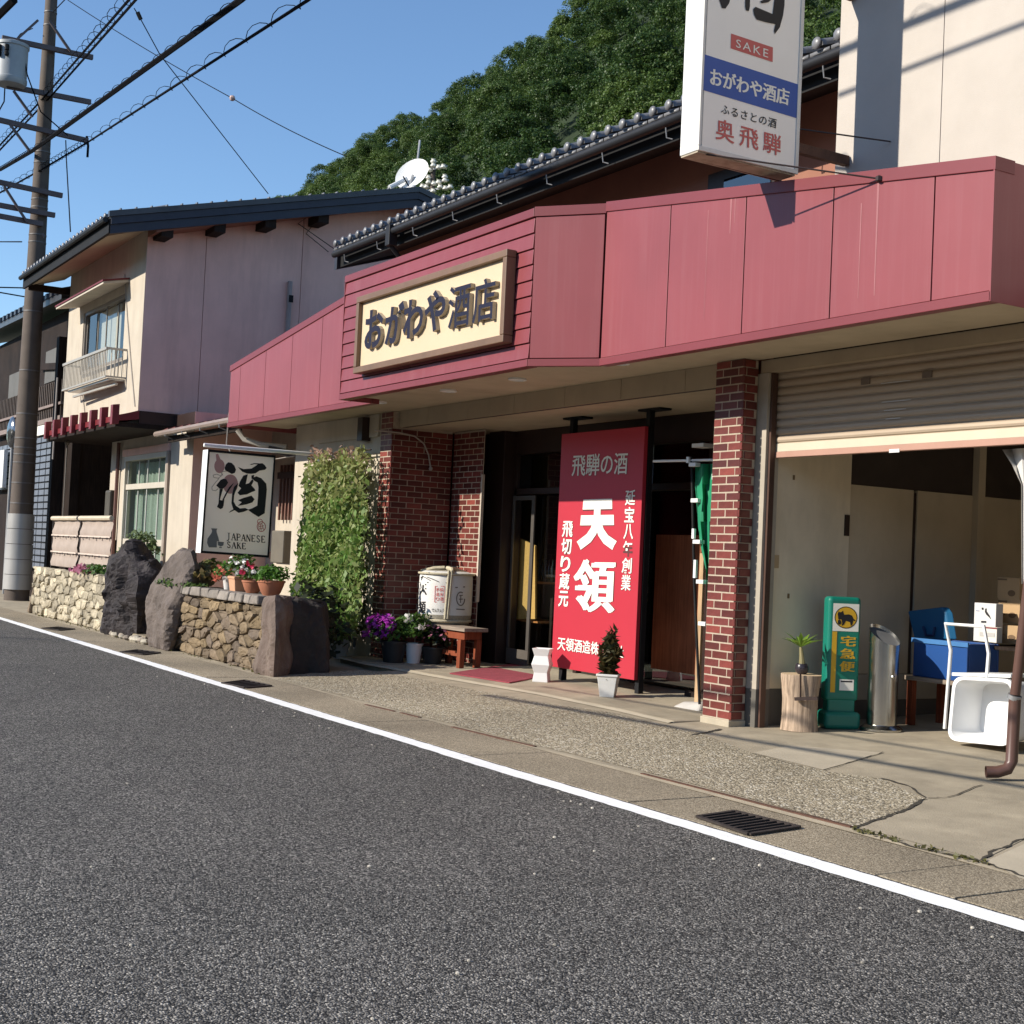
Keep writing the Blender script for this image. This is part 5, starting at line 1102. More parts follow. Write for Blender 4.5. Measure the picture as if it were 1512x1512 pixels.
for k in range(4):
    a = lx0+.09+k*gw_; y_ = YG+.03+.025*(k % 2)
    for z0_, z1_ in ((.63, 1.41), (1.55, 2.54), (2.67, 3.13)):
        MB().box((a+.004, y_, z0_), (a+.05, y_+.02, z1_)).build('stile', M('grey_stile', (.36, .36, .33), .5), lw)
        MB().box((a+.052, y_+.008, z0_), (a+gw_, y_+.013, z1_)).build('pane', GL, lw)
CUR = M('green_white_curtain', (.30, .37, .30), .9, .08, 20)
m = MB(); N = 60
for k in range(N):
    a = lx0+.1+(lx1-lx0-.2)*k/N; b = lx0+.1+(lx1-lx0-.2)*(k+1)/N; ya = YG+.2+.035*math.sin(k*1.1); yb_ = YG+.2+.035*math.sin((k+1)*1.1); m.quad((a, ya, .6), (b, yb_, .6), (b, yb_, 3.1), (a, ya, 3.1))
m.build('curtain', CUR, lw)
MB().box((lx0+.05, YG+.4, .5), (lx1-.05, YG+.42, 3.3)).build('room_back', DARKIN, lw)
# meter box and pipe left of the window
q = PY(172, 740, YG-.1); MB().box((-29.5, YG-.16, 1.55), (-29.12, YG-.002, 2.55)).build('meter_box', M('meter_brown', (.07, .06, .045), .5, .2), hs, bevel=.04)
MB().tube([(-29.0, YG-.06, .3), (-29.0, YG-.06, 3.55)], .04, 8).build('wall_pipe', M('brown_pipe', (.13, .06, .045), .5), hs, smooth=True)
MB().box((-29.3, YG-.1, .2), (-29.02, YG-.004, 1.5)).build('wall_post', WOODD, hs)
# dark boarded alcove, board by board
MB().box((-35, 8.75, 0), (-29.77, 8.8, 3.6)).build('alcove_backing', DARKIN, hs)
x = -34.6
while x < -29.9: MB().box((x+.006, 8.72, .1), (x+.20, 8.745, 3.59)).build('board', WOODD, hs); x += .206
MB().box((-29.76, YG+.142, 0), (-29.62, 8.8, 3.598)).build('alcove_side', CREAM, hs)
q = PY(99, 656, 7.2); MB().tube([(q.x, 7.2, 1.0), (q.x, 7.2, q.z)], .018, 6).ball((q.x, 7.2, q.z+.03), .06, 8).build('lamp_rod', M('dull_rod', (.14, .12, .1), .6), hs, smooth=True)
# tiled awning over the recess with its gutter
aw = MB().hex([(-24.75, 7.55, 3.44), (-20.95, 7.55, 3.44), (-20.95, 9.5, 3.95), (-24.75, 9.5, 3.95), (-24.75, 7.55, 3.50), (-20.95, 7.55, 3.50), (-20.95, 9.5, 4.01), (-24.75, 9.5, 4.01)]).build('awning', M('awning_red', (.13, .03, .03), .5, .2), hs)
for k in range(9): 
    x = -24.6+k*.42; MB().hex([(x-.14, 7.53, 3.505), (x+.24, 7.53, 3.505), (x+.24, 9.4, 4.0), (x-.14, 9.4, 4.0), (x-.14, 7.53, 3.53), (x+.24, 7.53, 3.56), (x+.24, 9.4, 4.05), (x-.14, 9.4, 4.03)]).build('awning_tile', M('awning_tile', (.16, .05, .045), .5, .25), aw)
MB().tube([(-24.95, 7.5, 3.47), (-20.93, 7.5, 3.49)], .055, 8).build('awning_gutter', M('gutter_taupe', (.26, .2, .165), .4), hs, smooth=True)
MB().box((-24.6, 7.62, 3.32), (-20.95, 7.68, 3.43)).build('awning_beam', WOODD, hs)
for k in range(4): x = -24.3+k*.95; MB().tube([(x, 7.46, 3.5), (x, 7.47, 3.40), (x+.02, 7.6, 3.36)], .012, 5).build('gutter_bracket', GALV, hs)
# barred window in the recess
bw0 = PY(402, 690, 9.46); bw1 = PY(440, 756, 9.46)
bwn = MB().box((-23.6, 9.47, 2.12), (-21.2, 9.499, 3.0)).build('barred_window', M('dark_red_pane', (.06, .015, .014), .3), hs)
for k in range(16): x = -23.55+k*.155; MB().box((x-.02, 9.40, 2.0), (x+.02, 9.44, 3.0)).build('window_bar', M('bar_wood', (.19, .10, .075), .6), bwn)
for z in (2.75,): MB().box((-23.65, 9.385, z), (-21.15, 9.40, z+.12)).build('bar_rail', M('bar_dark', (.03, .015, .012), .6), bwn)
MB().box((-23.8, 9.36, 1.28), (-20.7, 9.498, 1.42)).build('dark_rail', DKBROWN, hs)
q = PY(420, 810, 8.9); MB().box((q.x-.25, 8.75, q.z-.25), (q.x+.3, 8.95, q.z+.3)).build('post_box', M('olive_box', (.14, .12, .09), .6), hs, bevel=.02)
MB().tube([(-20.95, 7.6, 3.34), (-20.9, 7.7, 3.2), (-20.7, 7.9, 3.12), (-20.45, 8.25, 3.1)], .045, 8).build('drain_elbow', M('pale_elbow', (.42, .39, .34), .5), hs, smooth=True)
MB().beam((-20.6, 8.0, 3.05), (-20.2, 8.9, 2.9), .12, .1).build('dark_pipe', DKBROWN, hs)
MB().tube([(-20.97, 7.45, 3.6), (-21.0, 7.45, 3.1), (-20.9, 7.5, 2.95), (-20.5, 7.9, 2.85), (-20.2, 8.29, 2.95)], .01, 5).build('loose_cable', GREYPL, hs)

# thin cables clipped to the front wall
for pts in ([(184, 405), (188, 470), (194, 545), (199, 600)], [(120, 575), (124, 600), (127, 632)]): MB().tube([PY(u, v, YH-.015) for u, v in pts], .010, 5).build('wall_cable', GREYPL, hs)
MB().tube([PX(458, 318, XB+.03), PX(440, 330, XB+.05), PX(500, 372, XB+.3)], .009, 5).build('wall_cable', BLACK, hs); MB().tube([PX(470, 322, XB+.03), PX(452, 345, XB+.04), PX(485, 372, XB+.2)], .009, 5).build('wall_cable', BLACK, hs)
MB().tube([PX(300, 345, XB+.02), PX(300, 520, XB+.02)], .006, 4).build('wall_crack_seal', GREYPL, hs) if False else None
# satellite dish on the ridge
q = PX(608, 256, -26); dsh = thing('satellite_dish', 'white satellite dish with a mast on the ridge of the house', 'satellite dish', (-26, RY+.3, rz(RY)))
D = V((.45, -.78, .42)).normalized(); m = MB(); a = D.orthogonal().normalized(); b2 = D.cross(a); C0 = q
for i, (rr, dd) in enumerate(((0, -.10), (.15, -.09), (.28, -.06), (.40, 0))):
    for j in range(24): t = 2*math.pi*j/24; m.v.append(tuple(C0+a*(rr*math.cos(t))+b2*(rr*math.sin(t))+D*dd))
for i in range(3):
    for j in range(24): m.f.append((i*24+j, i*24+(j+1) % 24, (i+1)*24+(j+1) % 24, (i+1)*24+j)); m.m.append(0)
m.build('reflector', WHITEP, dsh, smooth=True)
MB().tube([PX(575, 277, -26.0), PX(600, 264, -26.1)], .05, 8).build('arm', WHITEP, dsh); MB().tube([C0-D*.05, (q.x, RY+.25, rz(RY))], .03, 6).build('mount', GALV, dsh)
MB().tube([(q.x-.1, q.y+.1, rz(RY)), PX(620, 207, q.x-.1)], .025, 6).build('mast', GALV, dsh)
MB().tube([C0-b2*.0+V((0, 0, -.36)), C0+D*.35+V((0, 0, -.3))], .015, 5).build('feed_arm', BLACK, dsh)

# ================================================================== old dark wooden house at the far left
od = thing('wooden_house', 'old dark timber house with latticed front behind the utility pole', 'house', (-36, 8, 0))
MB().box((-46, 7.75, 0), (-32.2, 7.95, 6.9)).build('front_wall', WOODD, od)
MB().box((-46, 7.96, 0), (-32.25, 14, 6.9)).build('house_body', WOODD, od)
MB().hex([(-46, 7.25, 7.2), (-31.9, 7.25, 6.9), (-31.9, 12, 8.3), (-46, 12, 8.6), (-46, 7.25, 7.35), (-31.9, 7.25, 7.05), (-31.9, 12, 8.5), (-46, 12, 8.8)]).build('roof', DKTILE, od)
for k in range(28): x = -45.5+k*.49; MB().hex([(x-.1, 7.2, 7.34-.0207*(x+46)), (x+.1, 7.2, 7.34-.0207*(x+46)), (x+.1, 11.9, 8.8-.0207*(x+46)), (x-.1, 11.9, 8.8-.0207*(x+46)), (x-.08, 7.2, 7.46-.0207*(x+46)), (x+.08, 7.2, 7.46-.0207*(x+46)), (x+.08, 11.9, 8.92-.0207*(x+46)), (x-.08, 11.9, 8.92-.0207*(x+46))]).build('tile_row', DKTILE, od)
PLA = M('grey_plaster', (.12, .12, .115), .9, .1)
for (x0, x1, z0, z1) in ((-35.3, -33.9, 5.3, 6.1), (-33.8, -32.9, 5.25, 6.2), (-39.6, -38.2, 5.2, 5.9), (-38.0, -36.9, 5.2, 5.9)): MB().box((x0, 7.73, z0), (x1, 7.748, z1)).build('plaster_panel', PLA, od)
MB().beam((-35.6, 7.68, 5.75), (-32.6, 7.68, 5.5), .06, .16).build('brace', WOODD, od)
for x0, x1 in ((-35.6, -32.8), (-40.5, -36.6)):
    x = x0
    while x < x1: MB().box((x, 7.60, 4.35), (x+.06, 7.66, 5.2)).build('lattice_bar', M('lattice_wood', (.10, .075, .06), .7), od); x += .19
    MB().box((x0-.1, 7.55, 4.22), (x1+.1, 7.68, 4.34)).build('lattice_rail', M('grey_rail_wood', (.22, .17, .15), .7), od); MB().box((x0-.1, 7.55, 4.6), (x1+.1, 7.599, 4.66)).build('lattice_rail', M('grey_rail_wood', (.2, .2, .2)), od)
MB().box((-35.7, 7.55, 3.97), (-33.35, 7.6, 4.2)).build('white_curtain_band', WHITEL, od)
# blue-grey tiled wall panels with black joints
BG = M('blue_grey_tile', (.15, .165, .20), .4, .12, 4)
for (x0, x1, nx, z0, z1, nz) in ((-36.4, -33.3, 5, .72, 3.93, 20), (-40.2, -37.4, 5, 2.7, 3.93, 8)):
    MB().box((x0, 7.60, z0), (x1, 7.65, z1)).build('tile_backing', BLACK, od)
    w_ = (x1-x0)/nx; h_ = (z1-z0)/nz
    for i in range(nx):
        for j in range(nz): MB().box((x0+i*w_+.035, 7.57, z0+j*h_+.02), (x0+(i+1)*w_-.035, 7.599, z0+(j+1)*h_-.02)).build('wall_tile', BG, od)
MB().tube([(-32.7, 7.45, 3.3), (-32.7, 7.45, 5.2)], .025, 6).build('pale_pipe', M('pale_pipe', (.3, .27, .25), .6), od)
MB().box((-33.2, 7.5, 0), (-32.95, 7.74, 6.2)).build('corner_post', WOODD, od)
sg = PY(2, 682, 7.4); vs_ = tag(MB().box((sg.x-.7, 7.40, 2.75), (sg.x+.28, 7.5, 3.75)).build('shop_sign', WHITEP, base=(sg.x-.2, 7.45, 2.75)), 'white signboard at the left edge beyond the utility pole', 'sign')
q = PY(12, 638, 7.2); mr = thing('traffic_mirror', 'round convex traffic mirror just left of the utility pole', 'mirror', (q.x, 7.2, 0))
m = MB(); 
for rr, yy in ((0, -.02), (.18, .0), (.30, .05), (.33, .1)): 
    for j in range(20): t = 2*math.pi*j/20; m.v.append((q.x+rr*math.cos(t), q.y+yy, q.z+rr*math.sin(t)*1.25))
for i in range(3):
    for j in range(20): m.f.append((i*20+j, i*20+(j+1) % 20, (i+1)*20+(j+1) % 20, (i+1)*20+j)); m.m.append(0)
m.build('mirror_face', M('mirror_dull', (.25, .25, .25), .15, .1, metal=.9), mr, smooth=True); MB().tube([(q.x, q.y+.12, 0), (q.x, q.y+.12, q.z+.3)], .04, 8).build('mirror_post', GALV, mr)

# ================================================================== utility pole with transformer
pb = PY(24, 889, 6.95); XP, YP = pb.x, 6.95
up_ = thing('utility_pole', 'tall concrete utility pole with crossarms and transformer at the left', 'utility pole', (XP, YP, 0))
DKGALV = M('dull_galvanised', (.16, .15, .145), .6, .2, metal=.4)
def pr_(z): return .285-.0105*z
PT = PX(64, -40, XP).z
m = MB(); m.tube([(XP, YP, -.1), (XP, YP, 4), (XP, YP, 8), (XP, YP, PT)], [pr_(0), pr_(4), pr_(8), pr_(PT)], 20)
m.build('pole', M('pole_concrete', (.105, .082, .066), .8, .15, 3, .1, 60, stain=.3, stain_col=(.07, .05, .045)), up_, smooth=True)
zz0 = PX(22, 878, XP).z; zz1 = PX(28, 758, XP).z
for k in range(5):
    a = .25+(zz1-.25)*k/5; b = .25+(zz1-.25)*(k+1)/5-.012; MB().tube([(XP, YP, a), (XP, YP, b)], [pr_(a)+.035, pr_(b)+.035], 20).build('guard_sleeve', M('sleeve_grey', (.40, .39, .37), .45, .12, 1.0, metal=.2), up_, smooth=True)
for v in (12, 32, 460, 548, 612, 648, 662, 672, 684, 714, 744, 222, 238, 293, 305, 346, 357):
    z = PX(45, v, XP).z; MB().tube([(XP, YP, z-.014), (XP, YP, z+.014)], pr_(z)+.010, 16).build('steel_band', DKGALV, up_, smooth=True)
ARM = M('arm_grey', (.11, .085, .085), .6, .2)
Xa = XP+.26
for (a, b) in (((137, 85), (3, 56)), ((134, 151), (10, 127)), ((130, 208), (-6, 176)), ((92, 289), (-6, 268)), ((81, 318), (-6, 302)), ((63, 331), (-6, 318))):
    MB().beam(PX(*a, Xa), PX(*b, Xa), .10, .11).build('crossarm', ARM, up_)
for (a, b) in (((56, 30), (25, 58)), ((73, 31), (104, 76)), ((20, 134), (48, 173)), ((15, 184), (43, 222)), ((6, 275), (40, 328)), ((62, 345), (66, 350))):
    MB().beam(PX(*a, Xa+.09), PX(*b, Xa+.09), .06, .05).build('brace', ARM, up_)
tp = PX(17, 96, Xa+.15); zt = PX(17, 64, Xa+.15).z; zbm = PX(15, 126, Xa+.15).z; r_ = .36
TR = M('transformer_grey', (.34, .36, .37), .45, .08)
tx = V((Xa+.15, tp.y, 0)); trf = MB().lathe((tx.x, tx.y, 0), [(r_*.9, zbm), (r_, zbm+.06), (r_, zbm+.14), (r_*.97, zbm+.15), (r_*.97, zt-.12), (r_*1.04, zt-.1), (r_*1.04, zt-.03), (r_*.6, zt+.03), (0, zt+.05)], 24).build('transformer', TR, up_, smooth=True)
for k in range(4): a = -2.0+k*.5; MB().lathe((tx.x+r_*1.05*math.cos(a), tx.y+r_*1.05*math.sin(a), zt-.42), [(.03, 0), (.05, .02), (.05, .1), (.03, .12), (.05, .14), (.05, .26), (0, .28)], 8).build('bushing', BLACK, trf, smooth=True)
CBL = M('cable_black', (.010, .010, .012), .95, .1, spec=.05)
def wire(pts, r, nme='power_cable', sag=0.0, n=16, mat=None, lab='', grp='overhead cables', ring=0, seg=5, coil=0):
    P = []
    for a, b in zip(pts[:-1], pts[1:]):
        for k in range(n): t = k/n; P.append(V(a).lerp(V(b), t)+V((0, 0, -sag*4*t*(1-t))))
    P.append(V(pts[-1])); t = thing(nme, lab, 'cable', P[0], grp)
    MB().tube(P, r, seg).build('cable', mat or CBL, t)
    if ring:
        L = (P[-1]-P[0]).length; cnt = int(L/ring); H = []
        for k in range(cnt*8):
            s_ = k/(cnt*8)*(len(P)-1); i = int(s_); p = P[i].lerp(P[min(i+1, len(P)-1)], s_-i); an = k*math.pi/4; d = (P[-1]-P[0]).normalized(); a_ = V((0, 0, 1)); b_ = d.cross(a_)
            H.append(p+V((0, 0, coil*.6))+a_*coil*math.sin(an)+b_*coil*math.cos(an))
        MB().tube(H, .006, 4).build('hanger_spiral', CBL, t)
    return t
pa = PX(46, 223, Xa)
q1 = PX(355, 0, -17); q0 = PX(0, 251, XP-6)
wire([q0, PX(46, 224, XP+.3), q1, PX(600, -205, -10)], .046, lab='thickest black cable bundle crossing in front of the utility pole', ring=.45, coil=.05, sag=.0)
wire([PX(-60, 318, XP-4), PX(62, 250, XP+.3), PX(128, 211, XP+.6), PX(455, 0, -15), PX(720, -190, -9)], .022, lab='lowest cable with spiral hangers rising from the pole to the right', ring=.5, coil=.075)
wire([PX(-20, 236, XP-3), PX(70, 138, XP+.4), PX(190, 0, -20), PX(330, -160, -14)], .022, lab='steep cable with spiral hangers left of the thick bundle', ring=.5, coil=.09)
wire([PX(-14, 236, XP-3), PX(76, 141, XP+.4), PX(200, 0, -20), PX(342, -160, -14)], .022, lab='plain steep cable running just right of its spiral-wrapped twin', ring=0)
w_ = wire([PX(100, 0, XP+2), PX(343, 145, -25.5), PX(512, 231, -22), PX(1002, 165+60, -22)][:3], .009, lab='thin wire with a small pale bead falling to the right', sag=.05)
MB().ball(PX(343, 145, -25.5), .06, 8).build('bead', M('bead_pale', (.5, .35, .3), .5), w_)
w_ = wire([PX(198, 12, -22), PX(207, 27, -22), PX(237, 82, -23), PX(396, 286, -26)], .009, lab='thin drop wire ending on the roof ridge of the house')
MB().tube([PX(203, 18, -22), PX(208, 29, -22)], .035, 6).build('dead_end_clamp', BLACK, w_)
wire([PX(97, 207, Xa), PX(98, 235, Xa), PX(104, 342, -30)], .014, lab='nearly vertical drop wire beside the pole')
wire([PX(128, 201, Xa), PX(130, 215, Xa), PX(129, 232, Xa)], .03, lab='short cable tail hanging at the arm end')
wire([PX(35, 75, Xa+.3), PX(40, 110, Xa+.4), PX(60, 165, Xa+.3), PX(100, 200, Xa+.2)], .016, lab='lead curving from the transformer down to the lower arm')
wire([PX(7, 130, Xa+.3), PX(6, 150, Xa+.3), PX(-4, 168, Xa+.3)], .016, lab='short lead under the transformer')
wire([PX(-10, 100, XP-8), PX(30, 10+40, XP-4), PX(48, 42, XP)], .012, lab='thin wire behind the transformer, going left')
wire([PX(78, 18, XP), PX(100, -5, XP+4)], .012, lab='thin wire leaving the pole top to the right')
wire([PX(-10, 357, XP-8), PX(32, 357, XP-.2)], .016, lab='level service wire at the left edge', sag=0)
wire([PX(-10, 424, -60), PX(36, 425, -60)], .03, lab='upper distant wire low at the left edge'); wire([PX(-10, 430, -60), PX(36, 438, -60)], .03, lab='lower distant wire at the left edge')
# cables on the far side of the road (behind the camera): they throw the thin shadows on wall and ground
def shcable(p, q, t, r, lab, ext=.6):
    a = V(p)+SUN*t; b = V(q)+SUN*t; d = b-a; return wire([a-d*ext, b+d*ext], r, lab=lab, ring=.5 if r > .03 else 0, coil=.06, grp='cables on the other side of the road')
shcable(PY(1331, 105, YW), PY(1512, 35, YW), 6, .022, 'upper lashed cable over the far side of the road')
shcable(PY(1323, 43, YW), PY(1430, 0, YW), 6, .04, 'thick bundled cable over the far side of the road', 1.5)
shcable(PG(960, 1040), PG(1400, 1112), 9, .022, 'telephone cable over the far side of the road', .5)
shcable(PG(900, 1058), PG(1440, 1150), 9.5, .035, 'lower telephone cable over the far side of the road', .5)
shcable(PZ(0, 941, 0), PZ(110, 946, 0), 16, .035, 'cable crossing the road further up the street', .3)

# ================================================================== distant pole with white insulators
fp = PY(640, 250, 40); fu = thing('distant_pole', 'distant utility pole with white insulators in front of the wooded hill', 'utility pole', (fp.x, 40, 14))
dd = fp.length*1.0; s_ = dd/2030
MB().tube([(fp.x, 40, 14), (fp.x, 40, PY(640, 236, 40).z)], .16, 8).build('pole', M('pole_concrete', (.2, .2, .2)), fu)
INS = M('porcelain', (.72, .70, .62), .3, .04)
for (a, b) in (((625, 253), (660, 245)), ((630, 272), (662, 266)), ((624, 282), (668, 276))): MB().beam(PY(*a, 39.9), PY(*b, 39.9), .10, .10).build('crossarm', GALV, fu)
for (u, v) in ((628, 252), (635, 251), (648, 247), (655, 246), (640, 238), (640, 244), (633, 262), (633, 269), (657, 261), (657, 266), (641, 271), (648, 269), (624, 275), (630, 276), (650, 276), (658, 278), (665, 276), (640, 282)):
    p = PY(u, v, 39.75); MB().lathe((p.x, p.y, p.z-.12), [(.1, 0), (.2, .05), (.2, .12), (.12, .2), (.16, .26), (0, .3)], 8).build('insulator', INS, fu, smooth=True)

# ================================================================== stone planters and rocks
from mathutils import noise as NZ
def stonemat(name, c1, c2): return M(name, c1, .9, .28, 9, .55, 38, rand=.32, tint=c2, spec=.25)
STA = stonemat('pale_stone', (.43, .375, .27), (.30, .26, .19)); STB = stonemat('brown_stone', (.205, .15, .085), (.13, .10, .075))
def voronoi(w, h, nx, ny, jit=.42, asp=1.0):
    pts = []
    for j in range(-1, ny+1):
        for i in range(-1, nx+1):
            pts.append(((i+.5+(.5 if j % 2 else 0)+random.uniform(-jit, jit))*w/nx, (j+.5+random.uniform(-jit, jit))*h/ny))
    out = []
    for a, p in enumerate(pts):
        poly = [(0, 0), (w, 0), (w, h), (0, h)]
        if not (-w/nx*.6 < p[0] < w+w/nx*.6 and -h/ny*.6 < p[1] < h+h/ny*.6): continue
        for b, q in enumerate(pts):
            if a == b or abs(q[0]-p[0]) > 3*w/nx or abs(q[1]-p[1]) > 3*h/ny: continue
            mx, my = (p[0]+q[0])/2, (p[1]+q[1])/2; sx_, sy_ = (h/ny)**2/(w/nx)**2, 1.0; nx_, ny_ = (q[0]-p[0])*sx_, (q[1]-p[1])*sy_
            new = []; n = len(poly)
            for i in range(n):
                c, d = poly[i], poly[(i+1) % n]; dc = (c[0]-mx)*nx_+(c[1]-my)*ny_; dd_ = (d[0]-mx)*nx_+(d[1]-my)*ny_
                if dc <= 0: new.append(c)
                if dc*dd_ < 0: t = dc/(dc-dd_); new.append((c[0]+(d[0]-c[0])*t, c[1]+(d[1]-c[1])*t))
            poly = new
            if len(poly) < 3: break
        if len(poly) >= 3: out.append(poly)
    return out
def stones(parent, org, U, Nn, w, h, nx, ny, mat, gap=.007, depth=.07, hf=lambda t: 1.0):
    org, U, Nn = V(org), V(U), V(Nn); cnt = 0
    for poly in voronoi(w, h, nx, ny):
        # remove short edges
        q = [p for i, p in enumerate(poly) if math.dist(p, poly[i-1]) > .02]
        if len(q) < 3: continue
        cx = sum(p[0] for p in q)/len(q); cy = sum(p[1] for p in q)/len(q); md = min(math.dist(p, (cx, cy)) for p in q)
        if md < .03: continue
        # chamfer corners: midpoints
        r = []
        for i, p in enumerate(q):
            a, b = q[i-1], q[(i+1) % len(q)]; r += [(p[0]+(a[0]-p[0])*.2, p[1]+(a[1]-p[1])*.2), (p[0]+(b[0]-p[0])*.2, p[1]+(b[1]-p[1])*.2)]
        m = MB(); k = len(r); tl = [random.uniform(-.35, .35), random.uniform(-.35, .35)]; dp = depth*random.uniform(.55, 1.1)
        def pt(s, d, jit=0):
            o = []
            for (x, y) in r:
                e = 1-gap/max(.03, math.dist((x, y), (cx, cy))); x2 = cx+(x-cx)*s*e; y2 = (cy+(y-cy)*s*e)
                z = d+((x2-cx)*tl[0]+(y2-cy)*tl[1])*.3*(d > 0)+random.uniform(-jit, jit); o.append(org+U*x2+V((0, 0, y2*hf(x2/w)))+Nn*z)
            return o
        m.v += pt(1, -.05)+pt(1.0, dp*.45, .006)+pt(.93, dp*.9, .008)+pt(.55, dp, .012)
        for ring in range(3):
            for i in range(k): m.f.append((ring*k+i, ring*k+(i+1) % k, (ring+1)*k+(i+1) % k, (ring+1)*k+i)); m.m.append(0)
        m.f.append(tuple(range(3*k, 4*k))); m.m.append(0)
        c_ = org+U*cx+V((0, 0, cy*hf(cx/w)))
        me = m.mesh('stone', [mat], c_); inst('stone', me, c_, parent); cnt += 1
SOIL = M('planter_soil', (.07, .055, .035), .95, .3, 12)
JOINT = M('stone_joint', (.10, .085, .06), .95, .25, 10)
w1 = thing('stone_wall', 'pale dry-laid stone planter wall beside the utility pole, below the roller blinds', 'wall', (-25.3, 6.25, 0))
MB().box((-27.85, 6.17, -.02), (-22.6, 6.6, .85)).build('wall_core', JOINT, w1); MB().box((-27.8, 6.2, .852), (-22.65, 7.3, .86)).build('soil', SOIL, w1)
stones(w1, (-27.9, 6.17, 0), (1, 0, 0), (0, -1, 0), 5.3, .92, 16, 6, STA)
MB().hex([(-28.25, 6.1, 0), (-27.9, 6.05, 0), (-27.9, 6.6, 0), (-28.2, 6.6, 0), (-28.02, 6.2, .62), (-27.9, 6.15, .66), (-27.9, 6.55, .66), (-28.0, 6.55, .62)]).build('end_stone', STB, w1, bevel=.03)
w2 = thing('stone_wall', 'brown dry-laid stone planter wall carrying the flower pots', 'wall', (-17.5, 6.25, 0))
MB().box((-19.4, 6.17, -.02), (-15.6, 6.85, .84)).build('wall_core', M('shade_toned_core', (.022, .017, .015), .95, .3, 8, .5, 30), w2)  # near-black colour stands in for the shade at the planter end
stones(w2, (-19.35, 6.17, 0), (1, 0, 0), (0, -1, 0), 3.75, .80, 12, 6, STB, depth=.085)
xq = -19.3
while xq < -15.7:
    w_ = random.uniform(.22, .42); m = MB().hex([(xq, 6.02+random.uniform(0, .05), .80), (xq+w_-.02, 6.02+random.uniform(0, .05), .80), (xq+w_-.02, 6.5, .80), (xq, 6.5, .80), (xq+.02, 6.06, .90+random.uniform(0, .03)), (xq+w_-.03, 6.06, .90+random.uniform(0, .03)), (xq+w_-.03, 6.5, .90), (xq+.02, 6.5, .9)])
    m.build('coping_stone', M('grey_coping', (.22, .19, .16), .9, .3, 10, .5, 40, rand=.2), w2, bevel=.02); xq += w_
MB().box((-19.3, 6.5, .861), (-15.56, 6.84, .885)).build('soil', SOIL, w2)
def rock(name, label, outline, y, dep, mat, sub=4, amp=.07, freq=2.2, parent=None, ridge=True, seed=0):
    P = [PY(*p, y) for p in outline]; cx = sum(p.x for p in P)/len(P); cz = sum(p.z for p in P)/len(P)
    A = [(math.atan2(p.z-cz, p.x-cx), math.hypot(p.x-cx, p.z-cz)) for p in P]
    Q = [(p.x-cx, p.z-cz) for p in P]
    def R(ph):
        dx, dz = math.cos(ph), math.sin(ph); best = .05
        for (x0, z0), (x1, z1) in zip(Q, Q[1:]+Q[:1]):
            ex, ez = x1-x0, z1-z0; den = dx*ez-dz*ex
            if abs(den) < 1e-9: continue
            t = (x0*ez-z0*ex)/den; s = (x0*dz-z0*dx)/den
            if t > 0 and -1e-6 <= s <= 1+1e-6: best = max(best, t)
        return best
    bm = bmesh.new(); bmesh.ops.create_icosphere(bm, subdivisions=sub, radius=1)
    for v in bm.verts:
        d = v.co.normalized(); ph = math.atan2(d.z, d.x); r = math.hypot(d.x, d.z)
        rr = R(ph)*min(1, r*1.12)**.9
        p = V((cx+math.cos(ph)*rr, y+dep*.9+dep*d.y*(.55+.45*abs(d.y)), cz+math.sin(ph)*rr))
        nv = 0; f = freq; a = amp
        for o in range(4):
            n_ = NZ.noise(p*f+V((seed, seed*2, 0))); nv += a*((1-2*abs(n_)) if ridge else n_); f *= 2.1; a *= .5
        p += d*nv*.8; p.z = max(p.z, -.03); v.co = p
    me = bpy.data.meshes.new(name); base = V((cx, y+dep*.9, 0)); bmesh.ops.translate(bm, verts=bm.verts, vec=-base); bm.to_mesh(me); bm.free(); me.materials.append(mat)
    if not ridge: me.polygons.foreach_set('use_smooth', [True]*len(me.polygons))
    o = bpy.data.objects.new(name, me); COL.objects.link(o); o.location = base; ORG[o.name] = base
    return tag(o, label, 'rock')
RKB = M('black_rock', (.026, .021, .022), .75, .5, 5, .7, 26, stain=.25, stain_col=(.13, .105, .09), stain_scale=(3, 3, 3), spec=.3)
RKG = M('grey_boulder', (.125, .10, .085), .9, .25, 3, .6, 30, stain=.45, stain_col=(.10, .08, .075), stain_scale=(3, 3, 1.2))
RKC = M('brown_boulder', (.125, .09, .072), .9, .3, 3, .6, 30, stain=.45, stain_col=(.30, .25, .2), stain_scale=(3, 3, 1))
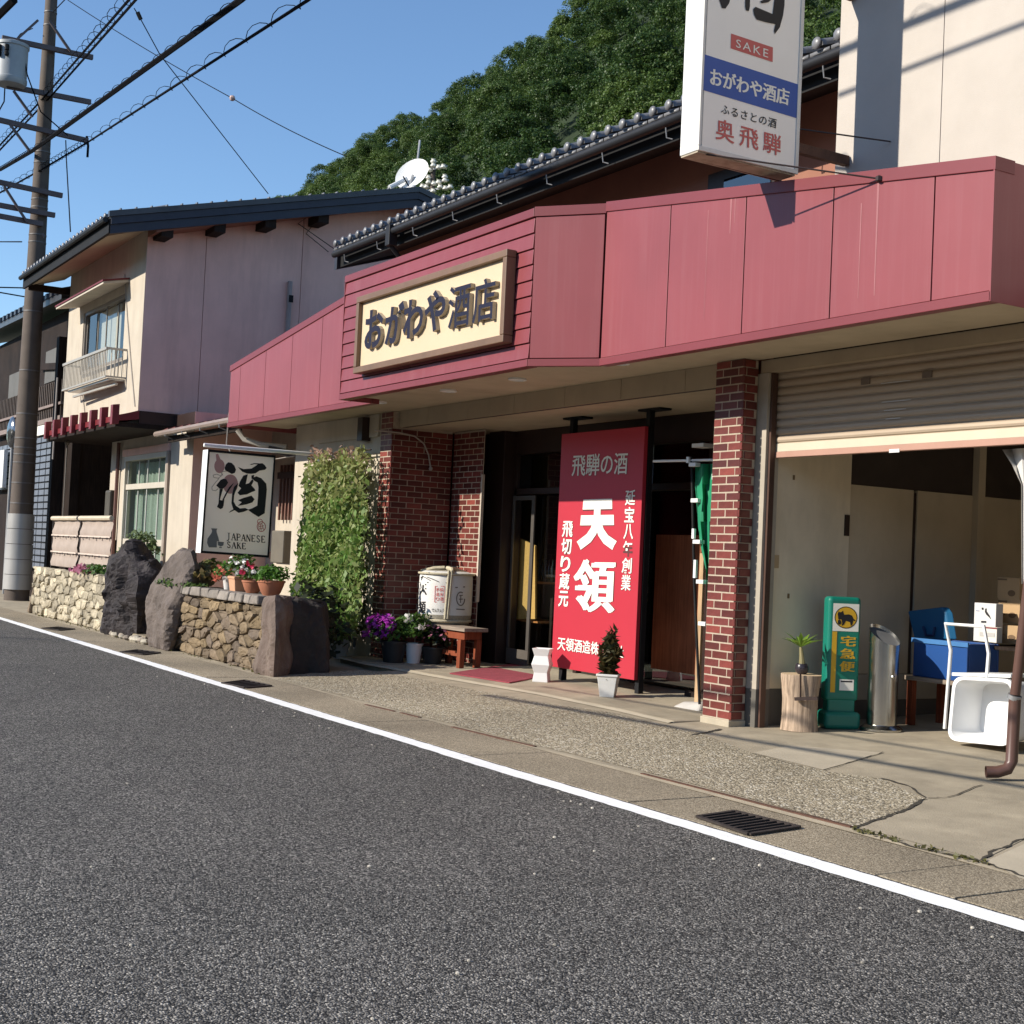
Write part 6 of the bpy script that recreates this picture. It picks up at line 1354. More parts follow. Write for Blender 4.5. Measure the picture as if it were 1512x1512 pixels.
def hullrock(name, label, pts, mat, amp=.05, freq=2.5, cuts=9, seed=0, smooth=.25, ridge=True):
    bm = bmesh.new()
    for p in pts: bm.verts.new(p)
    r = bmesh.ops.convex_hull(bm, input=bm.verts); bmesh.ops.delete(bm, geom=list({g for g in r['geom_interior']+r['geom_unused'] if isinstance(g, bmesh.types.BMVert)}), context='VERTS')
    bmesh.ops.triangulate(bm, faces=bm.faces)
    for _ in range(5):
        ed = [e for e in bm.edges if e.calc_length() > .07]
        if not ed or len(bm.faces) > 9000: break
        bmesh.ops.subdivide_edges(bm, edges=ed, cuts=1); bmesh.ops.triangulate(bm, faces=bm.faces)
    bmesh.ops.smooth_vert(bm, verts=bm.verts, factor=smooth, use_axis_x=True, use_axis_y=True, use_axis_z=True)
    bm.normal_update()
    for v in bm.verts:
        p = v.co; nv = 0; f = freq; a = amp
        for o in range(5):
            n_ = NZ.noise(V((p.x*f, p.y*f, p.z*f*.6))+V((seed, seed*2, 0))); nv += a*((1-2.2*abs(n_)) if ridge else n_*1.5); f *= 2.0; a *= .55
        v.co = p + v.normal*nv
        if v.co.z < -.03: v.co.z = -.03
    me = bpy.data.meshes.new(name); base = sum((V(p) for p in pts), V())/len(pts); base.z = 0; bmesh.ops.translate(bm, verts=bm.verts, vec=-base); bm.to_mesh(me); bm.free(); me.materials.append(mat)
    o = bpy.data.objects.new(name, me); COL.objects.link(o); o.location = base; ORG[o.name] = base
    return tag(o, label, 'rock')
fr = [PY(*p, 6.14) for p in ((157, 930), (163, 885), (168, 850), (178, 826), (203, 932), (206, 870))]; pk_ = PY(196, 808, 6.35)
hullrock('black_rock', 'jagged black rock standing at the end of the pale stone wall', fr+[pk_, PY(201, 812, 6.5), PX(226, 849, -21.3), PX(221, 880, -21.2), PX(220, 931, -21.2), PX(200, 850, -22.6), V((-22.9, 6.9, 0)), V((-21.4, 7.1, .0))], RKB, amp=.12, freq=2.2, seed=3, smooth=.2)
hullrock('grey_boulder', 'tall grey boulder leaning over the brown stone wall', [PY(*p, 5.98) for p in ((219, 948), (222, 890), (229, 862), (246, 962), (252, 900))]+[PY(*p, 6.2) for p in ((246, 840), (268, 818), (281, 818), (286, 836), (256, 880))]+[PY(*p, 6.5) for p in ((262, 830), (280, 822))]+[V((-20.3, 6.7, 0)), V((-19.3, 6.7, 0))], RKG, amp=.055, freq=2.2, seed=1, smooth=.4)
hullrock('corner_rock', 'brown upright corner rock ending the stone planter', [PY(*p, 6.04) for p in ((379, 991), (385, 950), (391, 910), (404, 998), (407, 940))]+[PY(*p, 6.1) for p in ((394, 886), (407, 882))]+[PX(*p, -15.24) for p in ((420, 896), (422, 992), (412, 886))]+[V((-15.7, 6.6, 0)), V((-15.7, 6.6, .85))], RKC, amp=.035, freq=2.2, seed=5, smooth=.3)
hullrock('shade_toned_rock', 'added rough rock behind the corner rock, shade painted into its dark colour', [V(p) for p in ((-15.62, 6.2, 0), (-15.30, 6.35, 0), (-15.24, 6.8, 0), (-15.7, 7.0, 0), (-15.60, 6.25, .84), (-15.40, 6.4, .86), (-15.36, 6.75, .8), (-15.7, 6.95, .82))], M('shade_toned_stone', (.035, .028, .024), .9, .4, 4, .6, 30), amp=.03, freq=3, seed=9)  # added block; the shade of the planter end is put into its colour
# step between the rocks
MB_ = MB()
st_ = thing('stone_step', 'low grey stone step between the black rock and the boulder', 'step', (-21.3, 6.5, 0))
MB().box((-22.3, 6.1, -.02), (-20.3, 7.9, .09)).build('step_slab', GUTC, st_, bevel=.02)
MB().box((-22.0, 7.3, .092), (-20.4, 7.9, .3)).build('upper_step', GUTC, st_, bevel=.02)
PBM = stonemat('pebble_stone', (.42, .38, .30), (.25, .21, .17))
for k in range(16):
    x = -21.6+k*.11+random.uniform(-.03, .03); r_ = random.uniform(.04, .085)
    MB().ball((x, 6.0+random.uniform(-.04, .05), r_*.5), (r_*1.3, r_, r_*.75), 8).build('cobble', PBM, st_, smooth=True)

# ================================================================== roller blinds fixed as a screen
BLD = M('beige_blind', (.36, .29, .24), .85, .08, 6, .1, 60)
def blind(x0, x1, label):
    t = thing('roller_blind', label, 'blind', ((x0+x1)/2, 6.6, .9), 'roller blinds above the pale stone wall')
    zt, zb_ = 1.86, .93; n = 14; m = MB(); ns = 13
    for j in range(ns):
        z = zt-(zt-zb_)*j/(ns-1); ph = j % 4; y = 6.6+.016*math.sin(j*1.55)
        for i in range(n+1): m.v.append((x0+(x1-x0)*i/n+.015*math.sin(j*1.3), y+.01*math.sin(i*1.3+j), z))
    for j in range(ns-1):
        for i in range(n): m.f.append((j*(n+1)+i, j*(n+1)+i+1, (j+1)*(n+1)+i+1, (j+1)*(n+1)+i)); m.m.append(0)
    m.build('blind_sheet', BLD, t, smooth=True)
    MB().tube([(x0-.02, 6.58, zt+.02), (x1+.02, 6.58, zt+.02)], .045, 8).build('roller', M('roller_cream', (.55, .46, .33), .6), t, smooth=True)
    for z in (1.53, 1.2):
        MB().box((x0, 6.57, z), (x1, 6.58, z+.03)).build('batten', M('batten_cream', (.56, .46, .38), .7), t)
        for i in range(5): x = x0+.15+i*(x1-x0-.3)/4; MB().box((x-.03, 6.56, z-.03), (x+.02, 6.569, z+.005)).build('tie', DKBROWN, t)
    MB().box((x0-.08, 6.6, .75), (x0-.03, 6.68, 1.92)).build('post', DKBROWN, t)
blind(-28.58, -26.56, 'left beige roller blind hung as a screen above the pale stone wall')
blind(-26.38, -24.25, 'right beige roller blind hung as a screen beside the black rock')

# ================================================================== potted plants
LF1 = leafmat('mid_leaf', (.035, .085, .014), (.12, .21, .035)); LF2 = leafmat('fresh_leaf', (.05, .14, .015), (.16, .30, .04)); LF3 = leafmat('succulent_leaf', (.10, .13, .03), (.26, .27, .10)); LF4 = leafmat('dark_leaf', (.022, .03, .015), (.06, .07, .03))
LRED = leafmat('red_brown_leaf', (.035, .045, .015), (.16, .085, .035)); FP = leafmat('purple_petal', (.40, .035, .42), (.62, .11, .62), .35); FC = leafmat('coral_petal', (.60, .16, .10), (.75, .28, .2), .3); FWH = leafmat('white_petal', (.7, .68, .64), (.82, .8, .76), .2); FR_ = leafmat('crimson_petal', (.45, .02, .06), (.6, .05, .12), .2)
TERR = M('terracotta', (.36, .14, .075), .8, .15, 6, .15, 60); TERL = M('pale_terracotta', (.52, .29, .17), .8, .1, 6, .1, 60); POTW = M('white_pot', (.66, .65, .62), .5, .08, 6); POTB = M('black_pot', (.02, .02, .02), .5, .3)
def bush(t, c, r, n, size, mt, up=.5, nm='foliage', shell=.4, tint=None, lower=-.2):
    P, d = blob_pts(c, r, n, shell, lower=lower); return stuff(leaves(nm, mt, P, rng.uniform(size*.6, size*1.25, n), t, up=up, outward=d*.6))
def stems(t, c, r, n, mt):
    for k in range(n): a = rng.uniform(0, 6.28); MB().tube([V(c)-V((0, 0, r)), V(c)+V((math.cos(a)*r*.6, math.sin(a)*r*.6, r*.4))], .006, 4).build('stem', mt, t)
def flower(t, c, r, mt, n=9, nm='flower'):
    P = [(c[0]+random.gauss(0, r*.45), c[1]+random.gauss(0, r*.45), c[2]+random.gauss(0, r*.4)) for _ in range(n)]; leaves(nm, mt, P, [r*random.uniform(.7, 1.2) for _ in range(n)], t, up=.3, aspect=1.1)
ZW = .905; yw = 6.42
def pot(name, label, u, yv, r, h, prof, mt, base_z=ZW, y=yw, grp='flower pots on the stone planter'):
    p = PY(u, yv, y); t = thing(name, label, 'potted plant', (p.x, y, base_z), grp)
    MB().lathe((p.x, y, base_z), prof, 24).build('pot', mt, t, smooth=True); MB().lathe((p.x, y, base_z+h*.86), [(prof[-1][0]*.85, 0), (0, .005)], 16).build('soil', SOIL, t); return t, V((p.x, y, base_z+h))
def bowl(r, h): return [(r*.55, 0), (r*.75, h*.25), (r*.95, h*.7), (r*1.0, h*.86), (r*1.06, h*.87), (r*1.06, h), (r*.94, h), (r*.9, h*.85)]
t, c = pot('flower_pot', 'rightmost terracotta bowl with bright green bushy plant on the stone planter', 400, 870, .3, .20, bowl(.165, .19), TERR, y=6.3); bush(t, c+V((0, 0, .03)), (.22, .20, .14), 700, .034, LF2)
t, c = pot('flower_pot', 'smaller terracotta bowl squeezed between the square planter and the green bowl', 373, 868, .2, .17, bowl(.135, .16), TERR, y=6.38); bush(t, c+V((0, 0, .03)), (.14, .14, .10), 260, .034, LF1)
for k in range(3): flower(t, c+V((.05-.08*k, -.05, .08+.02*k)), .03, FWH)
p = PY(354, 868, 6.36); t = thing('planter_box', 'square pale terracotta planter with white and crimson flowers', 'potted plant', (p.x, 6.36, ZW), 'flower pots on the stone planter')
MB().hex([(p.x-.10, 6.26, ZW), (p.x+.10, 6.26, ZW), (p.x+.10, 6.46, ZW), (p.x-.10, 6.46, ZW), (p.x-.12, 6.24, ZW+.16), (p.x+.12, 6.24, ZW+.16), (p.x+.12, 6.48, ZW+.16), (p.x-.12, 6.48, ZW+.16)]).box((p.x-.13, 6.23, ZW+.16), (p.x+.13, 6.49, ZW+.195)).build('pot', TERL, t, bevel=.008)
c = V((p.x, 6.36, ZW+.3)); bush(t, c+V((.05, 0, -.02)), (.25, .2, .19), 520, .034, LF1)
for (u, v, mt) in ((341, 828, FWH), (351, 832, FWH), (358, 838, FWH), (362, 829, FWH), (346, 840, FWH), (367, 834, FR_), (372, 837, FR_), (358, 843, FR_), (360, 846, FR_), (352, 845, FWH), (375, 843, FWH)):
    q = PY(u, v, 6.25); flower(t, q, .042, mt)
t, c = pot('flower_pot', 'white pot with coral flowers beside the square planter', 337, 868, .15, .2, [(.055, 0), (.085, .17), (.09, .18), (.08, .18), (.075, .14)], POTW, y=6.45); bush(t, c+V((-.02, 0, .02)), (.3, .2, .14), 380, .04, LF2)
for (u, v) in ((320, 850), (322, 843), (318, 856), (327, 838), (342, 838), (339, 842), (325, 852), (330, 843), (316, 848)): q = PY(u, v, 6.3); flower(t, q, .048, FC, 10)
t, c = pot('flower_pot', 'clump of pale green succulents beside the grey boulder', 300, 865, .2, .14, bowl(.2, .12), M('hidden_pot', (.25, .2, .15), .8), y=6.5)
bush(t, c+V((0, 0, .0)), (.5, .28, .16), 700, .05, LF3); bush(t, c+V((-.3, .2, .06)), (.25, .25, .2), 220, .06, LF3); bush(t, c+V((.3, -.1, .0)), (.35, .25, .2), 200, .06, leafmat('rusty_leaf', (.10, .10, .03), (.30, .14, .05)))
q = PY(262, 858, 6.2); sp_ = thing('moss_mat', 'green moss hanging over the wall edge beside the grey boulder', 'plant', (q.x, 6.3, .88)); bush(sp_, (q.x+.2, 6.2, .90), (.75, .25, .13), 700, .045, leafmat('moss_leaf', (.05, .09, .02), (.12, .18, .03)))
q = PY(186, 815, 6.45); t = thing('potted_plant', 'feathery grass in a dark pot behind the black rock', 'potted plant', (q.x, 6.75, .86)); MB().lathe((q.x-.1, 6.75, .86), [(.14, 0), (.2, .22), (.18, .22), (.17, .18)], 16).build('pot', M('navy_pot', (.02, .022, .05), .4), t, smooth=True); bush(t, (q.x-.05, 6.72, 1.35), (.38, .3, .3), 500, .05, leafmat('feather_leaf', (.10, .14, .05), (.24, .30, .12)))
q = PY(133, 848, 6.2); t = thing('wall_flowers', 'small pink flowers trailing over the pale stone wall', 'plant', (q.x, 6.25, .88)); bush(t, (q.x+.3, 6.25, .93), (.9, .2, .13), 300, .06, LF1); bush(t, (q.x-.2, 6.12, .93), (.5, .14, .12), 160, .06, leafmat('pink_petal', (.45, .14, .22), (.6, .3, .4)), nm='flowers')
# trailing plant in shade behind the corner rock
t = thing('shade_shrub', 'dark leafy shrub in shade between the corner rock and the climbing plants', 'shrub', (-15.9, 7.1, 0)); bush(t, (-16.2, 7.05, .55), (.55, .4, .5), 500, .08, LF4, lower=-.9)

# ---- climbing plants on a net in front of the left wall
cv = thing('climbing_plant', 'tall curtain of climbing green vines in front of the cream wall', 'climbing plant', (-18, 7.85, 0))
N = 11000; uu = rng.random(N); vv = rng.random(N)**.92
L = np.array([(456, 676), (449, 740), (443, 800), (436, 860), (434, 905), (444, 935)]); R_ = np.array([(541, 668), (539, 740), (537, 800), (534, 850), (530, 900), (515, 945)])
P = np.zeros((N, 3)); TT = np.zeros(N)
for i in range(N):
    s_ = vv[i]*5; k = min(int(s_), 4); f_ = s_-k; a = L[k]*(1-f_)+L[k+1]*f_; b = R_[k]*(1-f_)+R_[k+1]*f_
    wv = .5+.5*math.sin(uu[i]*37+vv[i]*3); p = a*(1-uu[i])+b*uu[i]+rng.normal(0, 3.6, 2)+np.array([5.0*math.sin(vv[i]*21+uu[i]*2)*(uu[i]-.5), 9*math.sin(uu[i]*19)*math.exp(-vv[i]*9)])
    y = 8.10-.42*vv[i]+rng.uniform(-.20, .10)-.10*wv*math.sin(vv[i]*14+uu[i]*9)
    P[i] = PY(p[0], p[1], y); TT[i] = min(1, max(0, (.30-vv[i])*3+rng.normal(.1, .25))) if vv[i] < .3 else rng.random()*.25
keep = (np.abs(np.sin(uu*23+vv*2.5+np.sin(vv*9)*.6)) > .10+.25*rng.random(N)*(uu > .72)) & (vv < .90+.10*np.abs(np.sin(uu*17+1))) & (rng.random(N) > np.clip((uu-.86)*5, 0, .75)*(vv > .35))
P = P[keep]; TT = TT[keep]
o = leaves('foliage', leafmat('vine_leaf', (.105, .235, .035), (.37, .34, .15), .35), P, rng.uniform(.030, .072, len(P)), cv, aspect=1.9, up=-.1, outward=np.tile([0, -.45, .2], (len(P), 1)), droop=1.6, tint=TT); stuff(o)
for k in range(11):
    u_ = k/10; pts = [PY(*(L[j]*(1-u_)+R_[j]*u_), 8.1-.42*j/5+.02*math.sin(k+j)) for j in range(6)]; MB().tube(pts, .007, 4).build('vine_stem', M('vine_stem', (.14, .11, .06), .8), cv)
P = []
for _ in range(90): P.append(PY(random.uniform(455, 545), random.gauss(672, 5), 8.05)[:])
leaves('dry_blossom', leafmat('dry_blossom', (.35, .22, .17), (.5, .36, .28)), P, rng.uniform(.04, .08, len(P)), cv)
P = []
for _ in range(260):
    v = random.uniform(700, 940); P.append(PY(random.uniform(530, 547)-(v-700)*.03, v, 8.16)[:])
stuff(leaves('side_tendrils', leafmat('tendril_leaf', (.09, .10, .04), (.2, .16, .08)), P, rng.uniform(.03, .07, len(P)), cv, droop=2))
MB().tube([PY(455, 674, 8.15), PY(548, 664, 8.15)], .012, 5).build('net_rope', DKBROWN, cv)
jb = PY(545, 640, 8.27); tag(MB().box((jb.x-.16, 8.16, 3.05), (jb.x+.0, 8.295, 3.38)).build('meter_box', DKBROWN, base=(jb.x-.08, 8.2, 3.05)), 'dark meter box high on the cream wall beside the brick pillar', 'meter box')
def bucket(u, v, r, h, mat, label, y=None, grp='plant pots at the foot of the climbing plants'):
    p = PZ(u, v, .03); t = tag(MB().lathe((p.x, p.y, .03-.02), [(r*.72, 0), (r, h), (r*1.06, h), (r*1.06, h-.02), (r*.94, h-.015), (r*.9, h*.8), (0, h*.8)], 20).build('plant_pot', mat, smooth=True, base=(p.x, p.y, .01)), label, 'pot', grp); return t
bucket(502, 970, .13, .30, M('grey_white_pot', (.5, .5, .5), .5), 'greyish white pot under the middle of the climbing plants')
bucket(533, 968, .14, .27, M('blue_grey_bucket', (.10, .115, .14), .5), 'dark blue-grey bucket under the climbing plants next to the brick pillar')
bucket(450, 975, .10, .32, M('off_white_pot', (.42, .39, .36), .6), 'slim off-white pot in the shade behind the corner rock')

# ================================================================== at the entrance: barrel, stool, pots
yb = 8.66
s0, s1 = PY(652, 926, yb), PY(708, 926, yb); zs = (s0.z+s1.z)/2
sl_ = thing('wooden_stool', 'red-brown wooden stool with a worn plank top under the sake barrel', 'stool', ((s0.x+s1.x)/2, yb+.15, .08))
xl, xr = s0.x-.15, PY(693, 926, yb).x
MB().box((xl-.3, yb-.08, zs-.045), (xr+.02, yb+.27, zs)).build('stool_top', WOODP, sl_, bevel=.005)
for xx in (xl+.0, xr-.14):
    for yy in (yb-.04, yb+.2): MB().hex([(xx-.03, yy-.03, .08), (xx+.05, yy-.03, .08), (xx+.05, yy+.04, .08), (xx-.03, yy+.04, .08), (xx-.02, yy-.03, zs-.15), (xx+.06, yy-.03, zs-.15), (xx+.06, yy+.04, zs-.15), (xx-.02, yy+.04, zs-.15)]).build('leg', WOODR, sl_, bevel=.004)
MB().box((xl-.05, yb-.035, zs-.148), (xr-.05, yb+.01, zs-.047)).build('apron_board', WOODR, sl_); MB().box((xr-.13, yb+.0, zs-.148), (xr-.09, yb+.24, zs-.047)).build('apron_board', WOODR, sl_)
MB().box((xl+.05, yb-.02, .22), (xr-.16, yb+.015, .28)).build('stretcher', WOODR, sl_)
ba = PY(655, 918, 8.86); bc = (ba.x+.02, 8.86); br_ = .36; zt = PY(655, 843, 8.9).z; zb2 = zs+.005
bar_ = thing('sake_barrel', 'straw-wrapped sake barrel with white printed wrapping and thick ropes', 'barrel', (bc[0], bc[1], zb2)); H = zt-zb2
MATW = M('barrel_wrap', (.66, .64, .60), .75, .05, 5, .15, 90); MATG = M('barrel_straw', (.30, .27, .21), .9, .2, 40, .3, 120)
MB().lathe((*bc, zb2), [(br_*.90, 0), (br_*.965, H*.10), (br_*.985, H*.17)], 36).build('straw_base', MATG, bar_, smooth=True)
MB().lathe((*bc, zb2), [(br_*.99, H*.172), (br_, H*.4), (br_, H*.75), (br_*.985, H*.9), (br_*.93, H*.97), (br_*.8, H*1.0)], 40).build('printed_wrap', MATW, bar_, smooth=True)
MB().lathe((*bc, zb2), [(br_*.8, H*1.0), (br_*.4, H*1.015), (0, H*1.02)], 30).build('straw_top', MATG, bar_, smooth=True)
ROPE = M('straw_rope', (.50, .44, .31), .9, .2, 60, .4, 150)
def rope(pts, r): return MB().tube(pts, r, 7).build('rope', ROPE, bar_, smooth=True)
for (u, u2) in ((663, 657), (667.5, 660.5)):
    pts = [PCYL(u+(u2-u)*k/8, 842+k*9, bc, br_*1.015) for k in range(9)]; rope(pts, .018)
aa = math.atan2(pts[0].y-bc[1], pts[0].x-bc[0])
for da in (0, 2.1, 4.2):
    rope([(bc[0]+br_*1.0*math.cos(aa+da), bc[1]+br_*math.sin(aa+da), zt-.02), (bc[0]+br_*.5*math.cos(aa+da+.2), bc[1]+br_*.5*math.sin(aa+da+.2), zt+.03), (bc[0]+.03*math.cos(aa+da), bc[1]+.03*math.sin(aa+da), zt+.045)], .026)
rope([(bc[0]+br_*1.02*math.cos(k*.2618), bc[1]+br_*1.02*math.sin(k*.2618), zb2+H*.95) for k in range(25)], .016)
rope([(bc[0]+br_*.97*math.cos(k*.2618), bc[1]+br_*.97*math.sin(k*.2618), zb2+H*.06) for k in range(25)], .02)
fB = lambda o: (lambda x, y: PCYL(*cB(x, y), bc, br_+o)); cB = crop(540, 820, 200/1512)
def clampB(o):
    f0 = fB(o)
    return f0
b = MB(); [line_poly(b, l, w_, fB(.004+.0004*k)) for k, (l, w_) in enumerate((([(606, 330), (672, 326)], 13), ([(602, 374), (674, 371)], 13), ([(640, 330), (634, 384), (600, 440)], 14), ([(642, 380), (674, 438)], 15)))]; put_text(b, '領', [(592, 512), (668, 508), (662, 650), (588, 640)], fB(.004), offset=.03)
put_text(b, '吉祥', [(792, 240), (900, 232), (900, 272), (792, 278)], fB(.004), offset=.02) if False else None
for l in ([(612, 250), (640, 235), (720, 280)], [(680, 240), (740, 262), (815, 295)], [(575, 300), (690, 302), (905, 308)]): line_poly(b, l, 8, fB(.004))
put_text(b, 'てんりょう', [(735, 592), (876, 596), (876, 632), (735, 632)], fB(.004), offset=.02)
b.build('black_lettering', INK, bar_)
b = MB(); fr_ = [(775, 345), (878, 345), (875, 522), (768, 522), (775, 345)]; line_poly(b, fr_, 6, fB(.004))
for i, ch in enumerate('純米酒'): put_text(b, ch, [(825, 362+i*52), (866, 362+i*52), (866, 404+i*52), (825, 404+i*52)], fB(.004), offset=.008)
for i, ch in enumerate('手造り'): put_text(b, ch, [(782, 362+i*52), (820, 362+i*52), (820, 404+i*52), (782, 404+i*52)], fB(.004), offset=.008)
b.build('red_lettering', REDP, bar_)
b = MB(); line_poly(b, [(1060+45*math.cos(t*.35), 485+75*math.sin(t*.35)) for t in range(16)], 12, fB(.005)); line_poly(b, [(1045, 450), (1085, 445)], 10, fB(.005)); line_poly(b, [(1040, 490), (1085, 488)], 10, fB(.005)); line_poly(b, [(1062, 450), (1058, 530)], 10, fB(.005)); line_poly(b, [(1000, 360), (1110, 352)], 12, fB(.005)); line_poly(b, [(1010, 600), (1105, 606)], 12, fB(.005)); b.build('dark_print', M('faded_print', (.14, .12, .10), .7), bar_)
# pots beside the barrel
def pot2(u, v, r, h, mt, label, name='flower_pot', flare=1.35):
    p = PZ(u, v, .08); t = thing(name, label, 'potted plant', (p.x, p.y, .08), 'flower pots beside the entrance'); MB().lathe((p.x, p.y, .08), [(r/flare, 0), (r, h), (r*1.07, h), (r*1.07, h-.025), (r*.95, h-.02), (r*.9, h*.85), (0, h*.85)], 22).build('pot', mt, t, smooth=True); return t, V((p.x, p.y, .08+h))
t, c = pot2(610, 979, .115, .26, POTW, 'white flower pot with white blossoms in front of the stool'); bush(t, c+V((0, 0, .14)), (.27, .24, .24), 1000, .040, LF1)
for (u, v) in ((578, 913), (604, 913), (622, 926)): q = PY(u, v, c.y-.15); flower(t, q, .06, FWH, 16)
t, c = pot2(580, 978, .17, .28, POTB, 'black pot with a mound of purple flowers against the brick pillar'); bush(t, c+V((-.08, -.05, .06)), (.33, .24, .22), 260, .06, LF1); bush(t, c+V((-.16, -.10, .08)), (.32, .22, .24), 420, .055, FP, nm='flowers')
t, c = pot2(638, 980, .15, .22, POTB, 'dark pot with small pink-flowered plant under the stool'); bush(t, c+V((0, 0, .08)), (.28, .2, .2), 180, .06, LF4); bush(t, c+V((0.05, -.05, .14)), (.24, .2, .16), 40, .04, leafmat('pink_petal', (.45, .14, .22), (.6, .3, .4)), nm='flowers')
# red mat
pp = [(664, 995), (752, 1009), (838, 993), (756, 981)]
MT = M('red_mat', (.28, .05, .065), .95, .12, 6, .4, 220)
mt_ = tag(MB().prism([PZ(*p, .083) for p in pp], (0, 0, .012)).build('door_mat', MT, base=PZ(752, 995, .083)), 'crimson door mat lying on the entrance slab', 'mat')
# white faceted vase stand
yv = PZ(803, 1010, .08).y+.12; v0, v1 = PY(787, 955, yv), PY(817, 955, yv); cx = (v0.x+v1.x)/2; hh = v0.z-.08
vz = thing('white_vase', 'white faceted square vase in front of the red signboard', 'vase', (cx, yv, .08))
r_ = .135; MB().lathe((cx, yv, .08), [(r_*.92, 0), (r_*.95, .01), (r_*.82, hh*.28), (r_*1.12, hh*.52), (r_*.85, hh*.78), (r_*1.12, hh), (r_*1.02, hh), (r_*.8, hh*.8)], 4).build('vase_body', M('white_ceramic', (.72, .71, .69), .4, .03), vz, bevel=.006)
vb = vz.children[0]; 
# little dark shrub in white square pot
p = PZ(886, 1029, .08); pt_ = thing('potted_shrub', 'small dark-leaved shrub in a white square pot before the red signboard', 'potted plant', (p.x, p.y+.1, .08)); c = V((p.x, p.y+.1, .08))
MB().lathe(c, [(.105, 0), (.11, .02), (.15, .22), (.165, .22), (.165, .245), (.145, .245), (.135, .2), (0, .2)], 4).build('pot', POTW, pt_, bevel=.008)
P, d_ = blob_pts(c+V((0, 0, .44)), (.11, .11, .25), 420, .2, lower=-.9); stuff(leaves('foliage', LRED, P, rng.uniform(.03, .055, 420), pt_, up=.9, aspect=2.8)); MB().tube([c+V((0, 0, .2)), c+V((0, 0, .6))], .012, 5).build('stem', WOODD, pt_)

# ================================================================== green banner on its pole
yn = 8.75; bn_ = thing('banner_flag', 'furled green banner on a black pole with white clips beside the brick pillar', 'banner', (-10.7, yn+.1, .08))
BANG = M('banner_green', (.010, .21, .10), .7, .1)
pt0, pb0 = PY(1021, 680, yn), PY(1033, 1040, yn)
MB().tube([pb0, pb0.lerp(pt0, .5)+V((-.02, 0, 0)), pt0+V((0, 0, .04))], .014, 8).build('pole', BLACK, bn_, smooth=True)
MB().tube([PY(965, 681, yn), PY(1060, 679, yn)], .013, 8).build('cross_bar', WHITEP, bn_, smooth=True)
for (u, v) in ((1023, 686), (1026, 739), (1029, 800), (1034, 859), (1037, 921)): q = PY(u, v, yn-.03); MB().box((q.x-.05, yn-.045, q.z-.02), (q.x+.06, yn+.02, q.z+.02)).build('clip', WHITEP, bn_, bevel=.004)
for (u, v, h) in ((1024, 788, .05), (1026.5, 840, .09), (1016, 679, .03)): q = PY(u, v, yn-.02); MB().box((q.x-.018, yn-.03, q.z-h), (q.x+.018, yn-.005, q.z+h)).build('clip', WHITEP, bn_)
m = MB(); rows = [(685, 1027, 1058), (715, 1026, 1058), (735, 1028, 1057), (770, 1030, 1056), (805, 1034, 1054), (840, 1042, 1054), (865, 1043, 1053), (890, 1043, 1050)]
for j, (v, a, b2) in enumerate(rows):
    for i in range(7): t_ = i/6; q = PY(a+(b2-a)*t_, v, yn+.02+.05*math.sin(i*1.9+j*.8)); m.v.append(tuple(q))
for j in range(len(rows)-1):
    for i in range(6): m.f.append((j*7+i, j*7+i+1, (j+1)*7+i+1, (j+1)*7+i)); m.m.append(0)
m.build('banner_cloth', BANG, bn_, smooth=True)
m = MB(); put_poly(m, [(1051, 700), (1056, 694), (1056, 714), (1051, 708)], lambda x, y: PY(x, y, yn-.06)); m.build('white_mark', WHITEP, bn_)
tag(MB().beam(PY(1029, 1047, yn+.12), PY(1038, 817, yn+.22), .06, .03, up=(0, 1, 0)).build('timber_batten', WOODL, base=PY(1029, 1047, yn+.12)), 'pale timber batten leaning behind the green banner', 'batten')
q = PG(1026, 1046); tag(MB().hex([(q.x-.22, q.y-.12, .08), (q.x+.2, q.y-.12, .08), (q.x+.2, q.y+.25, .08), (q.x-.22, q.y+.25, .08), (q.x-.14, q.y-.04, .14), (q.x+.14, q.y-.04, .16), (q.x+.14, q.y+.2, .16), (q.x-.14, q.y+.2, .14)]).build('banner_weight', M('weight_white', (.45, .42, .38), .6), bevel=.02, base=(q.x, q.y, .08)), 'whitish plastic weight at the foot of the green banner', 'weight')
q = PY(1035, 658, 9.2); tag(MB().box((q.x-.09, 9.15, q.z-.02), (q.x+.1, 9.3, q.z+.02)).build('wall_lamp', WHITEP, base=(q.x, 9.2, q.z)), 'small white lamp above the green banner', 'lamp')
# things seen through the glass door
p0, p1 = PY(764, 795, 10.2), PY(789, 914, 10.2)
tag(MB().prism([PY(764, 793, 9.80), PY(790, 806, 9.80), PY(790, 914, 9.80), PY(762, 914, 9.80)], (0, .03, 0)).build('bamboo_blind', M('bamboo', (.50, .31, .09), .7, .15, 30), base=p1), 'yellow bamboo blind inside the glass door', 'blind')
sh_ = thing('display_shelf', 'wooden display shelf inside the shop door', 'shelf', (-15.6, 10.4, .06))
OW = M('orange_wood', (.42, .17, .05), .5, .1)
for v in (857, 914, 990-8): 
    q = PY(770, v, 9.86); MB().box((q.x-.32, 9.85, q.z-.03), (q.x+.42, 10.25, q.z)).build('shelf_board', OW, sh_)
for xx in (-16.05, -15.3): MB().box((xx, 10.0, .06), (xx+.05, 10.25, 1.0)).build('shelf_post', WOODD, sh_)
for k in range(8):
    x = -15.95+k*.085; MB().lathe((x, 10.05, PY(770, 857, 9.86).z), [(.035, 0), (.037, .18), (.015, .23), (.014, .30), (0, .3)], 10).build('bottle', M('dark_bottle', (.01, .015, .01), .15), sh_, smooth=True)

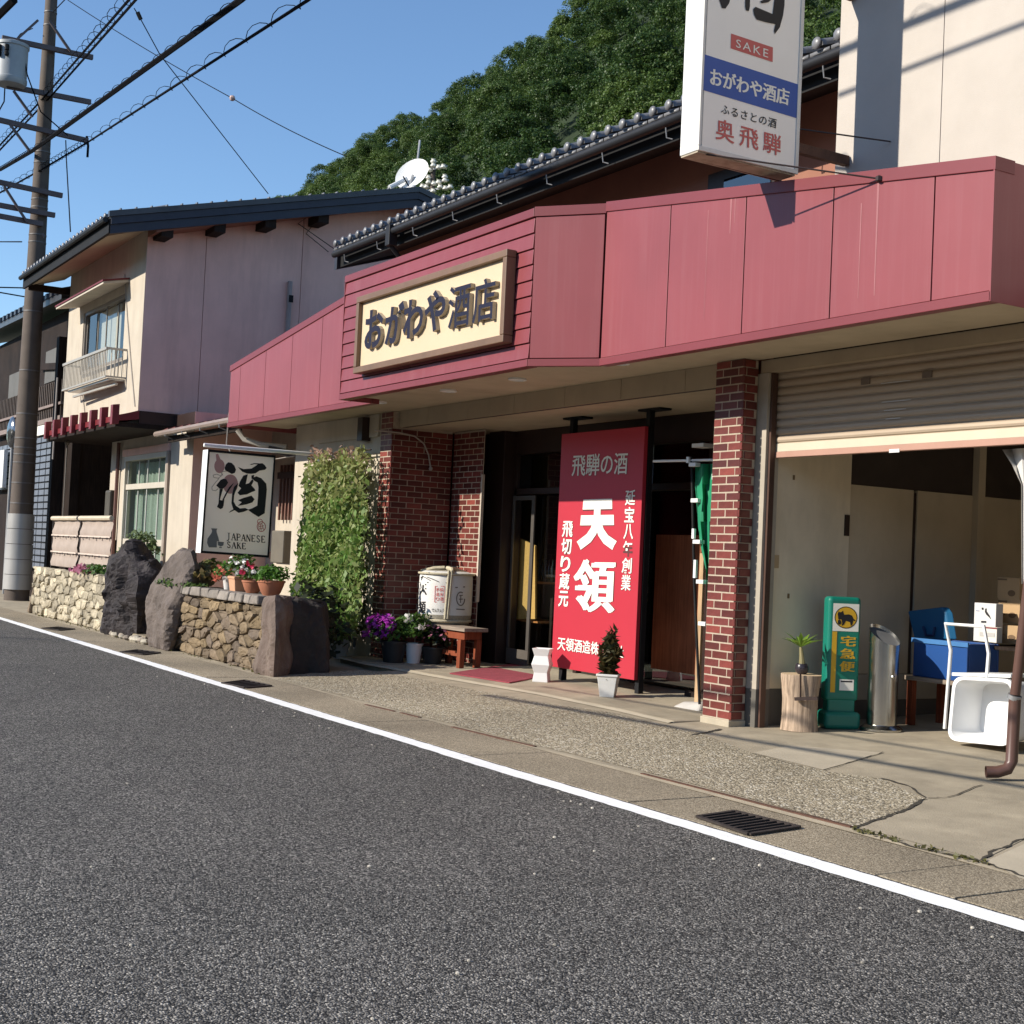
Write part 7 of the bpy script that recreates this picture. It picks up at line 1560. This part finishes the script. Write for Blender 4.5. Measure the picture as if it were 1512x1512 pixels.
# ================================================================== wooded hill
sk = [(300, 330), (440, 280), (500, 240), (560, 195), (620, 160), (700, 110), (760, 65), (800, 40), (850, 3), (900, -40), (1000, -110), (1240, -260), (1600, -420)]
RD = 140.0; SKP = [PY(u, v, RD) for u, v in sk]
def ridge(x):
    for a, b in zip(SKP[:-1], SKP[1:]):
        if x <= b.x: t = (x-a.x)/(b.x-a.x); return a.z+(b.z-a.z)*max(t, -.5)
    return SKP[-1].z
def hillz(x, y):        # x is measured at the ridge plane, along the line of sight fan
    t = (y-42)/(RD-42); return 2+(ridge(x)-8.0-2)*max(0, t)**.9
m = MB(); nx, ny = 60, 16
for j in range(ny+1):
    y = 42+(RD-42)*j/ny
    for i in range(nx+1):
        x = -460+(430)*i/nx; m.v.append((x*(.55+.45*(y-42)/(RD-42)), y, hillz(x, y)+1.6*NZ.noise(V((x*.05, y*.05, 0)))))
for j in range(ny):
    for i in range(nx): m.f.append((j*(nx+1)+i, j*(nx+1)+i+1, (j+1)*(nx+1)+i+1, (j+1)*(nx+1)+i)); m.m.append(0)
structure(m.build('hill', M('forest_floor', (.018, .032, .010), .95, .4, .2), smooth=True))
FP_, FS, FO, FT = [], [], [], []
trees = []
for _ in range(9000):
    y = 42+(RD-42)*random.random()**.6; x = -400+random.random()*330; xx = x*(.55+.45*(y-42)/(RD-42))
    z = hillz(x, y); d = V((xx, y, z+3))-CC; dz_ = d.dot(CF)
    if dz_ < 5: continue
    u = 756+FPX*d.dot(CR)/dz_; v = 756-FPX*d.dot(CU)/dz_
    if 400 < u < 1290 and -60 < v < 330: trees.append((xx, y, z))
random.shuffle(trees)
sel = []; cell = {}
for t in trees:
    k = (round(t[0]/4.2), round(t[1]/5.0))
    if cell.get(k): continue
    cell[k] = 1; sel.append(t)
for (x, y, z) in sel:
    kind = random.random(); r = random.choice((1.5, 2.0, 2.6, 3.2, 4.0, 4.8))*random.uniform(.8, 1.2); h = random.uniform(.9, 1.5)
    tone = min(1, max(0, .40+.85*NZ.noise(V((x*.03, y*.03, z*.05)))+random.gauss(0, .24)))
    if kind < .16: r = min(r, 2.2); tone *= .25
    for k in range(int(6+r*r*.9)):                       # a crown is a heap of smaller clumps with gaps between
        if kind < .16:                                  # pointed conifer
            f = random.random()**.7; a = rng.uniform(0, 6.28); cr = r*.32*(1.15-f); cc = (x+math.cos(a)*r*.75*(1-f), y+math.sin(a)*r*.75*(1-f), z+f*r*3.1)
        else:
            d0 = rng.normal(size=3); d0 /= np.linalg.norm(d0); d0[2] = abs(d0[2])*.95-.15
            cr = min(1.25, r*random.uniform(.2, .42)); cc = (x+d0[0]*r*.75, y+d0[1]*r*.75, z+r*.75+d0[2]*r*h*.85)
        n = int(200*cr*cr)+16; P, d = blob_pts(cc, (cr, cr, cr*.8), n, .5, lower=-.35)
        FP_.append(P); FO.append(d*.75); FS.append(rng.uniform(.09, .25, n)); FT.append(np.clip(np.full(n, tone+random.gauss(0, .13))+rng.normal(0, .16, n), 0, 1))
o = leaves('forest', leafmat('forest_leaf', (.013, .046, .012), (.13, .19, .038), .3), np.concatenate(FP_), np.concatenate(FS), up=.35, outward=np.concatenate(FO), tint=np.concatenate(FT), aspect=1.25)
o['kind'] = 'stuff'; o['label'] = 'dense green forest covering the steep hill behind the houses'; o['category'] = 'forest'
print('TREES', len(sel), 'leaves', sum(len(p) for p in FP_))
